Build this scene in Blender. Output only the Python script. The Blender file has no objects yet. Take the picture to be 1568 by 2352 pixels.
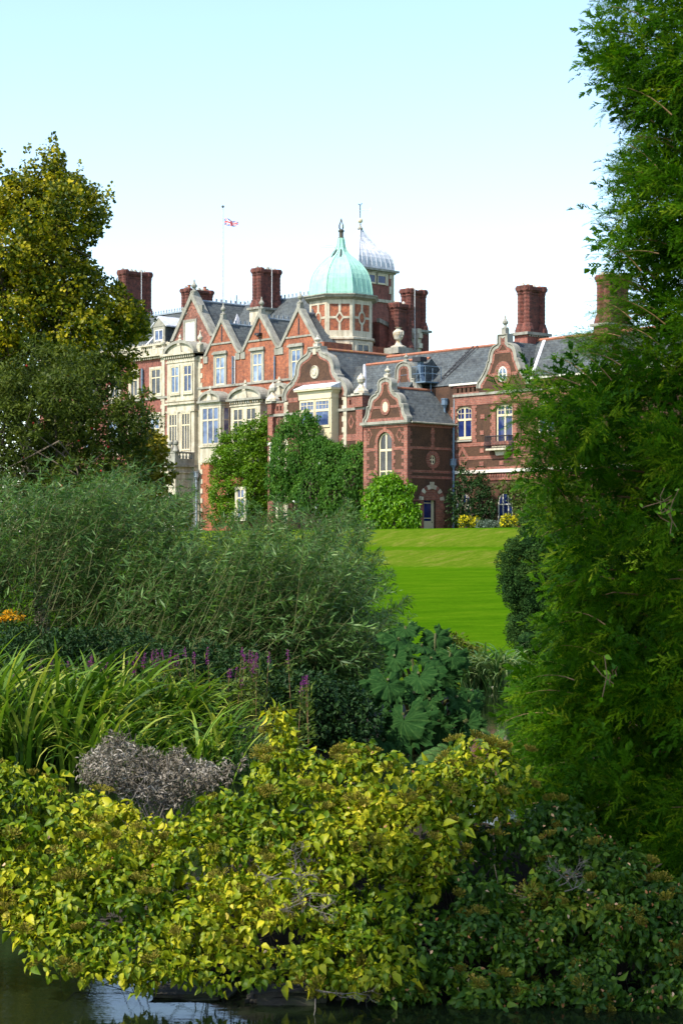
import bpy, bmesh, math, random
import numpy as np
from mathutils import Vector, Matrix

# ------------------------------------------------------------------ camera, sky, sun, exposure
SC = bpy.context.scene
COL = SC.collection
cam_d = bpy.data.cameras.new("camera")
cam = bpy.data.objects.new("camera", cam_d)
COL.objects.link(cam)
cam.location = (0, 0, 0)
cam.rotation_euler = (math.radians(90), 0, 0)
cam_d.sensor_fit = 'HORIZONTAL'
cam_d.sensor_width = 24.0
cam_d.lens = 4250.0 / 1568.0 * 24.0
cam_d.shift_y = (1255 - 1176) / 1568.0
cam_d.clip_start = 0.1
cam_d.clip_end = 6000
cam_d.dof.use_dof = True
cam_d.dof.focus_distance = 32.0
cam_d.dof.aperture_fstop = 9.0
SC.camera = cam

SUN_EL = 48.0
SUN_AZ = math.atan2(-0.80, -0.60)
W = bpy.data.worlds.new("World")
SC.world = W
W.use_nodes = True
wn = W.node_tree
bg = wn.nodes["Background"]
sky = wn.nodes.new("ShaderNodeTexSky")
sky.sky_type = 'NISHITA'
sky.sun_disc = False
sky.sun_elevation = math.radians(SUN_EL)
sky.sun_rotation = SUN_AZ
sky.air_density = 1.0
sky.dust_density = 0.8
sky.ozone_density = 1.0
wn.links.new(sky.outputs[0], bg.inputs[0])
bg.inputs[1].default_value = 0.15
sun_d = bpy.data.lights.new("sun", 'SUN')
sun_d.energy = 3.4
sun_d.angle = math.radians(0.6)
sun_d.color = (1.0, 0.93, 0.80)
sun = bpy.data.objects.new("sun", sun_d)
COL.objects.link(sun)
ce = math.cos(math.radians(SUN_EL))
sdir = Vector((math.sin(SUN_AZ) * ce, math.cos(SUN_AZ) * ce, math.sin(math.radians(SUN_EL))))
sun.rotation_euler = sdir.to_track_quat('Z', 'Y').to_euler()
SC.view_settings.view_transform = 'Standard'
SC.view_settings.look = 'None'
SC.view_settings.exposure = 1.2
SC.view_settings.gamma = 1.0

# ------------------------------------------------------------------ materials
MATS = {}
def newmat(name):
    m = bpy.data.materials.new(name)
    m.use_nodes = True
    MATS[name] = m
    return m, m.node_tree, m.node_tree.nodes["Principled BSDF"]

def nd(nt, kind, **kw):
    n = nt.nodes.new(kind)
    for k, v in kw.items():
        if k in n.inputs:
            n.inputs[k].default_value = v
        else:
            setattr(n, k, v)
    return n

def ramp(nt, fac, stops):
    r = nt.nodes.new("ShaderNodeValToRGB")
    e = r.color_ramp.elements
    while len(e) < len(stops):
        e.new(0.5)
    for el, (p, c) in zip(e, stops):
        el.position = p
        el.color = (c[0], c[1], c[2], 1)
    nt.links.new(fac, r.inputs[0])
    return r.outputs[0]

def mix(nt, fac, a, b, mode='MIX'):
    m = nt.nodes.new("ShaderNodeMix")
    m.data_type = 'RGBA'
    m.blend_type = mode
    for idx, val in ((0, fac), (6, a), (7, b)):
        if hasattr(val, 'is_linked'):
            nt.links.new(val, m.inputs[idx])
        elif idx == 0:
            m.inputs[0].default_value = val
        else:
            m.inputs[idx].default_value = (*val, 1)
    return m.outputs[2]

def noise(nt, scale, detail=4, vec=None, rough=0.6):
    n = nd(nt, "ShaderNodeTexNoise")
    n.inputs["Scale"].default_value = scale
    n.inputs["Detail"].default_value = detail
    n.inputs["Roughness"].default_value = rough
    if vec is None:
        vec = nt.nodes.new("ShaderNodeTexCoord").outputs["Object"]
    nt.links.new(vec, n.inputs["Vector"])
    return n.outputs[0]

def bump(nt, bsdf, h, strength=0.3, dist=0.02):
    b = nd(nt, "ShaderNodeBump")
    b.inputs["Strength"].default_value = strength
    b.inputs["Distance"].default_value = dist
    nt.links.new(h, b.inputs["Height"])
    nt.links.new(b.outputs[0], bsdf.inputs["Normal"])

def wallvec(nt):
    tc = nt.nodes.new("ShaderNodeTexCoord")
    sp = nt.nodes.new("ShaderNodeSeparateXYZ")
    nt.links.new(tc.outputs["Object"], sp.inputs[0])
    ad = nt.nodes.new("ShaderNodeMath")
    ad.operation = 'ADD'
    nt.links.new(sp.outputs[0], ad.inputs[0])
    nt.links.new(sp.outputs[1], ad.inputs[1])
    cb = nt.nodes.new("ShaderNodeCombineXYZ")
    nt.links.new(ad.outputs[0], cb.inputs[0])
    nt.links.new(sp.outputs[2], cb.inputs[1])
    return cb.outputs[0]

def brick_mat(name, c1, c2, mortar, bw=0.30, rh=0.10, stain=0.75, msize=0.012, dark=(0.06, 0.025, 0.02), dk=0.35):
    m, nt, b = newmat(name)
    v = wallvec(nt)
    bt = nd(nt, "ShaderNodeTexBrick")
    nt.links.new(v, bt.inputs["Vector"])
    bt.inputs["Scale"].default_value = 1.0
    bt.inputs["Color1"].default_value = (*c1, 1)
    bt.inputs["Color2"].default_value = (*c2, 1)
    bt.inputs["Mortar"].default_value = (*mortar, 1)
    bt.inputs["Mortar Size"].default_value = msize
    bt.inputs["Brick Width"].default_value = bw
    bt.inputs["Row Height"].default_value = rh
    bt.inputs["Bias"].default_value = 0.0
    n1 = noise(nt, 2.6, 6, v, 0.75)
    f = ramp(nt, n1, [(0.42, (0, 0, 0)), (0.62, (dk, dk, dk))])
    c = mix(nt, f, bt.outputs[0], dark)
    n2 = noise(nt, 0.5, 4)
    f2 = ramp(nt, n2, [(0.32, (0.55, 0.53, 0.53)), (0.52, (0.95, 0.94, 0.93)), (0.72, (1.22, 1.2, 1.16))])
    c = mix(nt, stain, c, f2, 'MULTIPLY')
    c = streaks(nt, c, 0.6)
    nt.links.new(c, b.inputs["Base Color"])
    b.inputs["Roughness"].default_value = 0.9
    bump(nt, b, bt.outputs[1], 0.4, 0.01)
    return m

def streaks(nt, c, amount):
    tc = nt.nodes.new("ShaderNodeTexCoord")
    mp = nt.nodes.new("ShaderNodeMapping")
    mp.inputs["Scale"].default_value = (2.6, 2.6, 0.28)
    nt.links.new(tc.outputs["Object"], mp.inputs[0])
    n = noise(nt, 1.0, 6, mp.outputs[0], 0.7)
    f = ramp(nt, n, [(0.34, (0.52, 0.51, 0.47)), (0.54, (1.0, 1.0, 1.0)), (0.75, (1.12, 1.12, 1.1))])
    return mix(nt, amount, c, f, 'MULTIPLY')

def noisy_mat(name, c1, c2, scale=3.0, rough=0.8, bstr=0.2, bdist=0.02, c3=None, s3=0.6, spec=0.4, metal=0.0, detail=6, streak=0.0):
    m, nt, b = newmat(name)
    n = noise(nt, scale, detail, None, 0.7)
    c = ramp(nt, n, [(0.32, c1), (0.68, c2)])
    if c3:
        n3 = noise(nt, s3, 5, None, 0.7)
        f = ramp(nt, n3, [(0.5, (0, 0, 0)), (0.68, (0.8, 0.8, 0.8))])
        c = mix(nt, f, c, c3)
    if streak:
        c = streaks(nt, c, streak)
    nt.links.new(c, b.inputs["Base Color"])
    b.inputs["Roughness"].default_value = rough
    b.inputs["Specular IOR Level"].default_value = spec
    b.inputs["Metallic"].default_value = metal
    if bstr:
        bump(nt, b, n, bstr, bdist)
    return m

def leaf_mat(name, stops, rough=0.5, trans=0.3, spec=0.18, tboost=1.3):
    m, nt, b = newmat(name)
    at = nt.nodes.new("ShaderNodeAttribute")
    at.attribute_name = "rnd"
    c = ramp(nt, at.outputs["Fac"], stops)
    nt.links.new(c, b.inputs["Base Color"])
    b.inputs["Roughness"].default_value = rough
    b.inputs["Specular IOR Level"].default_value = spec
    tr = nt.nodes.new("ShaderNodeBsdfTranslucent")
    bc = mix(nt, 1.0, c, (tboost * 1.1, tboost * 1.15, tboost * 0.5), 'MULTIPLY')
    nt.links.new(bc, tr.inputs[0])
    mx = nt.nodes.new("ShaderNodeMixShader")
    mx.inputs[0].default_value = trans
    nt.links.new(b.outputs[0], mx.inputs[1])
    nt.links.new(tr.outputs[0], mx.inputs[2])
    nt.links.new(mx.outputs[0], nt.nodes["Material Output"].inputs[0])
    return m

brick_mat("brick_orange", (0.43, 0.110, 0.036), (0.32, 0.068, 0.026), (0.32, 0.19, 0.12), dk=0.75, dark=(0.11, 0.04, 0.03))
brick_mat("brick_red", (0.30, 0.075, 0.05), (0.22, 0.055, 0.04), (0.26, 0.15, 0.12), dk=0.6)
brick_mat("brick_mottled", (0.34, 0.12, 0.08), (0.15, 0.05, 0.035), (0.30, 0.2, 0.15), bw=0.42, rh=0.16, dk=0.7)
brick_mat("brick_pink", (0.34, 0.105, 0.068), (0.22, 0.066, 0.044), (0.28, 0.17, 0.13), dk=0.45, rh=0.15, bw=0.4, msize=0.02)
brick_mat("brick_chimney", (0.19, 0.042, 0.028), (0.13, 0.03, 0.022), (0.14, 0.07, 0.05), dk=0.75, dark=(0.03, 0.016, 0.014))
brick_mat("slate", (0.060, 0.075, 0.085), (0.036, 0.046, 0.053), (0.02, 0.024, 0.027), bw=0.45, rh=0.24, dk=0.7, dark=(0.10, 0.115, 0.115), msize=0.02)
def slate_lichen():
    m = brick_mat("slate_lichen", (0.060, 0.075, 0.085), (0.036, 0.046, 0.053), (0.02, 0.024, 0.027), bw=0.45, rh=0.24, dk=0.7, dark=(0.10, 0.115, 0.115), msize=0.02)
    nt = m.node_tree
    b = nt.nodes["Principled BSDF"]
    src = b.inputs["Base Color"].links[0].from_socket
    f = ramp(nt, noise(nt, 1.9, 3), [(0.66, (0, 0, 0)), (0.70, (0.8, 0.8, 0.8))])
    nt.links.new(mix(nt, f, src, (0.30, 0.16, 0.03)), b.inputs["Base Color"])
slate_lichen()
noisy_mat("carrstone", (0.040, 0.020, 0.012), (0.10, 0.050, 0.028), 7.0, 0.95, 0.5, 0.03, c3=(0.028, 0.016, 0.011), s3=0.7)
noisy_mat("stone_cream", (0.43, 0.38, 0.285), (0.54, 0.495, 0.39), 1.6, 0.85, 0.1, c3=(0.30, 0.26, 0.19), s3=0.7, streak=0.85)
noisy_mat("stone_grey", (0.20, 0.195, 0.17), (0.36, 0.345, 0.29), 2.4, 0.9, 0.3, c3=(0.15, 0.145, 0.12), s3=1.2, streak=0.8)
noisy_mat("stone_mottled", (0.34, 0.32, 0.27), (0.50, 0.47, 0.40), 2.0, 0.9, 0.3, c3=(0.36, 0.20, 0.03), s3=2.6)
noisy_mat("paint_cream", (0.55, 0.46, 0.30), (0.60, 0.52, 0.35), 2.0, 0.5, 0.0)
noisy_mat("paint_white", (0.60, 0.57, 0.49), (0.66, 0.63, 0.55), 2.0, 0.5, 0.0)
noisy_mat("lead", (0.46, 0.48, 0.53), (0.62, 0.63, 0.67), 2.2, 0.8, 0.1, c3=(0.30, 0.33, 0.40), s3=1.3, streak=0.5)
noisy_mat("lead_dark", (0.16, 0.2, 0.24), (0.26, 0.3, 0.34), 3, 0.6, 0.1)
noisy_mat("verdigris", (0.27, 0.50, 0.41), (0.34, 0.57, 0.475), 1.3, 0.9, 0.05, c3=(0.24, 0.46, 0.38), s3=0.9, spec=0.15, streak=0.4)
noisy_mat("bronze_dark", (0.035, 0.03, 0.022), (0.09, 0.075, 0.05), 6, 0.6, 0.2)
noisy_mat("pipe_blue", (0.085, 0.13, 0.19), (0.12, 0.18, 0.25), 4, 0.5, 0.0)
noisy_mat("iron_black", (0.012, 0.012, 0.016), (0.03, 0.026, 0.03), 8, 0.5, 0.0)
noisy_mat("ridge_tile", (0.26, 0.10, 0.06), (0.36, 0.14, 0.08), 3, 0.9, 0.3, c3=(0.16, 0.08, 0.06), s3=1.4)
noisy_mat("ridge_lichen", (0.26, 0.10, 0.06), (0.36, 0.14, 0.08), 3, 0.9, 0.3, c3=(0.42, 0.20, 0.03), s3=1.7)
noisy_mat("metal_pale", (0.6, 0.62, 0.64), (0.7, 0.7, 0.7), 4, 0.4, 0.0)
noisy_mat("bark", (0.06, 0.045, 0.03), (0.14, 0.11, 0.08), 12, 0.95, 0.6)
noisy_mat("bark_pale", (0.08, 0.068, 0.055), (0.17, 0.15, 0.13), 14, 0.95, 0.5)
noisy_mat("stem_green", (0.035, 0.042, 0.006), (0.075, 0.075, 0.014), 8, 0.7, 0.0)
noisy_mat("stem_red", (0.11, 0.06, 0.025), (0.17, 0.10, 0.04), 8, 0.7, 0.0)
noisy_mat("soil", (0.010, 0.008, 0.005), (0.024, 0.018, 0.011), 6, 1.0, 0.6)
noisy_mat("boulder_stone", (0.014, 0.012, 0.009), (0.045, 0.038, 0.028), 5, 0.95, 0.6, 0.05, c3=(0.03, 0.045, 0.012), s3=3)
noisy_mat("gravel", (0.35, 0.31, 0.25), (0.5, 0.46, 0.38), 9, 1.0, 0.5)

def glass_mat(name, c1, c2, rough=0.06):
    m, nt, b = newmat(name)
    n = noise(nt, 0.8, 2)
    c = ramp(nt, n, [(0.4, c1), (0.6, c2)])
    nt.links.new(c, b.inputs["Base Color"])
    b.inputs["Roughness"].default_value = rough
    b.inputs["Specular IOR Level"].default_value = 0.55
    return m
glass_mat("glass_sky", (0.05, 0.09, 0.19), (0.22, 0.29, 0.40))
glass_mat("glass_blue", (0.018, 0.034, 0.10), (0.10, 0.145, 0.26))
glass_mat("glass_navy", (0.007, 0.014, 0.07), (0.016, 0.03, 0.12))
glass_mat("glass_dark", (0.012, 0.014, 0.022), (0.05, 0.05, 0.06))
glass_mat("glass_pale", (0.42, 0.50, 0.58), (0.60, 0.66, 0.68))

def lawn_mat():
    m, nt, b = newmat("lawn_grass")
    tc = nt.nodes.new("ShaderNodeTexCoord")
    mp = nt.nodes.new("ShaderNodeMapping")
    mp.inputs["Rotation"].default_value = (0, 0, math.radians(20))
    mp.inputs["Scale"].default_value = (0.55, 0.8, 1.0)
    nt.links.new(tc.outputs["Object"], mp.inputs[0])
    n1 = noise(nt, 0.5, 7, mp.outputs[0], 0.75)
    c = ramp(nt, n1, [(0.30, (0.036, 0.100, 0.0022)), (0.5, (0.052, 0.126, 0.0028)), (0.72, (0.080, 0.152, 0.005))])
    # drier, yellower turf on the steep banks of the terrace
    geo = nt.nodes.new("ShaderNodeNewGeometry")
    sp = nt.nodes.new("ShaderNodeSeparateXYZ")
    nt.links.new(geo.outputs["Normal"], sp.inputs[0])
    mr = nd(nt, "ShaderNodeMapRange")
    nt.links.new(sp.outputs[2], mr.inputs[0])
    mr.inputs[1].default_value = 0.993
    mr.inputs[2].default_value = 0.975
    n2 = noise(nt, 1.0, 7, mp.outputs[0], 0.8)
    dry = ramp(nt, n2, [(0.32, (0.048, 0.100, 0.004)), (0.52, (0.080, 0.126, 0.009)), (0.72, (0.150, 0.145, 0.032))])
    c = mix(nt, mr.outputs[0], c, dry)
    n3 = noise(nt, 5, 7, mp.outputs[0], 0.8)
    f3 = ramp(nt, n3, [(0.3, (0.78, 0.80, 0.75)), (0.7, (1.16, 1.14, 1.1))])
    c = mix(nt, 1.0, c, f3, 'MULTIPLY')
    nt.links.new(c, b.inputs["Base Color"])
    b.inputs["Roughness"].default_value = 1.0
    b.inputs["Specular IOR Level"].default_value = 0.0
    bump(nt, b, n3, 0.9, 0.12)
    return m
lawn_mat()

def water_mat():
    m, nt, b = newmat("pond_water")
    b.inputs["Base Color"].default_value = (0.006, 0.010, 0.004, 1)
    b.inputs["Roughness"].default_value = 0.03
    b.inputs["IOR"].default_value = 1.33
    tc = nt.nodes.new("ShaderNodeTexCoord")
    mp = nt.nodes.new("ShaderNodeMapping")
    mp.inputs["Scale"].default_value = (1, 2.2, 1)
    nt.links.new(tc.outputs["Object"], mp.inputs[0])
    n = noise(nt, 5.0, 3, mp.outputs[0])
    bump(nt, b, n, 0.06, 0.02)
    return m
water_mat()

L = leaf_mat
L("leaf_lime", [(0, (0.010, 0.026, 0.002)), (0.30, (0.042, 0.070, 0.003)), (0.58, (0.150, 0.155, 0.005)), (0.88, (0.40, 0.33, 0.012))], trans=0.3)
L("leaf_berry", [(0, (0.018, 0.032, 0.004)), (0.5, (0.045, 0.066, 0.008)), (0.85, (0.090, 0.115, 0.016)), (1, (0.18, 0.19, 0.035))], trans=0.25, spec=0.08)
L("leaf_goldbush", [(0, (0.06, 0.065, 0.004)), (0.6, (0.15, 0.13, 0.008)), (1, (0.30, 0.24, 0.015))])
L("leaf_willow", [(0, (0.016, 0.050, 0.010)), (0.4, (0.046, 0.105, 0.022)), (0.75, (0.100, 0.190, 0.045)), (0.93, (0.22, 0.31, 0.12)), (1, (0.26, 0.32, 0.03))], trans=0.3, spec=0.25)
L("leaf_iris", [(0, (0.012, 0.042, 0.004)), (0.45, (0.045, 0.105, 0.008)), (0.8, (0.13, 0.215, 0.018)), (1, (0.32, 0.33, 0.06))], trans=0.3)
L("leaf_reed", [(0, (0.02, 0.065, 0.014)), (0.5, (0.06, 0.13, 0.035)), (1, (0.24, 0.29, 0.12))], trans=0.25)
L("leaf_hydrangea", [(0, (0.026, 0.070, 0.003)), (0.33, (0.082, 0.142, 0.004)), (0.62, (0.21, 0.245, 0.007)), (0.92, (0.46, 0.415, 0.02)), (1, (0.58, 0.43, 0.10))], trans=0.28, rough=0.45)
L("leaf_hydrangea_shaded", [(0, (0.014, 0.046, 0.005)), (0.5, (0.038, 0.092, 0.008)), (0.82, (0.095, 0.160, 0.010)), (1, (0.25, 0.27, 0.02))], trans=0.25, rough=0.45)  # same hydrangea leaf with shade put into a darker, greener colour
L("seed_head", [(0, (0.085, 0.085, 0.006)), (0.6, (0.15, 0.135, 0.010)), (1, (0.23, 0.17, 0.03))], trans=0.1, rough=0.8)
L("floret_orange", [(0, (0.20, 0.07, 0.025)), (0.6, (0.42, 0.20, 0.09)), (1, (0.62, 0.42, 0.26))], trans=0.2, rough=0.8)
L("leaf_grey", [(0, (0.045, 0.037, 0.025)), (0.5, (0.15, 0.128, 0.098)), (1, (0.42, 0.38, 0.33))], trans=0.1, rough=0.8)
L("leaf_gunnera", [(0, (0.006, 0.027, 0.006)), (0.5, (0.012, 0.040, 0.010)), (1, (0.034, 0.076, 0.020))], trans=0.08, rough=0.8, spec=0.04)
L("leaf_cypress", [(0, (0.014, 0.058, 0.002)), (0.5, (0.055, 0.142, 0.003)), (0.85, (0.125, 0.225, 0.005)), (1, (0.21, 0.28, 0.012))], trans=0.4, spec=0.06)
L("leaf_roundconifer", [(0, (0.010, 0.034, 0.008)), (0.6, (0.024, 0.062, 0.012)), (1, (0.065, 0.115, 0.020))], trans=0.1, rough=0.8, spec=0.08)
L("leaf_magnolia", [(0, (0.035, 0.085, 0.004)), (0.5, (0.075, 0.16, 0.005)), (1, (0.16, 0.26, 0.010))], trans=0.3)
L("leaf_wisteria", [(0, (0.020, 0.065, 0.008)), (0.6, (0.045, 0.120, 0.014)), (1, (0.11, 0.21, 0.025))], trans=0.3, spec=0.08)
L("leaf_bright", [(0, (0.035, 0.10, 0.004)), (0.5, (0.08, 0.20, 0.005)), (1, (0.21, 0.36, 0.015))], trans=0.3, rough=0.35)
def pucker():
    m = MATS["leaf_gunnera"]
    nt = m.node_tree
    b = nt.nodes["Principled BSDF"]
    tc = nt.nodes.new("ShaderNodeTexCoord")
    v = nd(nt, "ShaderNodeTexVoronoi")
    v.inputs["Scale"].default_value = 16
    nt.links.new(tc.outputs["Object"], v.inputs["Vector"])
    n = noise(nt, 9, 6, None, 0.75)
    mul = nt.nodes.new("ShaderNodeMath")
    mul.operation = 'ADD'
    nt.links.new(v.outputs["Distance"], mul.inputs[0])
    nt.links.new(n, mul.inputs[1])
    bump(nt, b, mul.outputs[0], 0.5, 0.02)
    src = b.inputs["Base Color"].links[0].from_socket
    f = ramp(nt, n, [(0.3, (0.75, 0.78, 0.7)), (0.7, (1.3, 1.25, 1.1))])
    nt.links.new(mix(nt, 1.0, src, f, 'MULTIPLY'), b.inputs["Base Color"])
pucker()
L("leaf_dark", [(0, (0.007, 0.022, 0.006)), (0.6, (0.016, 0.042, 0.010)), (1, (0.042, 0.080, 0.020))], trans=0.12, spec=0.1)
L("leaf_creeper", [(0, (0.03, 0.055, 0.008)), (0.6, (0.06, 0.10, 0.012)), (1, (0.12, 0.15, 0.02))], trans=0.2)
L("leaf_fern", [(0, (0.03, 0.08, 0.015)), (0.6, (0.06, 0.13, 0.03)), (1, (0.10, 0.17, 0.04))], trans=0.3)
L("leaf_ochre", [(0, (0.030, 0.050, 0.004)), (0.6, (0.070, 0.090, 0.006)), (1, (0.14, 0.125, 0.012))], trans=0.2)
L("leaf_lavender", [(0, (0.06, 0.09, 0.07)), (1, (0.14, 0.19, 0.14))], trans=0.2)
L("flower_purple", [(0, (0.07, 0.008, 0.07)), (1, (0.20, 0.02, 0.19))], trans=0.2, rough=0.8)
L("flower_yellow", [(0, (0.42, 0.36, 0.005)), (1, (0.75, 0.62, 0.01))], trans=0.2, rough=0.8)
L("flower_orange", [(0, (0.45, 0.20, 0.005)), (1, (0.7, 0.36, 0.01))], trans=0.2, rough=0.8)
L("flower_white", [(0, (0.7, 0.7, 0.66)), (1, (0.85, 0.85, 0.8))], trans=0.2, rough=0.8)
L("berry_red", [(0, (0.26, 0.012, 0.012)), (1, (0.42, 0.03, 0.02))], trans=0.05, rough=0.4)

# ------------------------------------------------------------------ object helpers
def link(o, parent=None):
    COL.objects.link(o)
    if parent is not None:
        o.parent = parent
    return o

def tag(o, label, cat, group=None, kind=None):
    o['label'] = label
    o['category'] = cat
    if group:
        o['group'] = group
    if kind:
        o['kind'] = kind
    return o

def thing(name, label, cat, loc, rz=0.0, group=None):
    o = bpy.data.objects.new(name, None)
    o.empty_display_size = 0.3
    COL.objects.link(o)
    o.location = loc
    o.rotation_euler = (0, 0, rz)
    return tag(o, label, cat, group)

class MB:
    """collects polygons; T maps (a, d, z) to object coordinates"""
    def __init__(self, T=None):
        self.v, self.f, self.m = [], [], []
        self.T = T
        self.mi = 0
    def pt(self, p):
        if self.T:
            p = self.T(*p)
        self.v.append((float(p[0]), float(p[1]), float(p[2])))
        return len(self.v) - 1
    def face(self, idx):
        self.f.append(tuple(idx))
        self.m.append(self.mi)
    def poly(self, pts):
        self.face([self.pt(p) for p in pts])
    def box(self, x0, x1, y0, y1, z0, z1):
        i = [self.pt(p) for p in ((x0, y0, z0), (x1, y0, z0), (x1, y1, z0), (x0, y1, z0),
                                  (x0, y0, z1), (x1, y0, z1), (x1, y1, z1), (x0, y1, z1))]
        for q in ((0, 3, 2, 1), (4, 5, 6, 7), (0, 1, 5, 4), (1, 2, 6, 5), (2, 3, 7, 6), (3, 0, 4, 7)):
            self.face([i[k] for k in q])
    def prism(self, pts, d0, d1, axis='y'):
        """outline pts (two coordinates) extruded between d0 and d1 along axis"""
        def P(p, d):
            if axis == 'y':
                return (p[0], d, p[1])
            if axis == 'x':
                return (d, p[0], p[1])
            return (p[0], p[1], d)
        a = [self.pt(P(p, d0)) for p in pts]
        b = [self.pt(P(p, d1)) for p in pts]
        n = len(pts)
        self.face(a)
        self.face(b[::-1])
        for i in range(n):
            j = (i + 1) % n
            self.face((a[i], b[i], b[j], a[j]))
    def strip(self, pts, w, y0, y1, inset=0.0):
        """a band of width w following the open outline pts in the xz plane, extruded y0..y1; the band lies inside (below) the outline"""
        n = len(pts)
        outer, inner = [], []
        for i in range(n):
            p0 = Vector(pts[max(i - 1, 0)])
            p1 = Vector(pts[min(i + 1, n - 1)])
            d = (p1 - p0)
            d = d.normalized() if d.length > 1e-6 else Vector((1, 0))
            nn = Vector((d[1], -d[0]))
            c = Vector(pts[i])
            outer.append(c + nn * inset)
            inner.append(c + nn * (inset + w))
        for i in range(n - 1):
            q = [outer[i], outer[i + 1], inner[i + 1], inner[i]]
            self.prism([(p[0], p[1]) for p in q], y0, y1, 'y')
    def lathe(self, prof, cx, cy, n=12, rot=0.0, cap=True):
        rings = []
        for r, z in prof:
            rings.append([self.pt((cx + r * math.sin(rot + 2 * math.pi * k / n), cy - r * math.cos(rot + 2 * math.pi * k / n), z)) for k in range(n)])
        for a, b in zip(rings[:-1], rings[1:]):
            for k in range(n):
                j = (k + 1) % n
                self.face((a[k], a[j], b[j], b[k]))
        if cap:
            self.face(rings[0][::-1])
            self.face(rings[-1])
    def tube(self, path, r0, r1=None, n=6):
        r1 = r0 if r1 is None else r1
        rings = []
        N = len(path)
        for i, p in enumerate(path):
            p = Vector(p)
            d = Vector(path[min(i + 1, N - 1)]) - Vector(path[max(i - 1, 0)])
            d.normalize()
            ref = Vector((0, 0, 1)) if abs(d.z) < 0.9 else Vector((1, 0, 0))
            a = d.cross(ref).normalized()
            b = d.cross(a)
            r = r0 + (r1 - r0) * i / max(N - 1, 1)
            rings.append([self.pt(p + a * (r * math.cos(2 * math.pi * k / n)) + b * (r * math.sin(2 * math.pi * k / n))) for k in range(n)])
        for a, b in zip(rings[:-1], rings[1:]):
            for k in range(n):
                j = (k + 1) % n
                self.face((a[k], a[j], b[j], b[k]))
        self.face(rings[0][::-1])
        self.face(rings[-1])
    def ball(self, c, r, n=8, sz=1.0):
        prof = [(max(r * math.sin(math.pi * i / n), 0.001), c[2] - r * sz * math.cos(math.pi * i / n)) for i in range(n + 1)]
        self.lathe(prof, c[0], c[1], n + 2)
    def build(self, name, mats, parent=None, smooth=False, recalc=True):
        me = bpy.data.meshes.new(name)
        me.from_pydata(self.v, [], self.f)
        if isinstance(mats, str):
            mats = [mats]
        for m in mats:
            me.materials.append(MATS[m])
        if len(mats) > 1:
            me.polygons.foreach_set("material_index", self.m)
        if recalc:
            bm = bmesh.new()
            bm.from_mesh(me)
            bmesh.ops.recalc_face_normals(bm, faces=bm.faces)
            bm.to_mesh(me)
            bm.free()
        if smooth:
            me.polygons.foreach_set("use_smooth", [True] * len(me.polygons))
        me.update()
        return link(bpy.data.objects.new(name, me), parent)

def carve(o, cutter):
    """cut the niches in MB cutter out of the wall o"""
    me = bpy.data.meshes.new("cutter")
    me.from_pydata(cutter.v, [], cutter.f)
    bm = bmesh.new()
    bm.from_mesh(me)
    bmesh.ops.recalc_face_normals(bm, faces=bm.faces)
    bm.to_mesh(me)
    bm.free()
    c = bpy.data.objects.new("cutter", me)
    COL.objects.link(c)
    c.parent = o.parent
    md = o.modifiers.new("cut", 'BOOLEAN')
    md.operation = 'DIFFERENCE'
    md.solver = 'EXACT'
    md.object = c
    bpy.context.view_layer.update()
    dg = bpy.context.evaluated_depsgraph_get()
    new = bpy.data.meshes.new_from_object(o.evaluated_get(dg))
    o.modifiers.clear()
    o.data = new
    bpy.data.objects.remove(c)
    return o

def arch_pts(x0, x1, z0, zs, rise, n=10):
    """rectangle with a curved head: spring height zs, rise above it"""
    c, h = (x0 + x1) / 2, (x1 - x0) / 2
    pts = [(x0, z0), (x1, z0)]
    for i in range(n + 1):
        a = math.pi * i / n
        pts.append((c + h * math.cos(a), zs + rise * math.sin(a)))
    return pts
# ------------------------------------------------------------------ the house: own axes x along the front, y inwards, z up
AL = math.radians(48)
CA, SA = math.cos(AL), math.sin(AL)
FS, CX, YH = 7025.6, 1296.0, 2075.0
HX, HY, HZ = 250 * 160 / FS, 160.0, 1.5
def hs(px, t):
    k = (px - CX) / FS
    return (k * HY - HX + t * (k * CA - SA)) / (CA + k * SA)
def hY(s, t):
    return HY - s * SA + t * CA
def hz(px, py, t):
    return (YH - py) * hY(hs(px, t), t) / FS - HZ
def ht(px, s):
    k = (px - CX) / FS
    return (k * HY - HX - s * (CA + k * SA)) / (SA - k * CA)
def hzs(px, py, s):
    return (YH - py) * hY(s, ht(px, s)) / FS - HZ

house = thing("country_house", "large red brick country house with stone gables, green dome and tall chimneys", "country house", (HX, HY, HZ), -AL)

def TF(t0):
    return lambda a, d, z: (a, t0 + d, z)
def TS(s0):
    return lambda a, d, z: (s0 - d, a, z)

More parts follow.
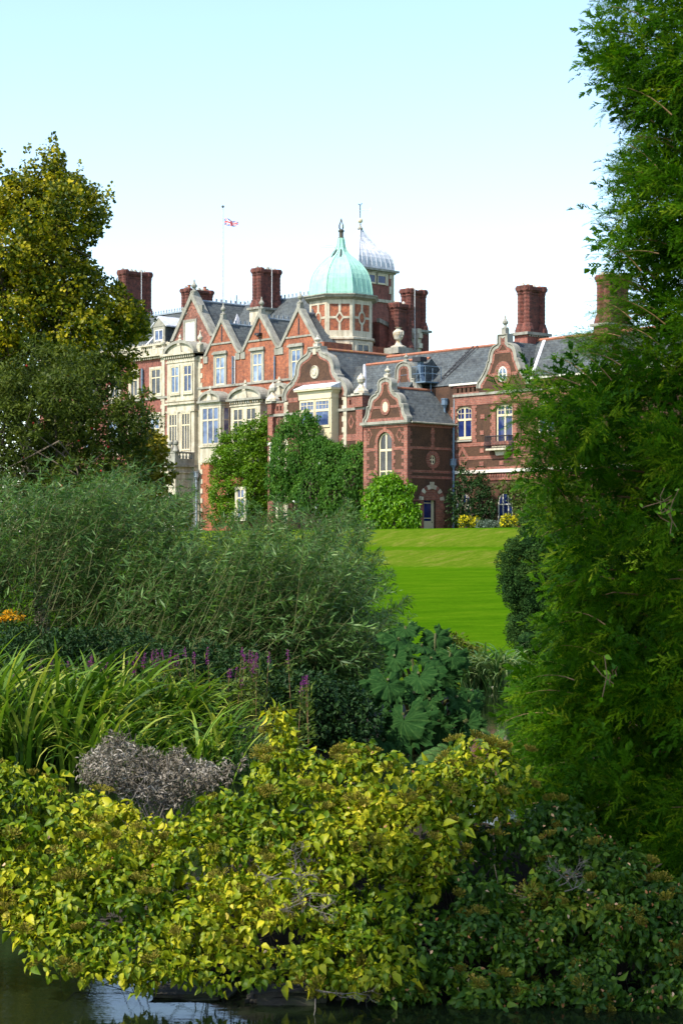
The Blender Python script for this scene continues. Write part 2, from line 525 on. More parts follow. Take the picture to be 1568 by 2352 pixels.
def window(T, a0, a1, z0, z1, vb=(0.5,), hb=(0.62,), d=0.1, glass="glass_blue", fm="paint_cream", fw=0.10, bw=0.055,
           rise=0.0, sur=None, sw=0.28, proud=0.12, head=True, sill=True, sill_m="stone_cream", fine=None, name="window"):
    m = MB(T)
    zs = z1 - rise
    if rise:
        n = 12
        c, h = (a0 + a1) / 2, (a1 - a0) / 2
        out = [(c - h * math.cos(math.pi * i / n), zs + rise * math.sin(math.pi * i / n)) for i in range(n + 1)]
        inn = [(c - (h - fw) * math.cos(math.pi * i / n), zs + max(rise - fw, 0.02) * math.sin(math.pi * i / n)) for i in range(n + 1)]
        for i in range(n):
            m.prism([out[i], out[i + 1], inn[i + 1], inn[i]], d - 0.05, d + 0.05)
        m.box(a0, a0 + fw, d - 0.05, d + 0.05, z0, zs)
        m.box(a1 - fw, a1, d - 0.05, d + 0.05, z0, zs)
    else:
        m.box(a0, a0 + fw, d - 0.05, d + 0.05, z0, z1)
        m.box(a1 - fw, a1, d - 0.05, d + 0.05, z0, z1)
        m.box(a0 + fw, a1 - fw, d - 0.05, d + 0.05, z1 - fw, z1)
    m.box(a0 + fw, a1 - fw, d - 0.05, d + 0.05, z0, z0 + fw * 1.6)
    for v in vb:
        f, w = (v if isinstance(v, tuple) else (v, bw))
        x = a0 + (a1 - a0) * f
        top = z1 - (fw if not rise else rise * (1 - math.sqrt(max(0, 1 - (2 * f - 1) ** 2))) + 0.02)
        m.box(x - w, x + w, d - 0.04, d + 0.045, z0 + fw, top)
    for hgt in hb:
        f, w = (hgt if isinstance(hgt, tuple) else (hgt, bw))
        z = z0 + (z1 - z0) * f
        m.box(a0 + fw * 0.9, a1 - fw * 0.9, d - 0.045, d + 0.04, z - w, z + w)
    if fine:                       # thin glazing bars above the fraction given
        f0, nv, nh = fine
        za = z0 + (z1 - z0) * f0
        for i in range(1, nv):
            x = a0 + (a1 - a0) * i / nv
            m.box(x - 0.022, x + 0.022, d - 0.03, d + 0.035, za, z1 - (fw if not rise else rise * 0.5))
        for i in range(1, nh):
            z = za + (z1 - rise * 0.3 - za) * i / nh
            m.box(a0 + fw * 0.9, a1 - fw * 0.9, d - 0.028, d + 0.033, z - 0.022, z + 0.022)
    o = m.build(name, fm, house)
    p = MB(T)
    pts = arch_pts(a0 + 0.02, a1 - 0.02, z0 + 0.02, zs, rise - 0.02, 12) if rise else [(a0 + 0.02, z0 + 0.02), (a1 - 0.02, z0 + 0.02), (a1 - 0.02, z1 - 0.02), (a0 + 0.02, z1 - 0.02)]
    p.prism(pts, d, d + 0.012)
    p.build("pane", glass, o)
    if sur:
        q = MB(T)
        q.box(a0 - sw, a0, -proud, 0.02, z0 - 0.05, z1 + sw * 0.8)
        q.box(a1, a1 + sw, -proud, 0.02, z0 - 0.05, z1 + sw * 0.8)
        q.box(a0, a1, -proud + 0.01, 0.02, z1, z1 + sw * 0.8)
        if head:
            q.box(a0 - sw - 0.12, a1 + sw + 0.12, -proud - 0.16, 0.02, z1 + sw * 0.8, z1 + sw * 0.8 + 0.2)
            q.box(a0 - sw - 0.02, a1 + sw + 0.02, -proud - 0.06, 0.02, z1 + sw * 0.8 + 0.2, z1 + sw * 0.8 + 0.32)
        q.build("surround", sur, o)
    if sill:
        q = MB(T)
        e = 0.12 if not sur else sw + 0.05
        q.box(a0 - e, a1 + e, -0.16, 0.06, z0 - 0.2, z0 - 0.051)
        q.build("sill", sill_m, o)
    return o

def quoins(m, x, z0, z1, y0, y1, w, step=0.34, side=1, alt=0.6):
    """toothed corner strip starting at x, widening towards side"""
    z, i = z0, 0
    while z < z1 - 0.05:
        ww = w if i % 2 == 0 else w * alt
        zz = min(z + step, z1)
        m.box(min(x, x + side * ww), max(x, x + side * ww), y0, y1, z, zz - 0.004)
        z, i = zz, i + 1

def finial(cx, cy, z, h, mat="stone_grey", w=0.22):
    m = MB()
    m.box(cx - w, cx + w, cy - w, cy + w, z - 0.1, z + h * 0.30)
    m.lathe([(w * 1.25, z + h * .30), (w * 1.25, z + h * .36), (w * .5, z + h * .40), (w * .45, z + h * .48), (w * 1.05, z + h * .58), (w * 1.1, z + h * .66),
             (w * .6, z + h * .76), (w * .3, z + h * .84), (w * .28, z + h * .93), (0.02, z + h)], cx, cy, 10)
    return m.build("finial", mat, house)

def mirror(prof, c, z, hw, H):
    r = [(c + x * hw, z + y * H) for x, y in prof]
    l = [(c - x * hw, z + y * H) for x, y in prof]
    return l + r[::-1]       # left foot, up, over the top, down to right foot

def smooth_prof(prof, k=3):
    """Catmull-Rom through the profile"""
    P = [Vector(p) for p in prof]
    out = []
    for i in range(len(P) - 1):
        p0, p1, p2, p3 = P[max(i - 1, 0)], P[i], P[i + 1], P[min(i + 2, len(P) - 1)]
        for j in range(k):
            t = j / k
            out.append(tuple(0.5 * ((2 * p1) + (p2 - p0) * t + (2 * p0 - 5 * p1 + 4 * p2 - p3) * t * t + (3 * p1 - p0 - 3 * p2 + p3) * t ** 3)))
    out.append(tuple(P[-1]))
    return out

def dutch_gable(c, z, hw, H, prof, t, wall_m="carrstone", cop_m="stone_grey", cw=0.26, thick=0.55):
    out = mirror(prof, c, z, hw, H)
    m = MB()
    inner = [(c + (x - c) * 0.97, z + (y - z) * 0.975) for x, y in out]
    m.prism(inner, t, t + thick - 0.06)
    g = m.build("gable", wall_m, house)
    m = MB()
    m.strip(out, cw * 0.42, t - 0.14, t + thick, inset=-0.06)
    m.strip(out, cw, t - 0.06, t + thick - 0.03, inset=cw * 0.36)
    m.build("coping", cop_m, house)
    m = MB()
    m.strip([(x, y) for x, y in out], 0.28, t - 0.03, t + 0.02, inset=cw + 0.05)
    m.build("brick_dressing", "brick_pink", house)
    return g

# ---- planes
TW, TB, TM, TL = 0.0, 2.8, 6.5, 8.5
TR = ht(1722, 0.0)
sW = hs(1381, 0.0)
zE = hz(1546, 1604, 0.0)
cW = sW / 2

# ============ projecting two-storey wing with the arched window
m = MB()
m.box(sW, 0, 0, TR + 0.4, -0.6, zE)
wall = m.build("wall", "carrstone", house)
a0, a1 = hs(1435, 0), hs(1487, 0)
zsp, ztp, zbt = hz(1460, 1679, 0), hz(1460, 1642, 0), hz(1460, 1865, 0)
cut = MB()
cut.prism(arch_pts(a0, a1, zbt, zsp, ztp - zsp, 14), -0.5, 0.3)
ad = (ht(1608, 0), ht(1652, 0))
zd = hzs(1625, 1893, 0)
def cut_side(mb, pts, s0, dep):
    mb.prism(pts, s0 - dep, s0 + 0.5, 'x')
cut_side(cut, arch_pts(ad[0], ad[1], -0.59, zd, 0.12, 8), 0.0, 0.35)
oc, oz = ht(1642, 0), hzs(1642, 1746, 0)
cut_side(cut, [(oc + 0.36 * math.cos(2 * math.pi * i / 20), oz + 0.42 * math.sin(2 * math.pi * i / 20)) for i in range(20)], 0.0, 0.25)
carve(wall, cut)
window(TF(0), a0, a1, zbt, ztp, vb=((0.5, 0.09),), hb=((0.70, 0.10), 0.34), d=0.2, glass="glass_dark", rise=ztp - zsp, fw=0.15, sill_m="stone_grey")
# brick arch, quoins, bands, diamonds on the front
m = MB()
n = 16
c, h = (a0 + a1) / 2, (a1 - a0) / 2
for i in range(n):
    A, B = math.pi * i / n, math.pi * (i + 1) / n
    r0, r1 = 1.03, 1.42
    m.prism([(c + h * r0 * math.cos(A), zsp + (ztp - zsp) * r0 * math.sin(A)), (c + h * r1 * math.cos(A), zsp + (ztp - zsp) * 1.36 * math.sin(A)),
             (c + h * r1 * math.cos(B), zsp + (ztp - zsp) * 1.36 * math.sin(B)), (c + h * r0 * math.cos(B), zsp + (ztp - zsp) * r0 * math.sin(B))], -0.04, 0.02)
m.box(c - 0.22, c + 0.22, -0.07, 0.02, ztp + 0.05, ztp + 0.75)
quoins(m, a0 - 0.03, 0.3, zsp, -0.04, 0.02, 0.42, side=-1)
quoins(m, a1 + 0.03, 0.3, zsp, -0.04, 0.02, 0.42, side=1)
quoins(m, 0.03, 0, zE - 0.35, -0.03, 0.02, 0.75, side=-1)
quoins(m, sW - 0.03, 0, zE - 0.35, -0.03, 0.02, 0.75, side=1)
for py in (1700, 1786, 1806):
    z = hz(1530, py, 0)
    m.box(a1 + 0.2, -0.5, -0.026, 0.02, z - 0.16, z + 0.12)
    m.box(sW + 0.5, a0 - 0.2, -0.026, 0.02, z - 0.16, z + 0.12)
m.box(sW, 0, -0.032, 0.02, zE - 0.34, zE - 0.02)
for pc in (1401, 1516):
    dc, dz = hs(pc, 0), hz(pc, 1651, 0)
    for sx in (-1, 1):
        for sz in (-1, 1):
            m.prism([(dc + sx * 0.42, dz), (dc + sx * 0.28, dz), (dc, dz + sz * 0.42), (dc, dz + sz * 0.62)], -0.03, 0.02)
# dentils under the cornice
k = 0
x = sW + 0.1
while x < -0.1:
    m.box(x, x + 0.12, -0.1, 0.02, zE - 0.22, zE - 0.06)
    x += 0.26
m.build("brick_dressing", "brick_pink", house)
# same on the side wall
m = MB(TS(0.0))
quoins(m, -0.03, 0, zE - 0.35, -0.035, 0.02, 0.55, side=1)
quoins(m, TR, 0, zE - 0.35, -0.035, 0.02, 0.3, side=-1)
for py in (1700, 1789, 1811):
    z = hzs(1600, py, 0)
    m.box(0.3, TR - 0.1, -0.027, 0.02, z - 0.13, z + 0.1)
m.box(0, TR - 0.05, -0.033, 0.02, zE - 0.3, zE - 0.02)
zb = hzs(1600, 1704, 0)
quoins(m, ht(1642, 0), zb, zE - 0.3, -0.031, 0.02, 0.24, side=1)
quoins(m, ht(1642, 0), zb, zE - 0.3, -0.031, 0.02, 0.24, side=-1)
n = 24
for i in range(n):
    A, B = 2 * math.pi * (i + 0.1) / n, 2 * math.pi * (i + 0.9) / n
    e = [(math.cos(q), math.sin(q)) for q in (A, B)]
    m.prism([(oc + e[0][0] * .38, oz + e[0][1] * .44), (oc + e[0][0] * .82, oz + e[0][1] * .80), (oc + e[1][0] * .82, oz + e[1][1] * .80), (oc + e[1][0] * .38, oz + e[1][1] * .44)], -0.04, 0.02)
m.prism([(oc - .12, oz - .78), (oc + .12, oz - .78), (oc + .16, oz - 1.0), (oc - .16, oz - 1.0)], -0.05, 0.02)
# door jambs in brick
zj = hzs(1588, 1899, 0)
m.box(ad[0] - 0.02, 0.35, -0.028, 0.02, zj - 0.1, zj + 0.1)
quoins(m, ad[0] - 0.04, -0.3, zj - 0.1, -0.05, 0.02, 0.62, side=-1, alt=0.75)
quoins(m, ad[1] + 0.04, -0.3, zj + 0.1, -0.05, 0.02, 1.1, side=1, alt=0.86)
aL, aR = ht(1604, 0), ht(1670, 0)
c, h = (aL + aR) / 2, (aR - aL) / 2
H1 = hzs(1637, 1857, 0) - zj
for i in range(12):
    A, B = math.pi * i / 12, math.pi * (i + 1) / 12
    m.poly([(c + h * math.cos(A), -0.02, zj + H1 * math.sin(A)), (c, -0.02, zj), (c + h * math.cos(B), -0.02, zj + H1 * math.sin(B))])
m.build("brick_dressing", "brick_pink", house)
m = MB(TS(0.0))
m.mi = 0
for i in range(11):
    A, B = math.pi * (i + .04) / 11, math.pi * (i + .96) / 11
    m.mi = i % 2
    r1 = 1.42
    m.prism([(c + h * math.cos(A), zj + H1 * math.sin(A)), (c + h * r1 * math.cos(A), zj + H1 * 1.38 * math.sin(A)),
             (c + h * r1 * math.cos(B), zj + H1 * 1.38 * math.sin(B)), (c + h * math.cos(B), zj + H1 * math.sin(B))], -0.09, 0.02)
m.mi = 0
m.prism([(c - .14, zj + H1 * 1.0), (c + .14, zj + H1 * 1.0), (c + .22, zj + H1 * 1.62), (c - .22, zj + H1 * 1.62)], -0.16, 0.02)
m.build("door_arch", ["stone_cream", "brick_pink"], house)
# door
m = MB(TS(0.0))
D0, D1 = ad
m.box(D0, D0 + 0.12, 0.2, 0.33, -0.5, zd + 0.06)
m.box(D1 - 0.12, D1, 0.2, 0.33, -0.5, zd + 0.06)
m.box(D0 + 0.12, D1 - 0.12, 0.2, 0.33, zd - 0.12, zd + 0.1)
m.box(D0 + 0.12, D1 - 0.12, 0.25, 0.32, -0.5, 0.72)
m.box(D0 + 0.12, D0 + 0.26, 0.25, 0.32, 0.72, zd - 0.12)
m.box(D1 - 0.26, D1 - 0.12, 0.25, 0.32, 0.72, zd - 0.12)
m.box(D0 + 0.26, D1 - 0.26, 0.26, 0.32, zd - 0.42, zd - 0.36)
m.box(D0 + 0.26, D1 - 0.26, 0.26, 0.32, 0.94, 1.0)
for q in (0.3, 0.62):
    w = D1 - D0
    m.box(D0 + w * q - 0.12, D0 + w * q + 0.24, 0.235, 0.26, -0.05, 0.5)
door = m.build("door", "paint_cream", house)
p = MB(TS(0.0))
p.box(D0 + 0.2, D1 - 0.2, 0.285, 0.295, 0.7, zd - 0.1)
p.build("pane", "glass_navy", door)
p = MB(TS(0.0))
p.ball((D1 - 0.19, 0.22, 0.62), 0.05, 6)
p.build("handle", "bronze_dark", door)
window(TS(0.0), oc - 0.34, oc + 0.34, oz - 0.41, oz + 0.41, vb=(0.5,), hb=(0.5,), d=0.12, glass="glass_dark", rise=0.4, fw=0.08, sill=False)
# cornice, gable, roof
m = MB()
m.box(sW - 0.25, 0.25, -0.28, 0.1, zE, zE + 0.24)
m.box(sW - 0.12, 0.12, -0.16, 0.1, zE - 0.1, zE - 0.002)
m.build("cornice", "stone_grey", house)
PW = smooth_prof([(1.0, 0.0), (0.99, .07), (.90, .14), (.84, .26), (.83, .36)], 3) + smooth_prof([(.74, .38), (.72, .48), (.65, .57), (.52, .63), (.42, .645)], 3) + [(.415, .70)] + smooth_prof([(.33, .71), (.30, .80), (.31, .89), (.24, .97), (.1, 1.01), (0, 1.02)], 3)
zg = zE + 0.24
Hg = hz(1466, 1437, 0) - zg
dutch_gable(cW, zg, -sW / 2, Hg, PW, 0.02)
finial(cW, 0.28, zg + Hg * 1.0, 1.15, "stone_mottled", 0.24)
m = MB()
zo = hz(1464, 1545, 0)
m.prism([(cW + .34 * math.cos(2 * math.pi * i / 20), zo + .46 * math.sin(2 * math.pi * i / 20)) for i in range(20)], -0.03, 0.0)
m.build("roundel", "paint_cream", house)
m = MB()
for i in range(20):
    A, B = 2 * math.pi * i / 20, 2 * math.pi * (i + 1) / 20
    m.prism([(cW + .36 * math.cos(A), zo + .48 * math.sin(A)), (cW + .60 * math.cos(A), zo + .74 * math.sin(A)), (cW + .60 * math.cos(B), zo + .74 * math.sin(B)), (cW + .36 * math.cos(B), zo + .48 * math.sin(B))], -0.05, 0.0)
for sx in (-1, 1):
    m.box(min(cW + sx * .62, cW + sx * 2.0), max(cW + sx * .62, cW + sx * 2.0), -0.02, 0.0, zo - .12, zo + .12)
m.box(sW + .5, -0.5, -0.02, 0.0, zg + 0.02, zg + 0.28)
m.build("brick_dressing", "brick_pink", house)
zRW = zg + Hg * 0.80
m = MB()
m.prism([(sW - 0.2, zE + 0.05), (0.3, zE + 0.05), (cW, zRW)], 0.5, TR + 3.5)
m.build("roof", "slate", house)
m = MB()
m.tube([(cW, 0.5, zRW + 0.02), (cW, TR + 2.2, zRW + 0.02)], 0.14, n=6)
m.build("ridge", "ridge_tile", house)
m = MB()
m.tube([(0.36, 0.2, zE + 0.06), (0.36, TR + 0.1, zE + 0.02)], 0.09, n=6)
m.build("gutter", "stone_grey", house)

def drainpipe(s, t, z0, z1, hopper=True, mid=None, mat="pipe_blue", r=0.1):
    m = MB()
    m.tube([(s, t, z0), (s, t, z1)], r, n=8)
    z = z0 + 1.6
    while z < z1 - 0.6:
        m.lathe([(r * 1.35, z), (r * 1.35, z + 0.12)], s, t, 8)
        z += 1.9
    for hz_ in ([z1] if hopper else []) + ([mid] if mid else []):
        m.lathe([(r, hz_ - 0.5), (0.25, hz_ - 0.22), (0.30, hz_ - 0.2), (0.30, hz_ + 0.28), (0.34, hz_ + 0.3), (0.34, hz_ + 0.38)], s, t, 8)
    return m.build("drainpipe", mat, house)
drainpipe(0.22, TR - 0.25, -0.4, hz(1722, 1625, TR), False, mid=hz(1722, 1760, TR))
drainpipe(sW - 0.25, TB - 0.3, 0, hz(1372, 1625, TB), True)
drainpipe(hs(1696, TR), TR - 0.28, hz(1696, 1570, TR), hz(1696, 1530, TR), True)
drainpipe(hs(1726, TR), TR - 0.1, hz(1726, 1670, TR), hz(1726, 1515, TR), False, mat="lead_dark", r=0.05)

# ============ long right range
sR0, sR1 = -6.0, 28.0
zG = hz(1680, 1470, TR)
zS = hz(1680, 1510, TR)
m = MB()
m.box(sR0, sR1, TR, TR + 9, -0.6, zG)
wallR = m.build("wall", "carrstone", house)
R1 = (hs(1731, TR), hs(1790, TR))
zr1, zr0 = hz(1760, 1543, TR), hz(1760, 1669, TR)
R2 = (hs(1882, TR), hs(1945, TR))
zq1, zq0 = hz(1910, 1534, TR), hz(1910, 1695, TR)
step = R2[0] - R1[0]
cut = MB()
wins = [(R1[0], R1[1], zr0, zr1, 0.42), (R2[0], R2[1], zq0, zq1, 0.42)]
for i in (2, 3):
    wins.append((R1[0] + step * i, R1[1] + step * i, zr0, zr1, 0.42))
gr0 = (hs(1886, TR), hs(1945, TR))
zg1, zg0 = hz(1915, 1868, TR), hz(1915, 1985, TR)
wins.append((gr0[0], gr0[1], zg0, zg1, 0.9))
wins.append((hs(1729, TR), hs(1786, TR), zg0, zg1, 0.9))
for w in wins:
    cut.prism(arch_pts(w[0], w[1], w[2], w[3] - w[4], w[4], 10), TR - 0.5, TR + 0.25)
x = sR0 + 5.2
zs0 = zS + 0.28
zs1 = zG - 0.2
cg = hs(1913, TR)
hwG = (hs(2010, TR) - hs(1815, TR)) / 2
cut2 = MB()
x = 0.4
while x < sR1 - 1:
    if not (cg - hwG - 0.3 < x < cg + hwG + 0.3):
        cut2.box(x, x + 0.2, TR - 0.5, TR + 0.35, zs0, zs1)
    x += 0.52
off = len(cut.v)
cut.v += cut2.v
cut.f += [tuple(i + off for i in f) for f in cut2.f]
carve(wallR, cut)
for i, w in enumerate(wins[:4]):
    window(TF(TR), w[0], w[1], w[2], w[3], vb=((0.5, 0.09),), hb=((0.60 if i != 1 else 0.74, 0.09),), d=0.16, glass="glass_navy", rise=w[4], fw=0.16,
           fine=(0.62 if i != 1 else 0.76, 4, 2), fm="paint_white" if i == 9 else "paint_cream", sill_m="stone_grey", name="window")
for w in wins[4:]:
    window(TF(TR), w[0], w[1], w[2], w[3], vb=(0.33, 0.67), hb=(0.6,), d=0.16, glass="glass_navy", rise=w[4], fw=0.14, fm="paint_white", sill_m="stone_grey")
m = MB()
def bandR(py, hgt, x0=0.0, x1=sR1, proud=0.03):
    z = hz(1760, py, TR)
    m.box(x0, x1, TR - proud, TR + 0.02, z - hgt / 2, z + hgt / 2)
for i, w in enumerate(wins[:4]):
    quoins(m, w[0] - 0.02, w[2] - 0.3, w[3], TR - 0.045, TR + 0.02, 0.62, step=0.3, side=-1, alt=0.75)
    quoins(m, w[1] + 0.02, w[2] - 0.3, w[3], TR - 0.045, TR + 0.02, 0.62, step=0.3, side=1, alt=0.75)
quoins(m, 0.0, hz(1760, 1785, TR), zS, TR - 0.046, TR + 0.02, 0.5, step=0.3, side=1)
zt = hz(1760, 1530, TR)
m.box(0, sR1, TR - 0.04, TR + 0.02, zr1 + 0.05, zS - 0.05)
m.box(0, sR1, TR - 0.05, TR + 0.018, zS + 0.12, zs0)
m.box(0, sR1, TR - 0.05, TR + 0.018, zs1, zG - 0.02)
bandR(1690, 0.34)
bandR(1741, 0.30)
bandR(1783, 0.26)
m.box(0, sR1, TR - 0.09, TR + 0.02, hz(1760, 1828, TR), hz(1760, 1802, TR) - 0.1)
x = 0.3
zdn = hz(1760, 1806, TR)
while x < sR1:
    m.box(x, x + 0.14, TR - 0.16, TR - 0.05, zdn - 0.2, zdn + 0.02)
    x += 0.3
dx, dz = hs(1756, TR), hz(1756, 1738, TR)
for sx in (-1, 1):
    for sz in (-1, 1):
        m.prism([(dx + sx * 0.78, dz), (dx + sx * 0.42, dz), (dx, dz + sz * 0.62), (dx, dz + sz * 1.05)], TR - 0.055, TR + 0.02)
for px, py in ((1832, 1582), (1830, 1643), (1829, 1711), (1828, 1761), (1904, 1758), (1986, 1754), (1987, 1705), (1992, 1643), (2065, 1700), (2065, 1750)):
    x, z = hs(px, TR), hz(px, py, TR)
    m.box(x - 0.24, x + 0.24, TR - 0.052, TR + 0.02, z - 0.19, z + 0.19)
m.build("brick_dressing", "brick_pink", house)
m = MB()
m.box(0, sR1, TR - 0.16, TR + 0.02, zS - 0.06, zS + 0.16)
m.build("string_course", "stone_grey", house)
m = MB()
zw = hz(1720, 1795, TR)
m.box(0.02, sR1, TR - 0.2, TR + 0.02, zw - 0.14, zw + 0.14)
m.build("string_course", "paint_white", house)
m = MB()
m.box(-0.4, cg - hwG, TR - 0.2, TR + 0.05, zG, zG + 0.16)
m.build("gutter", "paint_white", house)
m = MB()
m.box(cg + hwG, sR1, TR - 0.2, TR + 0.05, zG, zG + 0.16)
m.build("gutter", "paint_white", house)
# gable on the right range
PG = smooth_prof([(1.0, 0.0), (.98, .10), (.88, .17), (.72, .30), (.62, .42), (.58, .50)], 3) + smooth_prof([(.54, .52), (.52, .62), (.44, .74), (.32, .80), (.22, .82)], 3) + [(.19, .83), (.18, 1.0), (0, 1.0)]
zgR = zG - 0.4
HgR = hz(1915, 1270, TR) - zgR
dutch_gable(cg, zgR, hwG, HgR, PG, TR - 0.12, thick=0.6)
finial(cg, TR + 0.15, zgR + HgR, 1.7, "stone_grey", 0.24)
m = MB()
m.box(cg - hwG + 0.1, cg + hwG - 0.1, TR - 0.1, TR + 0.3, zS + 0.17, zgR + 0.02)
m.build("gable", "carrstone", house)
zo = hz(1916, 1420, TR)
m = MB()
for i in range(20):
    A, B = 2 * math.pi * i / 20, 2 * math.pi * (i + 1) / 20
    m.prism([(cg + .52 * math.cos(A), zo + .66 * math.sin(A)), (cg + .98 * math.cos(A), zo + 1.1 * math.sin(A)), (cg + .98 * math.cos(B), zo + 1.1 * math.sin(B)), (cg + .52 * math.cos(B), zo + .66 * math.sin(B))], TR - 0.2, TR - 0.1)
for sx in (-1, 1):
    m.box(min(cg + sx * 1.0, cg + sx * 2.4), max(cg + sx * 1.0, cg + sx * 2.4), TR - 0.15, TR - 0.1, zo - .16, zo + .12)
m.box(cg - 1.3, cg + 1.3, TR - 0.15, TR - 0.1, zo + 1.8, zo + 2.05)
m.build("brick_dressing", "brick_pink", house)
window(TF(TR - 0.12), cg - .52, cg + .52, zo - .66, zo + .66, vb=(0.5,), hb=(0.5,), d=-0.03, glass="glass_sky", rise=0.6, fw=0.14, sill=False, fm="paint_white")
# roof of the right range
zRR = hz(1870, 1313, TR + 4.6)
m = MB()
m.prism([(TR + 0.02, zG + 0.1), (TR + 9.2, zG + 0.1), (TR + 4.6, zRR)], hs(1470, TR + 4.6), sR1, 'x')
m.build("roof", "slate", house)
m = MB()
m.tube([(hs(1470, TR + 4.6), TR + 4.6, zRR + 0.03), (sR1, TR + 4.6, zRR + 0.03)], 0.17, n=6)
m.build("ridge", "ridge_tile", house)
m = MB()       # roof behind the gable
m.prism([(cg - hwG * 0.98, zG + 0.08), (cg + hwG * 0.98, zG + 0.08), (cg, zG + 0.05 + (HgR * 0.78))], TR + 0.3, TR + 4.6)
m.build("roof", "slate", house)
m = MB()       # lead valley right of the gable
vx = cg + hwG * 0.98
m.prism([(vx - 0.05, zG + 0.1), (vx + 0.28, zG + 0.12), (cg + 0.75, zRR + 0.02), (cg + 0.42, zRR - 0.02)], TR + 0.1, TR + 0.12)
for v in range(len(m.v)):
    x, y, z = m.v[v]
    m.v[v] = (x, TR - 0.08 + (z - zG) / (zRR - zG) * 4.6 + (0.02 if y > TR + 0.11 else 0), z + 0.05)
m.build("valley_flashing", "lead", house)
# balconet
b0, b1 = hs(1862, TR), hs(1948, TR)
zb = hz(1905, 1703, TR)
m = MB()
m.box(b0 + 0.1, b1 - 0.1, TR - 0.75, TR, zb - 0.16, zb)
m.box(b0 + 0.5, b1 - 0.5, TR - 0.45, TR, zb, zb + 0.2)
m.prism([(b0 + 0.7, zb - 0.16), (b1 - 0.7, zb - 0.16), (b1 - 0.9, zb - 0.6), (b0 + 0.9, zb - 0.6)], TR - 0.3, TR)
bal = m.build("balcony", "stone_cream", house)
m = MB()
def bars(pts, n):
    for i in range(len(pts) - 1):
        for j in range(n if i == 1 else n // 2):
            f = j / (n if i == 1 else n // 2)
            x = pts[i][0] + (pts[i + 1][0] - pts[i][0]) * f
            y = pts[i][1] + (pts[i + 1][1] - pts[i][1]) * f
            nx, ny = (0, -1) if i == 1 else ((-1, 0) if i == 0 else (1, 0))
            m.tube([(x, y, zb), (x + nx * .16, y + ny * .16, zb + .3), (x + nx * .02, y + ny * .02, zb + .7), (x, y, zb + 1.05)], 0.03, n=4)
pp = [(b0, TR), (b0, TR - 0.7), (b1, TR - 0.7), (b1, TR)]
bars(pp, 16)
m.tube([(p[0], p[1], zb + 1.05) for p in pp], 0.05, n=4)
m.tube([(p[0], p[1], zb + 0.05) for p in pp], 0.03, n=4)
m.build("railing", "iron_black", bal)

# ============ second small gable behind the wing, and roof platform
T2 = TB + 1.7
c2 = hs(1533, T2)
z2t = hz(1533, 1374, T2)
H2 = HgR * 0.92
dutch_gable(c2, z2t - H2, hwG * 0.92, H2, smooth_prof([(1.0, 0.0), (.98, .10), (.88, .17), (.72, .30), (.62, .42), (.58, .50)], 3) + [(.50, .52), (.50, .60)] + smooth_prof([(.38, .61), (.37, .75), (.33, .88), (.2, .97), (0, 1.0)], 4), T2)
finial(c2, T2 + .3, z2t - 0.1, 0.9, "stone_grey", 0.2)
plat_s0, plat_s1 = hs(1535, TR - 0.6), hs(1632, TR - 0.6)
zp = hz(1585, 1452, TR - 0.6)
m = MB()
m.box(plat_s0, plat_s1, TR - 1.2, TR + 0.8, zp - 0.12, zp)
for x in np.linspace(plat_s0, plat_s1, 4):
    for y in (TR - 1.2, TR + 0.8):
        m.tube([(x, y, zp), (x, y, zp + 1.35)], 0.035, n=4)
for zz in (0.7, 1.35):
    m.tube([(plat_s0, TR + .8, zp + zz), (plat_s0, TR - 1.2, zp + zz), (plat_s1, TR - 1.2, zp + zz), (plat_s1, TR + .8, zp + zz)], 0.03, n=4)
for x in (plat_s0 + 0.3, plat_s1 - 0.3):
    m.tube([(x, TR - 0.2, zp - 0.1), (x, TR - 0.2, zp - 2.4)], 0.06, n=5)
xs = hs(1590, TR - 0.4)
m.prism([(xs - .42, zp), (xs + .42, zp), (xs + .2, zp + .7), (xs + .2, zp + 1.9), (xs - .2, zp + 1.9), (xs - .2, zp + .7)], TR - 0.4, TR)
m.build("roof_platform", "pipe_blue", house)
m = MB()
m.box(xs - .62, xs + .42, TR - 0.65, TR + 0.2, zp + 1.9, zp + 2.3)
m.build("floodlight", "iron_black", house)
m = MB()       # roof ladder up the right range slope
for ds in (0, 0.55):
    m.tube([(hs(1640, TR) + ds, TR + 0.3, zG + 0.3), (hs(1660, TR) + ds + 0.2, TR + 4.4, zRR + 0.15)], 0.05, n=4)
for i in range(12):
    f = i / 12
    m.tube([(hs(1640, TR) + 0.5 * f, TR + 0.3 + 4.1 * f, zG + .3 + (zRR - zG - .15) * f), (hs(1640, TR) + .55 + 0.5 * f, TR + 0.3 + 4.1 * f, zG + .3 + (zRR - zG - .15) * f)], 0.03, n=4)
m.build("ladder", "iron_black", house)

# ============ big shaped gable with the oval medallion
cB = hs(1196, TB)
hwB = hs(1317, TB) - cB
zSB = hz(1270, 1559, TB)
sBl, sBr = hs(1027, TB), hs(1386, TB)
m = MB()
m.box(sBl, sBr, TB, TB + 12, -0.6, zSB)
wallB = m.build("wall", "carrstone", house)
zPB = hz(1330, 1505, TB)
for xa, xb, x0 in ((cB + hwB * 0.95, sBr, hs(1326, TB)), (sBl, cB - hwB * 0.95, hs(1050, TB))):
    m = MB()
    m.box(xa, xb, TB, TB + 0.5, zSB, zPB)
    par = m.build("parapet", "brick_pink", house)
    cut = MB()
    for i in range(3):
        x = x0 + i * 0.5
        cut.box(x, x + 0.22, TB - 0.5, TB + 0.35, zSB + 0.42, zPB - 0.32)
    carve(par, cut)
m = MB()
m.box(sBl - .05, sBr + .05, TB - 0.14, TB + 0.02, zSB - 0.12, zSB + 0.12)
m.box(cB + hwB, hs(1350, TB), TB - 0.08, TB + 0.56, zPB, zPB + 0.14)
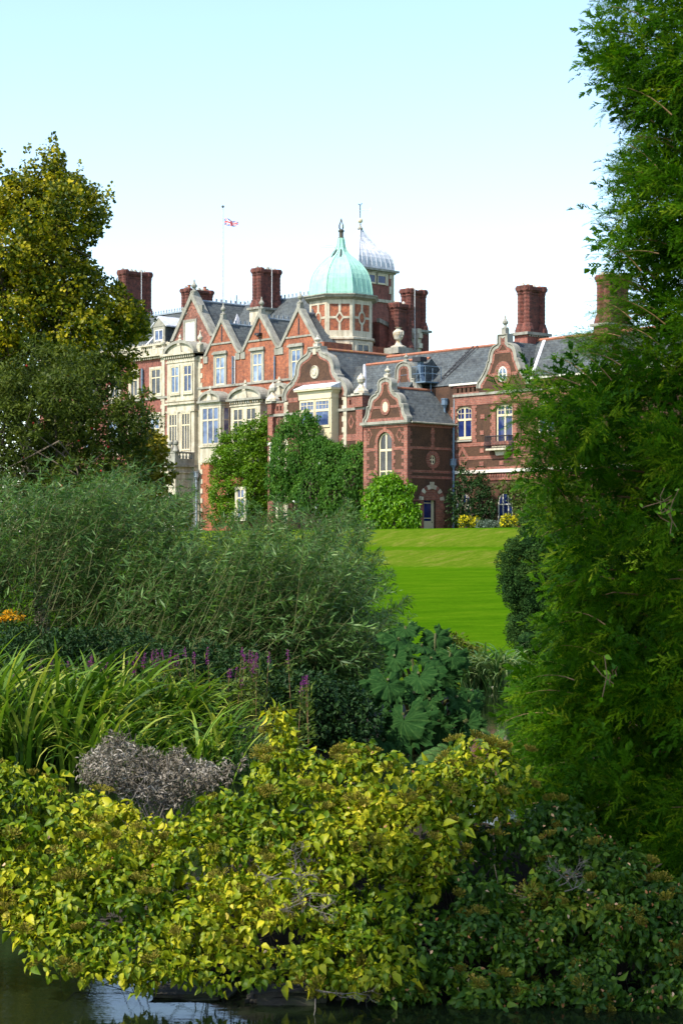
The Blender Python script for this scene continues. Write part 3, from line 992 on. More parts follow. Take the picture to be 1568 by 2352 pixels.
m.box(hs(1042, TB), cB - hwB, TB - 0.08, TB + 0.56, zPB, zPB + 0.14)
m.build("string_course", "stone_grey", house)
PB = smooth_prof([(1.0, 0.0), (1.03, .11), (.98, .23), (.87, .325), (.77, .365)], 4) + [(.735, .385), (.73, .42)] + smooth_prof([(.67, .45), (.615, .53), (.60, .62), (.55, .73), (.45, .81), (.32, .86), (.24, .89), (.205, .94)], 3) + [(.20, 1.0), (0, 1.0)]
HB = hz(1196, 1318, TB) - zPB
out = dutch_gable(cB, zPB, hwB, HB, PB, TB - 0.02, cw=0.34, thick=0.7)
m = MB()
m.box(cB - hwB + 0.3, cB + hwB - 0.3, TB - 0.01, TB + 0.5, zSB + 0.13, zPB + 0.05)
m.build("gable", "carrstone", house)
finial(cB, TB + 0.3, zPB + HB, 1.15, "stone_mottled", 0.3)
for sx in (-1, 1):
    m = MB()
    x0 = cB + sx * hwB
    quoins(m, x0, 0, zPB, TB - 0.07, TB + 0.02, 0.62, step=0.5, side=-sx, alt=0.72)
    m.build("quoins", "stone_cream", house)
m = MB()
m.box(cB - .22, cB + .22, TB - 0.1, TB, zPB + HB * 0.86, zPB + HB * 0.99)
m.build("keystone", "stone_cream", house)
m = MB()
for z in (hz(1270, 1505, TB),):
    m.box(cB + hwB * .56, cB + hwB * .86, TB - .03, TB, z - .22, z + .22)
    m.box(cB - hwB * .86, cB - hwB * .56, TB - .03, TB, z - .22, z + .22)
m.box(cB - hwB * .62, cB + hwB * .62, TB - .045, TB, zPB + HB * .29, zPB + HB * .345)
zl = hz(1300, 1655, TB)
m.box(sBl, sBr, TB - .03, TB + .02, zl - .5, zl + .1)
quoins(m, sBr, 0, zSB - .13, TB - 0.35, TB + 0.02, 0.9, step=0.3, side=-1, alt=0.92)
quoins(m, sBl, 0, zSB - .13, TB - 0.35, TB + 0.02, 0.75, step=0.3, side=1, alt=0.92)
for pc in (1333, 1060):
    dx, dz = hs(pc, TB), hz(pc, 1602, TB)
    for sx in (-1, 1):
        for sz in (-1, 1):
            m.prism([(dx + sx * 0.42, dz), (dx + sx * 0.26, dz), (dx, dz + sz * 0.46), (dx, dz + sz * 0.70)], TB - .03, TB + .02)
m.build("brick_dressing", "brick_pink", house)
for s0, s1 in ((hs(1350, TB), sBr + .04), (sBl - .04, hs(1042, TB))):
    m = MB()
    m.box(s0, s1, TB - .38, TB + .55, zSB + .13, zPB - .02)
    m.build("pier", "brick_pink", house)
    c = (s0 + s1) / 2
    m = MB()
    m.box(s0 - .12, s1 + .12, TB - .5, TB + .67, zPB - .02, zPB + .18)
    m.lathe([(.75, zPB + .18), (.72, zPB + .4), (.38, zPB + .75), (.22, zPB + .95), (.2, zPB + 1.1), (.34, zPB + 1.2), (.42, zPB + 1.5), (.3, zPB + 1.75), (.12, zPB + 1.9), (.05, zPB + 2.05)], c, TB + .08, 8, rot=math.pi / 8)
    m.build("finial", "stone_mottled", house)
# oval medallion with a raised shield-like relief
m = MB()
ro, rz_ = 17 / 29.2, 27 / 43.4
zo = hz(1196, 1413, TB)
N = 28
rings = []
for r, d in ((1.0, 0.0), (1.0, -.10), (.9, -.15), (.8, -.09), (.55, -.08), (.5, -.16), (.3, -.2), (.12, -.15), (0.01, -.17)):
    rings.append([m.pt((cB + ro * r * math.cos(2 * math.pi * i / N) * (1 + .08 * math.sin(5 * i) * (0.3 < r < .6)), TB - .02 + d, zo + rz_ * r * math.sin(2 * math.pi * i / N))) for i in range(N)])
for a, b in zip(rings[:-1], rings[1:]):
    for i in range(N):
        m.face((a[i], a[(i + 1) % N], b[(i + 1) % N], b[i]))
m.face(rings[-1])
m.build("medallion", "stone_cream", house)
# oriel window below
o0, o1 = hs(1137, TB - .9), hs(1258, TB - .9)
zo1, zo0 = hz(1200, 1478, TB - .9), hz(1200, 1625, TB - .9)
TO = TB - .9
m = MB()
m.box(o0, o1, TO, TB, zo0 - 1.6, zo1 - .9)
m.prism([(o0 - .05, zo1 - .9), (o1 + .05, zo1 - .9), (o1 + .05, zo1 - .5), (o1 + .3, zo1 - .1), (o1 + .3, zo1), (o0 - .3, zo1), (o0 - .3, zo1 - .1), (o0 - .05, zo1 - .5)], TO - .1, TB)
m.box(o0 - .38, o1 + .38, TO - .38, TB, zo1 - .12, zo1 + .04)
ori = m.build("oriel", "paint_cream", house)
m = MB()
m.prism([(TO - .42, zo1 + .042), (TO - .42, zo1 + .12), (TB, zo1 + .62), (TB, zo1 + .042)], o0 - .42, o1 + .42, 'x')
m.build("lead_roof", "lead", ori)
w3 = (o1 - o0 - .2) / 2
for i in range(2):
    x0 = o0 + .14 + i * (w3 - .02)
    window(TF(TO - .03), x0, x0 + w3 - .12, zo0, zo1 - 1.0, vb=((0.5, .05),) if i == 0 else (), hb=((0.62, .11),), d=0.0, glass=("glass_blue", "glass_blue")[i], fw=.14, fine=(0.64, 4, 2), sill=False)
# roof
zRB = hz(1225, 1326, TB + 1)
m = MB()
m.prism([(cB - hwB * .98, zPB - .1), (cB + hwB * .98, zPB - .1), (cB, zRB)], TB + .5, TB + 15)
m.build("roof", "slate_lichen", house)
m = MB()
m.tube([(cB, TB + .6, zRB + .02), (cB, TB + 15, zRB + .02)], 0.16, n=6)
m.build("ridge", "ridge_lichen", house)
# lower link roof between the big gable and the right range, with its lead valley
tl = TB + 4.0
zl1 = hz(1440, 1382, tl)
m = MB()
m.prism([(TB + .4, zPB - .2), (tl + 4, zPB - .2), (tl, zl1)], cB + .5, c2 + 1.2, 'x')
m.build("roof", "slate", house)
m = MB()
m.tube([(hs(1392, tl), tl, zl1 + .03), (c2 + 1.0, tl, zl1 + .03)], 0.15, n=6)
m.build("ridge", "ridge_tile", house)
m = MB()
m.tube([(hs(1387, TB + .5) - .1, TB + .5, zPB + .1), (hs(1384, tl) , tl, zl1 + .05)], 0.14, n=4)
m.build("valley_flashing", "lead", house)
# ============ orange brick main block with three pointed gables
sM0, sM1 = hs(752, TM), hs(1230, TM)
zK = hz(911, 1336, TM)
m = MB()
m.box(sM0, sM1, TM, TM + 14, -0.6, zK)
wallM = m.build("wall", "brick_orange", house)
feet = [hs(778, TM), hs(911, TM), hs(1055, TM)]
pk = [hs(842, TM), hs(987, TM), hs(1134, TM)]
zpk = [hz(842, 1193, TM), hz(987, 1179, TM), hz(1134, 1164, TM)]
zP = sum(zpk) / 3
hwM = (pk[1] - pk[0] + pk[2] - pk[1]) / 4 - 0.18
for i, c in enumerate(pk):
    m = MB()
    m.prism([(c - hwM + .1, zK), (c + hwM - .1, zK), (c, zP - .55)], TM + 0.004, TM + .5)
    m.build("gable", "brick_orange", house)
    m = MB()
    for sx in (-1, 1):
        m.prism([(c + sx * (hwM + .12), zK - .05), (c + sx * (hwM - .25), zK - .05), (c, zP - .62), (c, zP)], TM - .14, TM + .62)
        a, b = sorted((c + sx * (hwM + .14), c + sx * (hwM - .55)))
        m.box(a, b, TM - .1, TM + .6, zK - .75, zK - .06)
    m.build("coping", "stone_grey", house)
    m = MB()
    zb = hz((842, 987, 1134)[i], (1303, 1291, 1277)[i], TM)
    hw = hwM * (zP - .6 - zb) / (zP - .6 - zK)
    m.box(c - hw, c + hw, TM - .08, TM + .01, zb - .1, zb + .08)
    m.build("string_course", "stone_grey", house)
    m = MB()
    m.box(c - .09, c + .09, TM - .02, TM, zb + .2, zb + 1.75)
    m.build("ventilation_slit", "iron_black", house)
    finial(c, TM + .2, zP - .35, 1.75, "stone_grey", 0.24)
    m = MB()
    m.prism([(c - hwM, zK + .05), (c + hwM, zK + .05), (c, zP - .75)], TM + .5, TM + 7)
    m.build("roof", "slate", house)
    m = MB()
    m.tube([(c, TM + .62, zP - .72), (c, TM + 7, zP - .72)], .12, n=6)
    for y in np.arange(TM + 1.2, TM + 6.5, .62):
        m.box(c - .03, c + .03, y - .09, y + .09, zP - .66, zP - .28)
    m.build("ridge", "lead_dark", house)
for c in (feet[1], feet[2], sM0 + .1):
    m = MB()
    m.box(c - .28, c + .28, TM - .16, TM + .3, zK - .1, zK + .12)
    m.build("gutter", "stone_grey", house)
m = MB()       # a little black lamp on the middle gable
zl_ = hz(985, 1270, TM)
m.box(pk[1] - .35, pk[1] + .35, TM - .45, TM - .02, zl_ - .08, zl_ + .12)
m.ball((pk[1] + .1, TM - .4, zl_ - .12), .16, 6)
m.build("lamp", "iron_black", house)
for (p0, p1, y0, y1) in ((820, 855, 1463, 1354), (961, 997, 1453, 1340), (1107, 1144, 1440, 1326)):
    window(TF(TM), hs(p0, TM), hs(p1, TM), hz((p0 + p1) / 2, y0, TM), hz((p0 + p1) / 2, y1, TM), vb=(.5,), hb=(.60,), d=-.02, glass="glass_sky", sur="stone_grey" if p0 > 1100 else "stone_mottled" if False else "stone_grey", sw=.30, sill=False, fw=.11)
m = MB()
zs = hz(918, 1459, TM)
m.box(sM0 - .02, sM1, TM - .13, TM + .02, zs - .1, zs + .12)
m.build("string_course", "stone_grey", house)
m = MB()
quoins(m, sM0 - .03, 0, zK, TM - .06, TM + .9, .82, step=.5, side=1, alt=.62)
m.build("quoins", "stone_cream", house)
for px in (887, 895, 1046):
    drainpipe(hs(px, TM), TM - .14, zs + .1, hz(px, 1352, TM), False, r=.085 if px != 895 else .05, mat="pipe_blue" if px != 895 else "metal_pale")

def pediment(c, hw, z, H, t0, t1, mat="stone_grey"):
    """curved broken pediment: arched hood, filled tympanum, cartouche"""
    o = [(c - hw * math.cos(math.pi * i / 16), z + H * math.sin(math.pi * i / 16)) for i in range(17)]
    m = MB()
    m.strip(o, .30, t0 - .25, t1, inset=0)
    m.box(c - hw - .1, c + hw + .1, t0 - .32, t1, z - .22, z)
    p = m.build("pediment", mat, house)
    m = MB()
    m.prism([(c + (x - c) * .9, z + (y - z) * .85) for x, y in o], t0, t1 - .05)
    m.prism([(c - .42, z), (c + .42, z), (c + .25, z + H * .62), (c - .25, z + H * .62)], t0 - .2, t0)
    m.box(c - .22, c + .22, t0 - .24, t0, z + H * .6, z + H * 1.03)
    m.lathe([(.22, z + H * 1.03), (.1, z + H * 1.12), (.17, z + H * 1.25), (.05, z + H * 1.5)], c, t0, 8)
    m.build("tympanum", "stone_cream", p)
    return p

# three-light bay
tb1 = TM - 1.25
b0, b1 = hs(760, tb1), hs(838, tb1)
zt, zb = hz(800, 1546, tb1), hz(800, 1690, tb1)
m = MB()
m.box(b0, b1, tb1, TM, zb - 1.5, hz(800, 1522, tb1))
for i in range(3):
    m.box(b0 - .05 - .05 * i, b1 + .05 + .05 * i, tb1 - .05 - .05 * i, TM, hz(800, 1546, tb1) + .12 + .22 * i, hz(800, 1546, tb1) + .28 + .22 * i)
m.box(b0 - .1, b1 + .1, tb1 - .12, TM, zb - .2, zb - .02)
m.box(b0 - .1, b1 + .1, tb1 - .12, TM, zb - 1.75, zb - 1.5)
m.build("bay", "stone_cream", house)
w0, w1 = hs(769, tb1), hs(832, tb1)
window(TF(tb1), w0, w1, zb, zt, vb=((.333, .1), (.667, .1)), hb=((.66, .09),), d=-.02, glass="glass_blue", fm="stone_cream", fw=.12, sill=False)
ta, tbb = ht(846, b1), ht(871, b1)
window(TS(b1), ta, tbb - .05, zb, zt, vb=(), hb=((.66, .07),), d=-.02, glass="glass_sky", fm="stone_cream", fw=.12, sill=False)
pediment((b0 + b1) / 2, (b1 - b0) / 2 + .1, hz(796, 1521, tb1), 1.0, tb1, TM)
# oriel with two pairs of lights
to = TM - 1.15
b0, b1 = hs(876, to), hs(988, to)
zt, zb = hz(930, 1549, to), hz(930, 1700, to)
zc = hz(930, 1513, to)
m = MB()
m.box(b0, b1, to, TM - .5, zb - 1.6, zc - .45)
m.box(b0 - .1, b1 + .1, to - .1, TM - .4, zt + .22, zt + .34)
m.build("oriel", "stone_cream", house)
m = MB()
m.box(b0, b1, to + .02, TM, zc - .45, zc - .2)
m.box(b0 - .02, b1 + .05, TM - .5, TM + .02, zb - 1.6, zc - .45)
x = b0 + .05
while x < b1:
    m.box(x, x + .14, to - .2, to, zc - .48, zc - .21)
    x += .36
for y in np.arange(to + .1, TM - .1, .36):
    m.box(b1, b1 + .2, y, y + .14, zc - .48, zc - .21)
m.build("corbel", "stone_mottled", house)
mid = (hs(924, to) + hs(936, to)) / 2
window(TF(to), hs(887, to), hs(924, to), zb, zt, vb=(.5,), hb=((.70, .05),), d=-.02, glass="glass_dark", sill=False, fw=.12)
window(TF(to), hs(936, to), hs(974, to), zb, zt, vb=(.5,), hb=((.70, .05),), d=-.02, glass="glass_dark", sill=False, fw=.12)
m = MB()
m.box(b0 - .35, b1 + .4, to - .35, TM, zc - .2, zc + .02)
m.build("cornice", "stone_grey", house)
pediment((b0 + b1) / 2, (b1 - b0) / 2 + .35, zc + .02, hz(930, 1466, to) - zc, to, TM)
# small pediment half hidden by the big gable
pediment(hs(1072, TM), 1.6, hz(1072, 1500, TM), 1.2, TM - .4, TM)
# ground floor windows of the main block
for p0, p1, gl in ((872, 884, "glass_dark"), (922, 948, "glass_dark"), (1012, 1040, "glass_blue"), (1140, 1163, "glass_navy")):
    window(TF(TM if p0 < 1000 else TB), hs(p0, TM), hs(p1, TM), hz(p0, 1972, TM), hz(p0, 1860, TM), vb=(.5,), hb=(.7,), d=-.03, glass=gl, sur="stone_cream", sw=.26, head=False)
# white stone bay top seen between the climbers
m = MB()
wa, wb = hs(1022, TB - .6), hs(1062, TB - .6)
m.box(wa, wb, TB - .6, TB + 1, hz(1040, 1775, TB - .6), hz(1040, 1690, TB - .6))
m.box(wa - .12, wb + .12, TB - .75, TB + 1, hz(1040, 1690, TB - .6), hz(1040, 1680, TB - .6))
m.build("bay", "paint_white", house)

# ============ recessed left wall with balustrade, stone bay and big mottled gable
sL0, sL1 = hs(150, TL), hs(790, TL)
zC = hz(560, 1358, TL)
m = MB()
m.box(sL0, sL1, TL, TL + 12, -0.6, zC)
m.build("wall", "brick_red", house)
for (p0, p1) in ((576, 611), (497, 524), (420, 455), (330, 365)):
    window(TF(TL), hs(p0, TL), hs(p1, TL), hz(594, 1499, TL), hz(594, 1401, TL), vb=(.5,), hb=(.66,), d=-.02, glass="glass_dark" if p0 > 560 else "glass_dark", sur="stone_cream", sw=.3, head=False)
    window(TF(TL), hs(p0 - 4, TL), hs(p1 - 4, TL), hz(590, 1712, TL), hz(590, 1586, TL), vb=(.5,), hb=(.66,), d=-.02, glass="glass_sky", sur="stone_cream", sw=.3, head=True)
m = MB()
for py in (1512,):
    z = hz(590, py, TL)
    m.box(sL0, sL1, TL - .14, TL + .02, z - .12, z + .12)
m.build("string_course", "stone_grey", house)
m = MB()
quoins(m, hs(627, TL), 0, zC, TL - .08, TL + .02, .75, step=.42, side=-1, alt=.7)
m.build("quoins", "stone_cream", house)
m = MB()
m.box(sL0, sL1, TL - .5, TL + .1, zC, zC + .22)
m.box(sL0, sL1, TL - .3, TL + .1, zC + .22, zC + .75)
m.build("cornice", "stone_cream", house)
m = MB()
x = sL0
while x < hs(640, TL):
    m.box(x, x + .15, TL - .34, TL, zC - .26, zC - .005)
    x += .38
m.build("corbel", "stone_cream", house)
drainpipe(hs(545, TL), TL - .2, 0, hz(545, 1400, TL), False, r=.13)
zB0, zB1 = zC + .75, hz(560, 1312, TL)
m = MB()
m.box(sL0, hs(655, TL), TL - .3, TL + .05, zB0, zB0 + .12)
m.box(sL0, hs(655, TL), TL - .36, TL + .1, zB1 - .16, zB1)
x, i = hs(650, TL), 0
while x > hs(400, TL):
    if i % 7 == 0:
        m.box(x - .3, x + .3, TL - .33, TL + .06, zB0, zB1 - .16)
        x -= .52
    else:
        m.lathe([(.09, zB0 + .12), (.06, zB0 + .2), (.13, zB0 + .42), (.05, zB0 + .75), (.1, zB1 - .17)], x, TL - .13, 6)
        x -= .36
    i += 1
m.build("balustrade", "stone_cream", house)
# mansard slope, dormer, crested ridge
zMR = hz(640, 1192, TL + 4.5)
m = MB()
m.prism([(TL + .5, zC + .3), (TL + 12, zC + .3), (TL + 7, zMR), (TL + 4.5, zMR)], sL0, hs(737, TL), 'x')
m.build("roof", "slate", house)
m = MB()
for x in np.arange(hs(380, TL + 4.5), hs(700, TL + 4.5), .5):
    m.box(x - .08, x + .08, TL + 4.47, TL + 4.53, zMR, zMR + .3)
    m.lathe([(.02, zMR + .3), (.1, zMR + .4), (.01, zMR + .6)], x, TL + 4.5, 5)
m.box(hs(300, TL + 4.5), hs(737, TL), TL + 4.3, TL + 4.7, zMR - .05, zMR + .12)
m.build("ridge", "lead_dark", house)
m = MB()
vs = hs(538, TL + 1)
m.prism([(vs - .2, zC + .6), (vs + .15, zC + .6), (vs + .7, zC + 3.4), (vs + .4, zC + 3.4)], TL + .3, TL + .5)
for v in range(len(m.v)):
    x, y, z = m.v[v]
    m.v[v] = (x, y + max(0, z - zC - .4) * .9, z)
m.build("valley_flashing", "lead", house)
d0, d1 = hs(586, TL + .6), hs(628, TL + .6)
zd0, zd1, zd2 = hz(606, 1296, TL + .6), hz(606, 1240, TL + .6), hz(603, 1202, TL + .6)
m = MB()
m.box(d0, d1, TL + .62, TL + 5, zd0 - .5, zd1)
dor = m.build("dormer", "slate", house)
m = MB()
m.box(d0 - .05, d1 + .05, TL + .5, TL + .62, zd0 - .5, zd1)
m.prism([(d0 - .35, zd1), (d1 + .35, zd1), ((d0 + d1) / 2, zd2 - .1)], TL + .45, TL + .65)
m.build("dormer_front", "stone_grey", dor)
m = MB()
cdm = (d0 + d1) / 2
for sx in (-1, 1):
    e = cdm + sx * ((d1 - d0) / 2 + .45)
    m.prism([(e, zd1 + .02), (e, zd1 - .12), (cdm, zd2 - .12), (cdm, zd2 + .05)], TL + .38, TL + 5.5)
m.build("lead_roof", "lead", dor)
window(TF(TL + .5), d0 + .28, d1 - .22, zd0, zd1 - .35, vb=(.5,), hb=(), d=-.02, glass="glass_blue", sill=False, fw=.1, fm="paint_white")
# big gable
cG = hs(737, TL)
zf = hz(815, 1268, TL)
hwG0 = hs(815, TL) - cG
zpG = hz(740, 1108, TL)
m = MB()
m.prism([(cG - hwG0 + .1, zf - 1.2), (cG + hwG0 - .1, zf - 1.2), (cG + hwG0 - .1, zf), (cG, zpG - .5), (cG - hwG0 + .1, zf)], TL - .25, TL + .4)
m.build("gable", "brick_mottled", house)
m = MB()
for sx in (-1, 1):
    m.prism([(cG + sx * (hwG0 + .2), zf - .2), (cG + sx * (hwG0 - .3), zf - .2), (cG, zpG - .75), (cG, zpG)], TL - .42, TL + .6)
    a, b = sorted((cG + sx * (hwG0 * .5), cG + sx * (hwG0 * .26)))
    zz = zf + (zpG - zf) * .52
    m.box(a, b, TL - .3, TL, zz, zz + .75)
m.build("coping", "stone_grey", house)
finial(cG, TL, zpG - .6, 2.0, "stone_grey", .3)
window(TF(TL - .25), hs(712, TL), hs(749, TL), hz(729, 1297, TL), hz(729, 1222, TL), vb=(.5,), hb=(), d=-.02, glass="glass_pale", sur="stone_grey", sw=.3, head=False, fm="paint_white")
m = MB()
m.prism([(cG - hwG0, zf - .1), (cG + hwG0, zf - .1), (cG, zpG - .9)], TL + .4, TL + 12)
m.build("roof", "slate", house)
m = MB()
m.tube([(cG, TL + .6, zpG - .86), (cG, TL + 9, zpG - .86)], .14, n=6)
for y in np.arange(TL + 3, TL + 9, .66):
    m.box(cG - .03, cG + .03, y - .1, y + .1, zpG - .8, zpG - .45)
m.build("ridge", "lead_dark", house)
# main roof behind the three gables
tr = TM + 9
zmr = hz(930, 1160, tr)
m = MB()
m.prism([(TM + 1.5, zK + .2), (tr + 7, zK + .2), (tr, zmr)], cG - 2, hs(1290, tr), 'x')
m.build("roof", "slate", house)
m = MB()
m.tube([(cG, tr, zmr + .02), (hs(1290, tr), tr, zmr + .02)], .16, n=6)
for x in np.arange(hs(900, tr), hs(1200, tr), .62):
    m.box(x - .09, x + .09, tr - .03, tr + .03, zmr + .1, zmr + .5)
m.build("ridge", "lead_dark", house)
m = MB()
m.tube([(hs(906, tr - .1), tr - .1, zmr), (hs(894, tr - 3.6), tr - 3.6, zmr + (zK + .2 - zmr) * .48 + .12)], .34, n=4)
m.build("valley_flashing", "lead", house)

# stone two-storey bay
tb = 6.0
c0, c1 = hs(634, tb), hs(738, tb)
zP0 = hz(680, 1344, tb)
m = MB()
m.box(c0, c1, tb, TL, 0, zP0 - .5)
for py, e in ((1372, .08), (1520, .12), (1532, .2), (1562, .1)):
    z = hz(685, py, tb)
    m.box(c0 - e, c1 + e, tb - e, TL - .3, z - .1, z + .1)
bay = m.build("bay", "stone_cream", house)
m = MB()
m.box(c0 - .35, c1 + .3, tb - .4, TL, zP0 - .12, zP0 + .1)
x = c0 - .2
while x < c1 + .1:
    m.box(x, x + .16, tb - .25, tb, zP0 - .45, zP0 - .13)
    x += .37
m.build("cornice", "stone_cream", house)
pediment((c0 + c1) / 2 - .1, (c1 - c0) / 2 + .3, zP0 + .1, hz(680, 1293, tb) - zP0 - .1, tb, TL)
for p0, p1 in ((651, 681), (699, 729)):
    window(TF(tb), hs(p0, tb), hs(p1, tb), hz(690, 1492, tb), hz(690, 1388, tb), vb=(.5,), hb=((.64, .05),), d=-.02, glass="glass_sky" if p0 < 690 else "glass_blue", sur="stone_cream", sw=.16, proud=.1, head=False, fw=.1)
    q = window(TF(tb), hs(p0 - 8, tb), hs(p1 - 7, tb), hz(682, 1712, tb), hz(682, 1570, tb), vb=(.36, .68), hb=((.68, .06),), d=-.02, glass="glass_dark", sur="stone_cream", sw=.16, proud=.1, head=False, fw=.1, sill=False)
for px in (612, 752):
    finial(hs(px, tb + .3) + .1, tb + .5, zP0 + .1, 2.2, "stone_cream", .26)
# porch with balcony
sP = hs(747, TM - .15)
tP = ht(664, sP)
s0P = hs(540, tP)
zp1, zp0 = hzs(665, 1714, sP), hzs(665, 1768, sP)
m = MB()
m.box(s0P, sP - .25, tP + .25, TL, 0, zp0 - .1)
for i, z in enumerate(np.arange(.4, zp0 - 1, .85)):
    m.box(s0P, sP - .18 + .0 * i, tP + .18, TL - .4, z, z + .72)
m.box(s0P, sP - .05, tP + .05, TL - .3, zp0 - .75, zp0 - .62)
m.build("porch", "stone_cream", house)
m = MB()
m.box(s0P, sP + .12, tP - .12, TL - .2, zp0 - .1, zp0 + .12)
m.box(s0P, sP, tP, TL - .3, zp0 + .12, zp0 + .75)
m.build("balcony", "stone_grey", house)
m = MB()
m.box(s0P, sP + .05, tP - .05, tP + .35, zp1 - .16, zp1)
m.box(sP - .35, sP + .05, tP + .35, TM - .02, zp1 - .16, zp1)
x = s0P
i = 0
while x < sP - .7:
    if i % 6 == 0:
        m.box(x - .3, x + .3, tP, tP + .3, zp0 + .75, zp1 - .16)
    else:
        m.lathe([(.1, zp0 + .75), (.14, zp0 + .95), (.06, zp0 + 1.2), (.11, zp1 - .17)], x, tP + .15, 6)
    x += .42
    i += 1
m.box(sP - .7, sP, tP, tP + .5, zp0 + .75, zp1 - .16)
y = tP + .75
while y < TM - .8:
    m.lathe([(.1, zp0 + .75), (.14, zp0 + .95), (.06, zp0 + 1.2), (.11, zp1 - .17)], sP - .15, y, 6)
    y += .42
m.box(sP - .3, sP, TM - .75, TM - .02, zp0 + .75, zp1 - .16)
m.build("balustrade", "stone_mottled" if False else "stone_grey", house)
for px, tt in ((645, tP + .1), (668, tP + .2)):
    x = hs(px, tt)
    m = MB()
    m.lathe([(.36, zp1), (.34, zp1 + .15), (.16, zp1 + .55), (.14, zp1 + .62), (.26, zp1 + .78), (.27, zp1 + .98), (.12, zp1 + 1.15), (.03, zp1 + 1.2)], x, tt, 10)
    m.build("finial", "stone_grey", house)
drainpipe(hs(744, TM - .5), TM - .45, -.3, hz(744, 1805, TM - .5), True, mat="lead_dark", r=.12)

# ============ octagonal tower with copper dome
def oct_tower():
    t = 11.5
    s = hs(1295, t)
    Y = hY(s, t)
    u = Y / FS                        # metres per photo pixel here
    R = 284 / 2.24 * u
    zz = lambda py: (YH - py) * u - HZ
    rot = math.pi / 8
    cv = math.cos(math.pi / 8)
    m = MB()
    m.lathe([(R * .98, zz(1400)), (R * .98, zz(1150))], s, t, 8, rot)
    m.build("tower", "brick_orange", house)
    z0, z1 = zz(1293), zz(1149)
    m = MB()
    m.lathe([(R * 1.03, zz(1400)), (R * 1.03, zz(1304))], s, t, 8, rot)
    m.lathe([(R * 1.0, zz(1304)), (R * 1.09, zz(1300)), (R * 1.09, zz(1293)), (R * 1.0, zz(1290))], s, t, 8, rot)
    a = R * .98 * cv                 # apothem of the brick face
    fw = R * .98 * math.sin(math.pi / 8)
    for k in range(8):
        ang = math.pi / 4 * k
        nx, ny = math.sin(ang), -math.cos(ang)
        tx, ty = math.cos(ang), math.sin(ang)
        def P(b, d, z):
            return (s + nx * (a - d) + tx * b, t + ny * (a - d) + ty * b, z)
        q = MB(P)
        H = z1 - z0
        e = .21 * fw
        q.box(-fw - .02, -fw + e, -.06, .02, z0, z1)
        q.box(fw - e, fw + .02, -.06, .02, z0, z1)
        q.box(-fw + e, fw - e, -.055, .02, z0, z0 + .18 * H)
        q.box(-fw + e, fw - e, -.055, .02, z1 - .13 * H, z1)
        q.box(-.07 * fw - .03, .07 * fw + .03, -.05, .02, z0 + .18 * H, z0 + .36 * H)
        q.box(-.07 * fw - .03, .07 * fw + .03, -.05, .02, z0 + .68 * H, z1 - .13 * H)
        zc = z0 + .52 * H
        q.box(-fw + e, -.28 * fw, -.05, .02, zc - .03 * H, zc + .03 * H)
        q.box(.28 * fw, fw - e, -.05, .02, zc - .03 * H, zc + .03 * H)
        rx, rz = (.36 * fw, .185 * H)
        n = 20 if k % 2 == 0 else 4
        for i in range(n):
            A, B = 2 * math.pi * i / n, 2 * math.pi * (i + 1) / n
            f = .70 if n > 4 else .58
            q.prism([(rx * f * math.cos(A), zc + rz * f * math.sin(A)), (rx * math.cos(A), zc + rz * math.sin(A)), (rx * math.cos(B), zc + rz * math.sin(B)), (rx * f * math.cos(B), zc + rz * f * math.sin(B))], -.052, .02)
        off = len(m.v)
        m.v += q.v
        m.f += [tuple(j + off for j in f) for f in q.f]
        m.m += [0] * len(q.f)
    m.build("stone_dressing", "stone_mottled" if False else "stone_cream", house)
    for k in range(8):
        ang = math.pi / 4 * k
        nx, ny = math.sin(ang), -math.cos(ang)
        tx, ty = math.cos(ang), math.sin(ang)
        a2 = R * 1.03 * cv
        T = lambda b, d, z, nx=nx, ny=ny, tx=tx, ty=ty: (s + nx * (a2 - d) + tx * b, t + ny * (a2 - d) + ty * b, z)
        if k in (0, 1, 7, 2):
            window(T, -.8, .8, zz(1352), zz(1316), vb=(.5,), hb=(), d=-.03, glass="glass_dark", sur="stone_cream", sw=.2, proud=.1, head=False, sill=False)
    m = MB()
    m.lathe([(R * 1.0, zz(1152)), (R * 1.05, zz(1148)), (R * 1.14, zz(1143)), (R * 1.16, zz(1136)), (R * 1.19, zz(1135)), (R * 1.19, zz(1131)), (R * .9, zz(1129))], s, t, 8, rot)
    m.build("cornice", "stone_grey", house)
    prof = [(285, 855), (288, 830), (285, 800), (279, 760), (270, 715), (256, 675), (233, 635), (204, 598), (168, 560), (126, 522), (88, 495), (60, 465), (42, 430), (32, 390), (25, 345)]
    pr = [(r / 2.24 * u, zz(750 + y / 2.24)) for r, y in prof]
    m = MB()
    m.lathe(pr, s, t, 8, rot)
    dome = m.build("dome", "verdigris", house)
    m = MB()
    for k in range(8):
        A = rot + 2 * math.pi * k / 8
        m.tube([(s + r * math.sin(A), t - r * math.cos(A), z) for r, z in pr], .06, n=5)
        for f in (-.33, .33, 0):        # standing seams, lower half
            B0 = rot + 2 * math.pi * (k + .5) / 8
            path = []
            for r, z in pr[:10]:
                ap = r * cv
                hw = r * math.sin(math.pi / 8) * f * 1.5
                path.append((s + ap * math.sin(B0) + hw * math.cos(B0), t - ap * math.cos(B0) + hw * math.sin(B0), z))
            m.tube(path, .022, n=4)
    m.build("seams", "verdigris", dome)
    m = MB()
    zt = lambda y: zz(750 + y / 2.24)
    w = lambda px: px / 2.24 * u
    m.lathe([(w(24), zt(346)), (w(24), zt(338)), (w(19), zt(336)), (w(19), zt(292)), (w(25), zt(290)), (w(27), zt(280)), (w(14), zt(270))], s, t, 12)
    for sx in (-1, 1):
        m.tube([(s + sx * w(8), t, zt(275)), (s + sx * w(22), t, zt(255)), (s + sx * w(22), t, zt(235)), (s + sx * w(8), t, zt(205)), (s + sx * w(1), t, zt(178))], w(7), w(4), n=6)
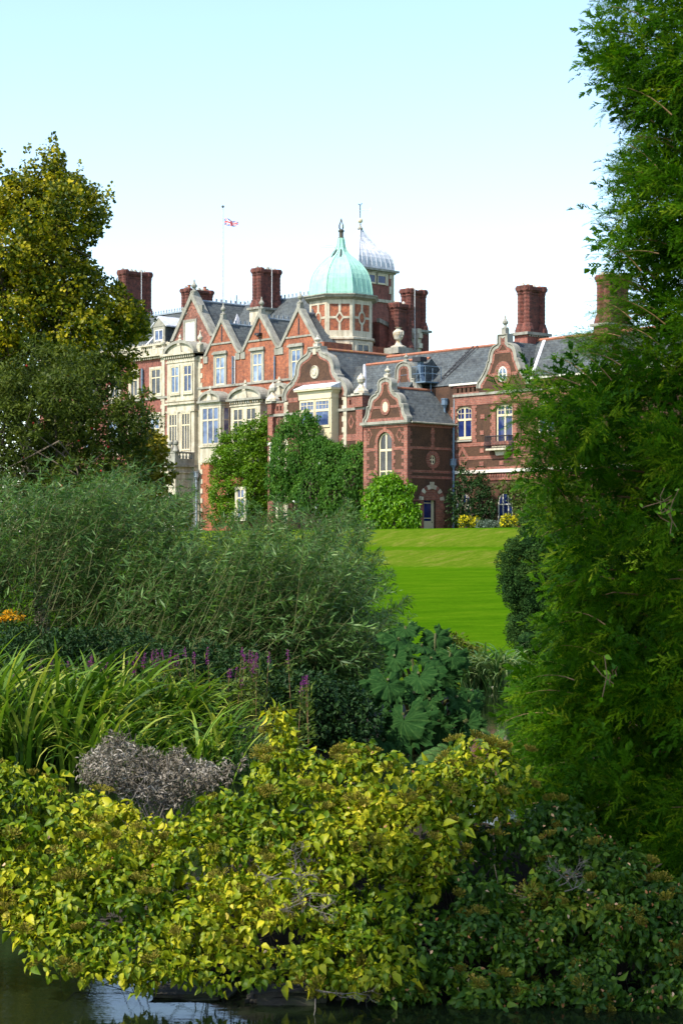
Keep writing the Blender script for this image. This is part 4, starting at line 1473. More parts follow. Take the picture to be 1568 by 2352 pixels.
    for sx in (-1, 1):
        m.tube([(s, t + sx * w(8), zt(275)), (s, t + sx * w(22), zt(255)), (s, t + sx * w(22), zt(235)), (s, t + sx * w(8), zt(205)), (s, t + sx * w(1), zt(178))], w(7), w(4), n=6)
    m.build("finial", "bronze_dark", dome)
    m = MB()       # dark weather streak openings under the neck
    for A in (0, math.pi / 4, -math.pi / 4):
        m.prism([(-.09, zt(535)), (.09, zt(535)), (.05, zt(445)), (-.05, zt(445))], -.05, .05)
        for v in range(len(m.v) - 8, len(m.v)):
            x, y, z = m.v[v]
            f = (z - zt(535)) / (zt(445) - zt(535))
            r = w(122) * (1 - f) + w(50) * f
            m.v[v] = (s + (r - y) * math.sin(A) + x * math.cos(A), t - (r - y) * math.cos(A) + x * math.sin(A), z)
    m.build("vent_slot", "iron_black", dome)
oct_tower()

# ============ square clock-tower like turret with the white lead dome behind
def square_tower():
    t = 21.0
    s = hs(1367, t)
    u = hY(s, t) / FS
    zz = lambda y: (YH - (750 + y / 2.24)) * u - HZ
    w = lambda px: px / 2.24 * u
    half = w(282) / (CA + SA)
    m = MB()
    m.box(s - half, s + half, t - half, t + half, 0, zz(655))
    m.build("tower", "brick_red", house)
    m = MB()
    for sx in (-1, 1):
        for sy in (-1, 1):
            z, i = zz(890), 0
            while z < zz(660):
                e = .62 if i % 2 else .34
                x0, x1 = sorted((s + sx * (half + .05), s + sx * (half - e)))
                y0, y1 = sorted((t + sy * (half + .05), t + sy * (half - e)))
                m.box(x0, x1, y0, y1, z, z + .78)
                z += .8
                i += 1
    m.box(s - half - .12, s + half + .12, t - half - .12, t + half + .12, zz(905), zz(880))
    m.build("quoins", "stone_cream", house)
    for T, nm in ((TS(s + half), 'x'), (TF(t - half), 'y')):
        c = t if nm == 'x' else s
        for q in (-.75, .75):
            window(T, c + q - .62, c + q + .62, zz(755), zz(675), vb=(), hb=(), d=-.02, glass="glass_navy", sur="stone_cream", sw=.25, head=False, sill=False)
    m = MB()
    m.box(s - half - .45, s + half + .45, t - half - .45, t + half + .45, zz(646), zz(628))
    m.box(s - half - .2, s + half + .2, t - half - .2, t + half + .2, zz(660), zz(646))
    m.build("cornice", "stone_grey", house)
    prof = [(285, 628), (288, 600), (284, 565), (272, 530), (250, 497), (215, 465), (172, 438), (132, 410), (98, 378), (70, 345), (46, 315), (28, 290), (16, 272)]
    pr = [(w(r) / (CA + SA) * math.sqrt(2), zz(y)) for r, y in prof]
    m = MB()
    m.lathe(pr, s, t, 4, math.pi / 4)
    dome = m.build("dome", "lead", house)
    m = MB()
    for k in range(4):
        A = math.pi / 4 + k * math.pi / 2
        m.tube([(s + r * math.sin(A), t - r * math.cos(A), z) for r, z in pr], .06, n=5)
        B = k * math.pi / 2
        for f in np.linspace(-.8, .8, 7):
            path = []
            for r, z in pr[:10]:
                ap = r / math.sqrt(2)
                path.append((s + ap * math.sin(B) + ap * f * math.cos(B), t - ap * math.cos(B) + ap * f * math.sin(B), z))
            m.tube(path, .045, n=4)
    m.build("seams", "lead", dome)
    m = MB()
    m.lathe([(w(14), zz(275)), (w(24), zz(268)), (w(24), zz(262)), (w(14), zz(250)), (w(8), zz(238)), (w(8), zz(222))], s, t, 12)
    m.build("collar", "stone_grey", dome)
    m = MB()
    m.ball((s, t, zz(195)), w(23), 10)
    m.build("ball", "paint_cream", dome)
    m = MB()
    m.tube([(s, t, zz(172)), (s, t, zz(60))], w(4), w(5), n=6)
    for sx in (-1, 1):
        m.ball((s + sx * w(18), t, zz(52)), w(5), 5)
    m.tube([(s - w(20), t, zz(58)), (s + w(20), t, zz(58))], w(2), n=4)
    vane = m.build("weather_vane", "iron_black", dome)
    m = MB()
    ax = (CA, SA)
    m.tube([(s - w(40) * CA, t - w(40) * SA, zz(104)), (s + w(85) * CA, t + w(85) * SA, zz(104))], w(1.6), n=4)
    m.prism([(w(80), zz(122)), (w(90), zz(122)), (w(90), zz(86)), (w(80), zz(86))], -.02, .02)
    for v in range(len(m.v) - 8, len(m.v)):
        x, y, z = m.v[v]
        m.v[v] = (s + x * CA - y * SA, t + x * SA + y * CA, z)
    m.tube([(s - w(20), t + w(20), zz(114)), (s + w(20), t - w(20), zz(114))], w(1.6), n=4)
    m.build("pointer", "metal_pale", vane)
square_tower()
# gabled brick wall right of the octagon
m = MB()
q0 = hs(1425, 15)
m.box(q0 - 3, q0 + 1.0, 14.6, 18, 0, hz(1440, 1262, 15))
m.prism([(14.6, hz(1440, 1262, 15)), (18, hz(1440, 1262, 15)), (14.6, hz(1422, 1222, 14.6))], q0 - 3, q0 + 1.0, 'x')
m.build("wall", "brick_red", house)
m = MB()
zc0, zc1 = hz(1422, 1222, 14.6), hz(1440, 1262, 15)
m.prism([(14.4, zc0 + .3), (14.4, zc0 - .1), (18.1, zc1 - .1), (18.1, zc1 + .3)], q0 + .8, q0 + 1.2, 'x')
m.build("coping", "stone_grey", house)

# ============ chimneys
def chimney(pl, pr, ytop, yshaft, t, ybase=None, base_m="brick_chimney", a=1.25, pots=0, cols=True):
    pc = (pl + pr) / 2
    s = hs(pc, t)
    u = hY(s, t) / FS
    wd = (pr - pl) * u
    k = (pc - CX) / FS
    b = max(1.2, (wd - a * (CA + k * SA)) / (SA - k * CA))
    zt_ = (YH - ytop) * u - HZ
    zs_ = (YH - yshaft) * u - HZ
    ha, hb = a / 2, b / 2
    H = zt_ - zs_
    m = MB()
    i0, i1 = ha * .74, hb * .80
    m.box(s - i0, s + i0, t - i1, t + i1, zs_, zt_ - .1)
    r = .36
    n = 8
    pos = [(sx * (ha - r * .75), sy * (hb - r * .9)) for sx in (-1, 1) for sy in (-1, 1)]
    for j, (x, y) in enumerate(pos):
        prof = [(r * 1.75, zs_ - .1), (r * 1.7, zs_ + .18), (r * 1.3, zs_ + .55), (r * 1.28, zs_ + .62), (r * 1.05, zs_ + .75)]
        nz = max(6, int(H / .28))
        z0, z1 = zs_ + .75, zt_ - .22 * H
        for i in range(nz + 1):
            prof.append((r * (1.0 + .07 * (i % 2)), z0 + (z1 - z0) * i / nz))
        prof += [(r * 1.05, zt_ - .20 * H), (r * 1.2, zt_ - .17 * H), (r * 1.12, zt_ - .15 * H), (r * 1.42, zt_ - .11 * H), (r * 1.5, zt_ - .03 * H), (r * 1.35, zt_)]
        m.lathe(prof, s + x, t + y, n, math.pi / 8)
    for q, (z0, z1) in enumerate(((zt_ - .19 * H, zt_ - .16 * H), (zt_ - .13 * H, zt_ - .095 * H), (zt_ - .1 * H, zt_ - .03 * H))):
        e = (.02, .1, .22)[q]
        m.box(s - ha - e + .12, s + ha + e - .12, t - hb - e + .12, t + hb + e - .12, z0, z1)
    m.box(s - ha * .95, s + ha * .95, t - hb * .97, t + hb * .97, zs_ - .12, zs_ + .16)
    st = m.build("chimney", "brick_chimney", house)
    m = MB()
    rnd = random.Random(int(pl))
    y = t - hb + .3
    while y < t + hb - .1:
        m.lathe([(.28, zt_ - .1), (.24, zt_ + .04), (.12, zt_ + rnd.uniform(.12, .26)), (.02, zt_ + .28)], s + rnd.uniform(-.2, .2), y, 7)
        y += .62
    m.build("flaunching", "stone_mottled" if pl > 1400 else "stone_grey", st)
    if pots:
        m = MB()
        for i in range(pots):
            y = t - hb * .6 + i * hb * 1.2 / max(pots - 1, 1)
            m.lathe([(.2, zt_), (.17, zt_ + .35), (.22, zt_ + .38), (.22, zt_ + .48)], s, y, 8)
        m.build("chimney_pot", "ridge_tile", st)
    if ybase:
        zb_ = (YH - ybase) * u - HZ
        m = MB()
        m.box(s - ha - .15, s + ha + .15, t - hb - .15, t + hb + .15, zb_, zs_ - .34)
        m.build("chimney_base", base_m, st)
        m = MB()
        m.box(s - ha - .38, s + ha + .38, t - hb - .38, t + hb + .38, zs_ - .34, zs_ - .1)
        y = t - hb
        while y < t + hb:
            m.box(s + ha + .15, s + ha + .3, y, y + .12, zs_ - .5, zs_ - .345)
            y += .3
        m.build("chimney_ledge", "stone_grey", st)
    return st, s, ha, hb, zs_, zt_

chimney(447, 577, 1030, 1190, TL + 7, 1230, pots=0)
chimney(686, 810, 1100, 1230, TL + 11, 1300, pots=2)
ch3 = chimney(955, 1067, 1022, 1168, TM + 7, 1260, base_m="stone_cream")
c4 = chimney(1519, 1620, 1100, 1250, TB + 17, 1345, base_m="brick_chimney")
chimney(1473, 1566, 1152, 1325, TB + 13.5, 1400)
chimney(1961, 2072, 1088, 1262, TR + 4.6, 1310, base_m="brick_red")
chimney(2262, 2388, 1048, 1228, TR + 4.6, 1300, base_m="brick_red")
# quoins at the base of the tall right stack, lightning rods, lead strip
t4 = TB + 17
for px in (1597, 1618):
    m = MB()
    z = hz(px, 1345, t4)
    i = 0
    while z < hz(px, 1262, t4):
        e = .5 if i % 2 else .3
        m.box(hs(px, t4) - .05, hs(px, t4) + e, t4 - 1.5, t4 - 1.0, z, z + .48)
        z += .5
        i += 1
    m.build("quoins", "stone_cream", house)
def rod(px, py0, py1, t, r=.03, mat="metal_pale"):
    m = MB()
    m.tube([(hs(px, t), t, hz(px, py0, t)), (hs(px, t), t, hz(px, py1, t))], r, n=5)
    return m.build("lightning_rod", mat, house)
rod(537, 1170, 975, TL + 5.5)
rod(1032, 1170, 945, TM + 5.6)
rod(1574, 1330, 1050, TB + 15.0)
for i, px in enumerate((820, 852, 877, 890, 906, 1070, 1082, 1094)):
    rod(px, 1175, (1132, 1134, 1128, 1130, 1134, 1118, 1118, 1120)[i], TM + 9.3, .03, "lead_dark")
rod(898, 1180, 1120, TM + 9.2, .06, "iron_black")
for px in (1653, 1672, 1694):
    rod(px, 1340, 1272, TR + 4.6, .035)
# tv aerial left of the green dome
m = MB()
t = 16
x, z = hs(1272, t), hz(1272, 958, t)
m.tube([(x, t, z), (x, t, z + 1.2 - .6)], .05, n=5)
m.tube([(hs(1220, t), t, hz(1220, 938, t)), (x, t, hz(1272, 936, t))], .03, n=4)
for i in range(9):
    xx = hs(1222 + i * 4.5, t)
    m.tube([(xx, t - .2, hz(1222, 937, t)), (xx, t + .2, hz(1222, 937, t))], .012, n=3)
m.tube([(x, t, hz(1272, 990, t)), (x, t, hz(1272, 932, t))], .05, n=5)
m.build("aerial", "metal_pale", house)
# stone urn on its pedestal
tu = TB + 12
xu = hs(1512, tu)
u = hY(xu, tu) / FS
zu = lambda py: (YH - py) * u - HZ
m = MB()
m.box(xu - 1.0, xu + 1.0, tu - 1.0, tu + 1.0, zu(1345), zu(1322))
m.build("urn_plinth", "stone_grey", house)
m = MB()
P = [(30, 1322), (30, 1316), (15, 1310), (9, 1300), (8, 1294), (16, 1287), (21, 1272), (22, 1262), (15, 1255), (9, 1250), (9, 1246), (15, 1243)]
m.lathe([(r * u, zu(y)) for r, y in P], xu, tu, 14)
for sx in (-1, 1):
    m.tube([(xu + sx * 17 * u, tu, zu(1258)), (xu + sx * 26 * u, tu, zu(1260)), (xu + sx * 25 * u, tu, zu(1272)), (xu + sx * 19 * u, tu, zu(1280))], .08, n=5)
m.build("urn", "stone_mottled", house)

# ============ flagpole and flag
def house_pt(px, py, t):
    s = hs(px, t)
    return Vector((HX + s * CA + t * SA, HY - s * SA + t * CA, HZ + hz(px, py, t)))
tf = 22.0
p0, p1 = house_pt(846, 1200, tf), house_pt(850, 786, tf)
pole = thing("flagpole", "tall thin white flagpole rising from the slate roof left of the middle chimney", "flagpole", p0)
m = MB()
Hp = p1.z - p0.z
m.tube([(0, 0, -3), (0, 0, Hp)], .085, .06, n=8)
m.build("pole", "lead", pole)
m = MB()
m.ball((0, 0, Hp + .1), .16, 6)
m.build("finial", "bronze_dark", pole)
fp = house_pt(855, 827, tf)
u = fp.y / FS
def union_jack(x, y):          # x 0..2, y 0..1 measured from the centre of the cross
    X, Y = (x - 1), (y - .5)
    if abs(X) < .10 or abs(Y) < .10:
        return 1
    if abs(X) < .167 or abs(Y) < .167:
        return 0
    d = abs(abs(Y) * 2 - abs(X)) / math.sqrt(5)
    if d < .035:
        return 1
    if d < .10:
        return 0
    return 2
noisy_mat("flag_white", (.78, .78, .8), (.82, .82, .84), 2, .8, 0)
noisy_mat("flag_red", (.62, .02, .05), (.68, .03, .06), 2, .8, 0)
noisy_mat("flag_navy", (.02, .03, .22), (.03, .04, .26), 2, .8, 0)
m = MB()
NX, NY = 56, 30
Wf, Hf = 52 * u, 30 * u
idx = [[0] * (NY + 1) for _ in range(NX + 1)]
for i in range(NX + 1):
    f = i / NX
    sag = -.50 * Hf * f ** 1.4 + .05 * Hf * math.sin(f * 9)
    sh = 1 - .50 * f ** 1.1
    for j in range(NY + 1):
        g = j / NY
        idx[i][j] = m.pt((f * Wf, .28 * math.sin(f * 11 + g * 1.4) * f + .1, -Hf + Hf * (g * sh + (1 - sh) * .5) + sag * .6 + (0.04 * Hf * math.sin(f * 8))))
for i in range(NX):
    for j in range(NY):
        m.mi = union_jack(2 * (i + .5) / NX, (j + .5) / NY)
        m.face((idx[i][j], idx[i + 1][j], idx[i + 1][j + 1], idx[i][j + 1]))
flag = m.build("flag", ["flag_white", "flag_red", "flag_navy"], None, recalc=False)
flag.location = fp
flag.location.x = p1.x + .07
tag(flag, "red white and blue union flag flying at the top of the thin white flagpole", "flag")
# ------------------------------------------------------------------ ground, pond
def at(px, py, Y):
    return Vector(((px - 784) * Y / 4250.0, Y, (1255 - py) * Y / 4250.0))
SHX = [-60, -14, -6, -3, -0.5, 0.6, 1.5, 2.3, 3.0, 9, 14, 17]
SHY = [26, 27, 27.3, 28, 29.5, 32, 34.5, 39, 45.6, 46.0, 44, 30]
WATER = -3.5
def house_t(X, Y):
    return (X - HX) * SA + (Y - HY) * CA
def ground_z(X, Y):
    X, Y = np.asarray(X, float), np.asarray(Y, float)
    t = house_t(X, Y)
    z = np.interp(t, [-90, -74, -60, -22.5, -21.7, -17.4, -16.8, -13.6, -13.0, -9.0, -8.2, 0, 60], [-3.25, -3.1, -2.9, -1.5, -1.43, -.24, -.16, -.11, -.03, 1.32, 1.42, 1.5, 1.5])
    sh = np.interp(X, SHX, SHY)
    d = np.where(X > 17, Y - 10 - (X - 17), Y - sh)
    d = np.where(Y < 20, np.where(X > 17, d, np.maximum(d, 9.0 - Y)), d)
    d = np.maximum(d, -40 - X)
    f = np.clip((d + 0.5) / 1.0, 0, 1)
    z = np.where(Y < 12, np.maximum(z, -3.2) * 1.0, z)
    return z * f + (-4.6) * (1 - f)
ax = np.concatenate([[-3000, -1200, -500, -250, -120, -80], np.arange(-60, 60.1, 1.0), [80, 120, 250, 500, 1200, 3000]])
ay = np.concatenate([[-200, -60, -20, 0, 4, 6], np.arange(8, 185.1, 0.75), [200, 240, 320, 500, 900, 1800, 5000]])
GX, GY = np.meshgrid(ax, ay)
GZ = ground_z(GX, GY)
verts = np.stack([GX.ravel(), GY.ravel(), GZ.ravel()], 1)
nx = len(ax)
ii = np.arange(len(ay) - 1)[:, None] * nx + np.arange(nx - 1)[None, :]
faces = np.stack([ii, ii + 1, ii + nx + 1, ii + nx], -1).reshape(-1, 4)

def raw_mesh(name, verts, faces, mats, parent=None, rnd=None, smooth=False, midx=None):
    me = bpy.data.meshes.new(name)
    nv, nf, k = len(verts), len(faces), faces.shape[1]
    me.vertices.add(nv)
    me.vertices.foreach_set("co", np.ascontiguousarray(verts, np.float32).ravel())
    me.loops.add(nf * k)
    me.loops.foreach_set("vertex_index", np.ascontiguousarray(faces, np.int32).ravel())
    me.polygons.add(nf)
    me.polygons.foreach_set("loop_start", np.arange(0, nf * k, k, dtype=np.int32))
    me.polygons.foreach_set("loop_total", np.full(nf, k, np.int32))
    for m in ([mats] if isinstance(mats, str) else mats):
        me.materials.append(MATS[m])
    if midx is not None:
        me.polygons.foreach_set("material_index", np.asarray(midx, np.int32))
    if smooth:
        me.polygons.foreach_set("use_smooth", np.ones(nf, bool))
    me.update(calc_edges=True)
    if rnd is not None:
        a = me.attributes.new("rnd", 'FLOAT', 'FACE')
        a.data.foreach_set("value", np.ascontiguousarray(rnd, np.float32))
    return link(bpy.data.objects.new(name, me), parent)

g = raw_mesh("lawn", verts, faces, "lawn_grass", smooth=True)
tag(g, "sloping green lawn with two turf terraces below the house", "lawn", kind="structure")
# planting bed of dark soil along the pond
bx, by = np.arange(-16, 2.61, .3), np.arange(25.5, 41, .3)
BX, BY = np.meshgrid(bx, by)
bsh = np.interp(BX, SHX, SHY)
back = np.interp(BX, [-16, -3, .5, 1.6, 2.6], [40.5, 40.0, 38.5, 38.0, 41.0]) + .3 * np.sin(BX * 2.3)
BYc = np.clip(BY, bsh - .6, back)
BZ = ground_z(BX, BYc) + .03
bi = np.arange(len(by) - 1)[:, None] * len(bx) + np.arange(len(bx) - 1)[None, :]
bf = np.stack([bi, bi + 1, bi + len(bx) + 1, bi + len(bx)], -1).reshape(-1, 4)
bv = np.stack([BX.ravel(), BYc.ravel(), BZ.ravel()], 1)
ar = np.abs((bv[bf[:, 2], 1] - bv[bf[:, 1], 1])) + np.abs((bv[bf[:, 3], 1] - bv[bf[:, 0], 1]))
bf = bf[ar > 1e-4]
fb = raw_mesh("flower_bed", bv, bf, "soil", smooth=True)
tag(fb, "dark planted earth along the edge of the pond", "flower bed", kind="structure")
m = MB()
m.poly([(-45, 2, WATER), (22, 2, WATER), (22, 50, WATER), (-45, 50, WATER)])
w = m.build("pond", "pond_water")
tag(w, "dark still pond water between the planted banks", "pond", kind="structure")

# ------------------------------------------------------------------ plants: tools
RNG = np.random.default_rng(11)
def unit(v):
    return v / np.maximum(np.linalg.norm(v, axis=-1, keepdims=True), 1e-9)
def frames(d, n):
    """columns side, axis, normal"""
    d = unit(d)
    s = unit(np.cross(d, n))
    n = np.cross(s, d)
    return np.stack([s, d, n], -1)
def scatter(name, tv, tf, pos, R, scale, mat, parent, rnd=None, smooth=False):
    tv = np.asarray(tv, float)
    tf = np.asarray(tf, int)
    N = len(pos)
    scale = np.broadcast_to(np.asarray(scale, float), (N,)) if np.ndim(scale) < 2 else np.asarray(scale)
    loc = tv[None, :, :] * (scale[:, None, None] if scale.ndim == 1 else scale[:, None, :])
    V = np.einsum('nij,nvj->nvi', R, loc) + pos[:, None, :]
    F = tf[None] + (np.arange(N) * len(tv))[:, None, None]
    if rnd is None:
        rnd = RNG.random(N)
    return raw_mesh(name, V.reshape(-1, 3), F.reshape(-1, tf.shape[1]), mat, parent, np.repeat(rnd, len(tf)), smooth)

QUAD = ([(-.5, 0, 0), (.5, 0, 0), (.5, 1, 0), (-.5, 1, 0)], [(0, 1, 2, 3)])
LANCE = ([(0, 0, 0), (.5, .38, -.04), (0, 1, -.16), (-.5, .38, -.04)], [(0, 1, 2, 3)])
def ovate(w=.62, fold=.14, droop=.25, n=4):
    v, f = [], []
    prof = [.0, .72, 1.0, .62, .0] if n == 4 else None
    for i in range(n + 1):
        t = i / n
        z = -droop * t * t
        hw = prof[i] * w / 2
        v += [(-hw, t, z + fold * prof[i]), (0, t, z), (hw, t, z + fold * prof[i])]
    for i in range(n):
        a = i * 3
        f += [(a, a + 1, a + 4, a + 3), (a + 1, a + 2, a + 5, a + 4)]
    return v, f
OVATE = ovate()

def inside(poly, x, y):
    poly = np.asarray(poly, float)
    x0, y0 = poly[:, 0], poly[:, 1]
    x1, y1 = np.roll(x0, -1), np.roll(y0, -1)
    r = np.zeros(x.shape, bool)
    for a, b, c, d in zip(x0, y0, x1, y1):
        hit = ((b > y) != (d > y)) & (x < (c - a) * (y - b) / (d - b + 1e-12) + a)
        r ^= hit
    return r

def blobs_in(poly, Y, depth, sizes, rng, flat=.85, cover=1.0):
    """leaf clumps filling an outline (photo pixels measured on the plant at distance Y) through a real depth"""
    poly = np.asarray(poly, float)
    lo, hi = poly.min(0), poly.max(0)
    out = []
    ang = np.linspace(0, 2 * np.pi, 10, endpoint=False)
    area = .5 * abs(np.sum(poly[:, 0] * np.roll(poly[:, 1], -1) - poly[:, 1] * np.roll(poly[:, 0], -1)))
    for r in sizes:
        n = int(cover * area / (np.pi * r * r) * 2.2) + 3
        x = rng.uniform(lo[0], hi[0], n * 6)
        y = rng.uniform(lo[1], hi[1], n * 6)
        ok = inside(poly, x, y)
        for a in ang:
            ok &= inside(poly, x + .85 * r * np.cos(a), y + .85 * r * np.sin(a))
        x, y = x[ok][:n], y[ok][:n]
        # depth allowed grows with the distance from the outline
        e = np.full(len(x), 1e9)
        for k in range(len(poly)):
            p, q = poly[k], poly[(k + 1) % len(poly)]
            d = q - p
            t = np.clip(((x - p[0]) * d[0] + (y - p[1]) * d[1]) / (d @ d + 1e-9), 0, 1)
            e = np.minimum(e, np.hypot(x - p[0] - t * d[0], y - p[1] - t * d[1]))
        s = np.minimum(1, e / (.35 * min(hi[0] - lo[0], hi[1] - lo[1]) + 1e-9))
        dy = rng.uniform(-1, 1, len(x)) * depth * np.sqrt(s) * .5
        for a, b, c in zip(x, y, dy):
            YY = Y + c
            p = at(a, b, Y)
            out.append((p.x, YY, p.z, r * Y / 4250.0, r * Y / 4250.0, r * Y / 4250.0 * flat))
    return np.array(out)

def on_blobs(bl, n, rng, shell=(.72, 1.08), drop=.72, up=0.0):
    """points and outward directions on the clumps, skipping those buried in other clumps"""
    a = bl[:, 3] ** 2
    i = rng.choice(len(bl), int(n * 1.7), p=a / a.sum())
    d = unit(rng.normal(size=(len(i), 3)))
    r = rng.uniform(*shell, len(i))
    p = bl[i, :3] + d * bl[i, 3:6] * r[:, None]
    keep = np.ones(len(i), bool)
    for b in bl[np.argsort(-bl[:, 3])[:160]]:
        q = (p - b[:3]) / b[3:6]
        keep &= ~((q * q).sum(1) < drop * drop)
    if up:
        keep &= (d[:, 2] > -up) | (rng.random(len(i)) < .35)
    p, d = p[keep][:n], d[keep][:n]
    return p, d

def leafy(name, bl, n, size, tmpl, mat, parent, rng, outw=.9, jitter=.8, droop=.0, wid=1.0, shell=(.72, 1.08), drop=.72, up=.0, vary=.35, smooth=False, rbias=None):
    p, d = on_blobs(bl, n, rng, shell, drop, up)
    N = len(p)
    ax_ = unit(d * outw + rng.normal(size=(N, 3)) * jitter + np.array([0, 0, -droop]))
    nr = unit(d * .6 + np.array([0, 0, .7]) + rng.normal(size=(N, 3)) * .6)
    R = frames(ax_, nr)
    s = size * (1 + rng.uniform(-vary, vary, N))
    sc = np.stack([s * wid, s, s], 1)
    ph = rng.uniform(0, 6.28, 3)
    fq = 2.2 / max(size * 6, .3)
    cl = .5 + .5 * np.sin(p[:, 0] * fq + ph[0] + np.sin(p[:, 2] * fq * .7)) * np.sin(p[:, 2] * fq * 1.2 + ph[1] + p[:, 1] * fq * .6)
    rn = .62 * rng.random(N) + .38 * cl
    if rbias is not None:
        rn = np.clip(rn + rbias(p), 0, 1)
    return scatter(name, tmpl[0], tmpl[1], p, R, sc, mat, parent, rn, smooth)

def limbs(mb, base, targets, r0, rng, wob=.12, n=7, rend=.25):
    base = Vector(base)
    for tg in targets:
        tg = Vector(tg)
        L = (tg - base).length
        path = []
        for i in range(n + 1):
            f = i / n
            p = base.lerp(tg, f)
            p += Vector(rng.normal(size=3)) * wob * L * .25 * math.sin(math.pi * f)
            p.z += .12 * L * math.sin(math.pi * f) * .3
            path.append(p)
        mb.tube(path, r0, r0 * rend, n=6)

def G(X, Y):
    return float(ground_z(X, Y))

def plant(name, label, cat, base, group=None):
    return thing(name, label, cat, base, 0, group)

def shift(bl, base):
    b = bl.copy()
    b[:, :3] -= np.array(base)
    return b

# ------------------------------------------------------------------ big trees on the left
rng = np.random.default_rng(5)
Y = 85.0
base = Vector((at(110, 1200, Y).x, Y, 0)); base.z = G(base.x, base.y)
poly = [(-170, 470), (-60, 430), (0, 440), (18, 395), (60, 400), (72, 335), (80, 350), (84, 400), (98, 395), (106, 310), (118, 345), (130, 318), (148, 340), (150, 390), (178, 395), (186, 372), (196, 410), (222, 420), (228, 440), (262, 434),
        (252, 462), (240, 475), (252, 490), (232, 535), (212, 556), (216, 600), (236, 625), (280, 640), (322, 690), (348, 738), (325, 785), (296, 812), (312, 840), (345, 815), (318, 880), (280, 905), (240, 870), (150, 900), (0, 960), (-170, 960)]
bl = np.concatenate([blobs_in(poly, Y, 9, [58, 44], rng, cover=.42), blobs_in(poly, Y, 9, [26, 17, 10], rng, cover=.45)])
tips = []
for x0, y0, x1, y1 in ((60, 400, 72, 338), (84, 420, 90, 345), (98, 420, 107, 312), (112, 400, 130, 322), (130, 400, 147, 345), (170, 420, 187, 375), (205, 450, 228, 425), (225, 470, 262, 436), (220, 500, 252, 490), (200, 545, 232, 530), (215, 610, 236, 628), (140, 430, 150, 385), (30, 440, 35, 392), (55, 420, 62, 385), (318, 700, 352, 735), (300, 820, 340, 812), (-30, 440, 4, 395), (0, 420, -6, 340), (-4, 380, 5, 345)):
    for k in range(5):
        f = k / 4
        p = at(x0 + (x1 - x0) * f, y0 + (y1 - y0) * f, Y)
        r = (11 - 6.5 * f) * Y / 4250
        tips.append((p.x, Y + rng.uniform(-1, 1), p.z, r, r, r))
bl = np.concatenate([bl, np.array(tips)])
t = plant("lime_tree", "tall broadleaf tree with yellowing crown standing left of the house", "tree", base)
blL = shift(bl, base)
leafy("crown", blL, 80000, .165, ovate(.8, .1, .15), "leaf_lime", t, rng, jitter=1.0, drop=.62, wid=1.0, vary=.4)
m = MB()
top = np.array([(b[0], b[1], b[2]) for b in blL if b[3] > .5])
m.tube([(0, 0, -.4), (.1, 0, 2), (0, .1, 5), (.25, 0, 8)], .55, .38, n=10)
limbs(m, (.25, 0, 7.5), top[rng.choice(len(top), 22)], .13, rng, .4, rend=.15)
limbs(m, (0, .1, 4.5), top[rng.choice(len(top), 14)], .13, rng, .4, rend=.15)
m.build("trunk", "bark", t)

# yellow-leaved bush in front of the porch
Y = 95.0
base = Vector((at(380, 1200, Y).x, Y, 0)); base.z = G(base.x, base.y)
poly = [(300, 1000), (335, 985), (368, 978), (385, 1010), (378, 1045), (398, 1062), (402, 1095), (380, 1130), (440, 1160), (440, 1215), (290, 1215), (290, 1040)]
bl = blobs_in(poly, Y, 3, [26, 16, 10], rng, cover=.7)
t = plant("golden_bush", "yellow leaved bush showing between the dark berry tree and the stone porch", "bush", base)
leafy("foliage", shift(bl, base), 5200, .22, ovate(.8, .1, .2), "leaf_goldbush", t, rng, jitter=1.0)
m = MB()
limbs(m, (0, 0, -.3), [(b[0], b[1], b[2]) for b in shift(bl, base)[:8]], .07, rng, .3)
m.build("stems", "bark", t)

# berry tree
Y = 56.0
base = Vector((at(90, 1300, Y).x, Y, 0)); base.z = G(base.x, base.y)
poly = [(-160, 860), (0, 838), (30, 800), (70, 782), (105, 776), (140, 796), (180, 808), (215, 815), (245, 840), (268, 850), (285, 880), (318, 905), (345, 930), (368, 962), (345, 990), (330, 1010), (350, 1050), (335, 1110), (300, 1180), (200, 1250), (-160, 1250)]
bl = np.concatenate([blobs_in(poly, Y, 5, [60, 42], rng, cover=.6), blobs_in(poly, Y, 5, [20, 13], rng, cover=.3)])
tips = []
for x0, y0, x1, y1 in ((320, 930, 378, 960), (330, 960, 372, 968), (60, 800, 74, 772), (100, 800, 108, 765), (200, 830, 222, 806), (270, 870, 300, 868), (320, 1000, 352, 1012), (330, 900, 352, 915), (150, 810, 170, 790), (240, 850, 262, 832)):
    for k in range(5):
        f = k / 4
        p = at(x0 + (x1 - x0) * f, y0 + (y1 - y0) * f, Y)
        r = (13 - 8 * f) * Y / 4250
        tips.append((p.x, Y + rng.uniform(-1, 1), p.z, r, r, r))
bl = np.concatenate([bl, np.array(tips)])
t = plant("berry_tree", "dark green spreading tree dotted with red berries, in front of the yellowing tree", "tree", base)
bS = shift(bl, base)
leafy("crown", bS, 62000, .135, LANCE, "leaf_berry", t, rng, wid=.42, jitter=.9, droop=.35, drop=.66)
p, d = on_blobs(bS, 170, rng, (.95, 1.08), .8)
p = p[p[:, 1] < .5][:70]
m = MB()
m.ball((0, 0, 0), .04, 5)
b0 = m.build("berry", "berry_red", t, smooth=True)
b0.location = p[0]
for q in p[1:]:
    c = b0.copy()
    COL.objects.link(c)
    c.parent = t
    c.location = q
m = MB()
m.tube([(0, 0, -.4), (.1, 0, 1), (0, .1, 2.4)], .28, .2, n=8)
limbs(m, (0, .1, 2.2), bS[rng.choice(len(bS), 26), :3], .06, rng, .6, rend=.15)
m.build("trunk", "bark", t)

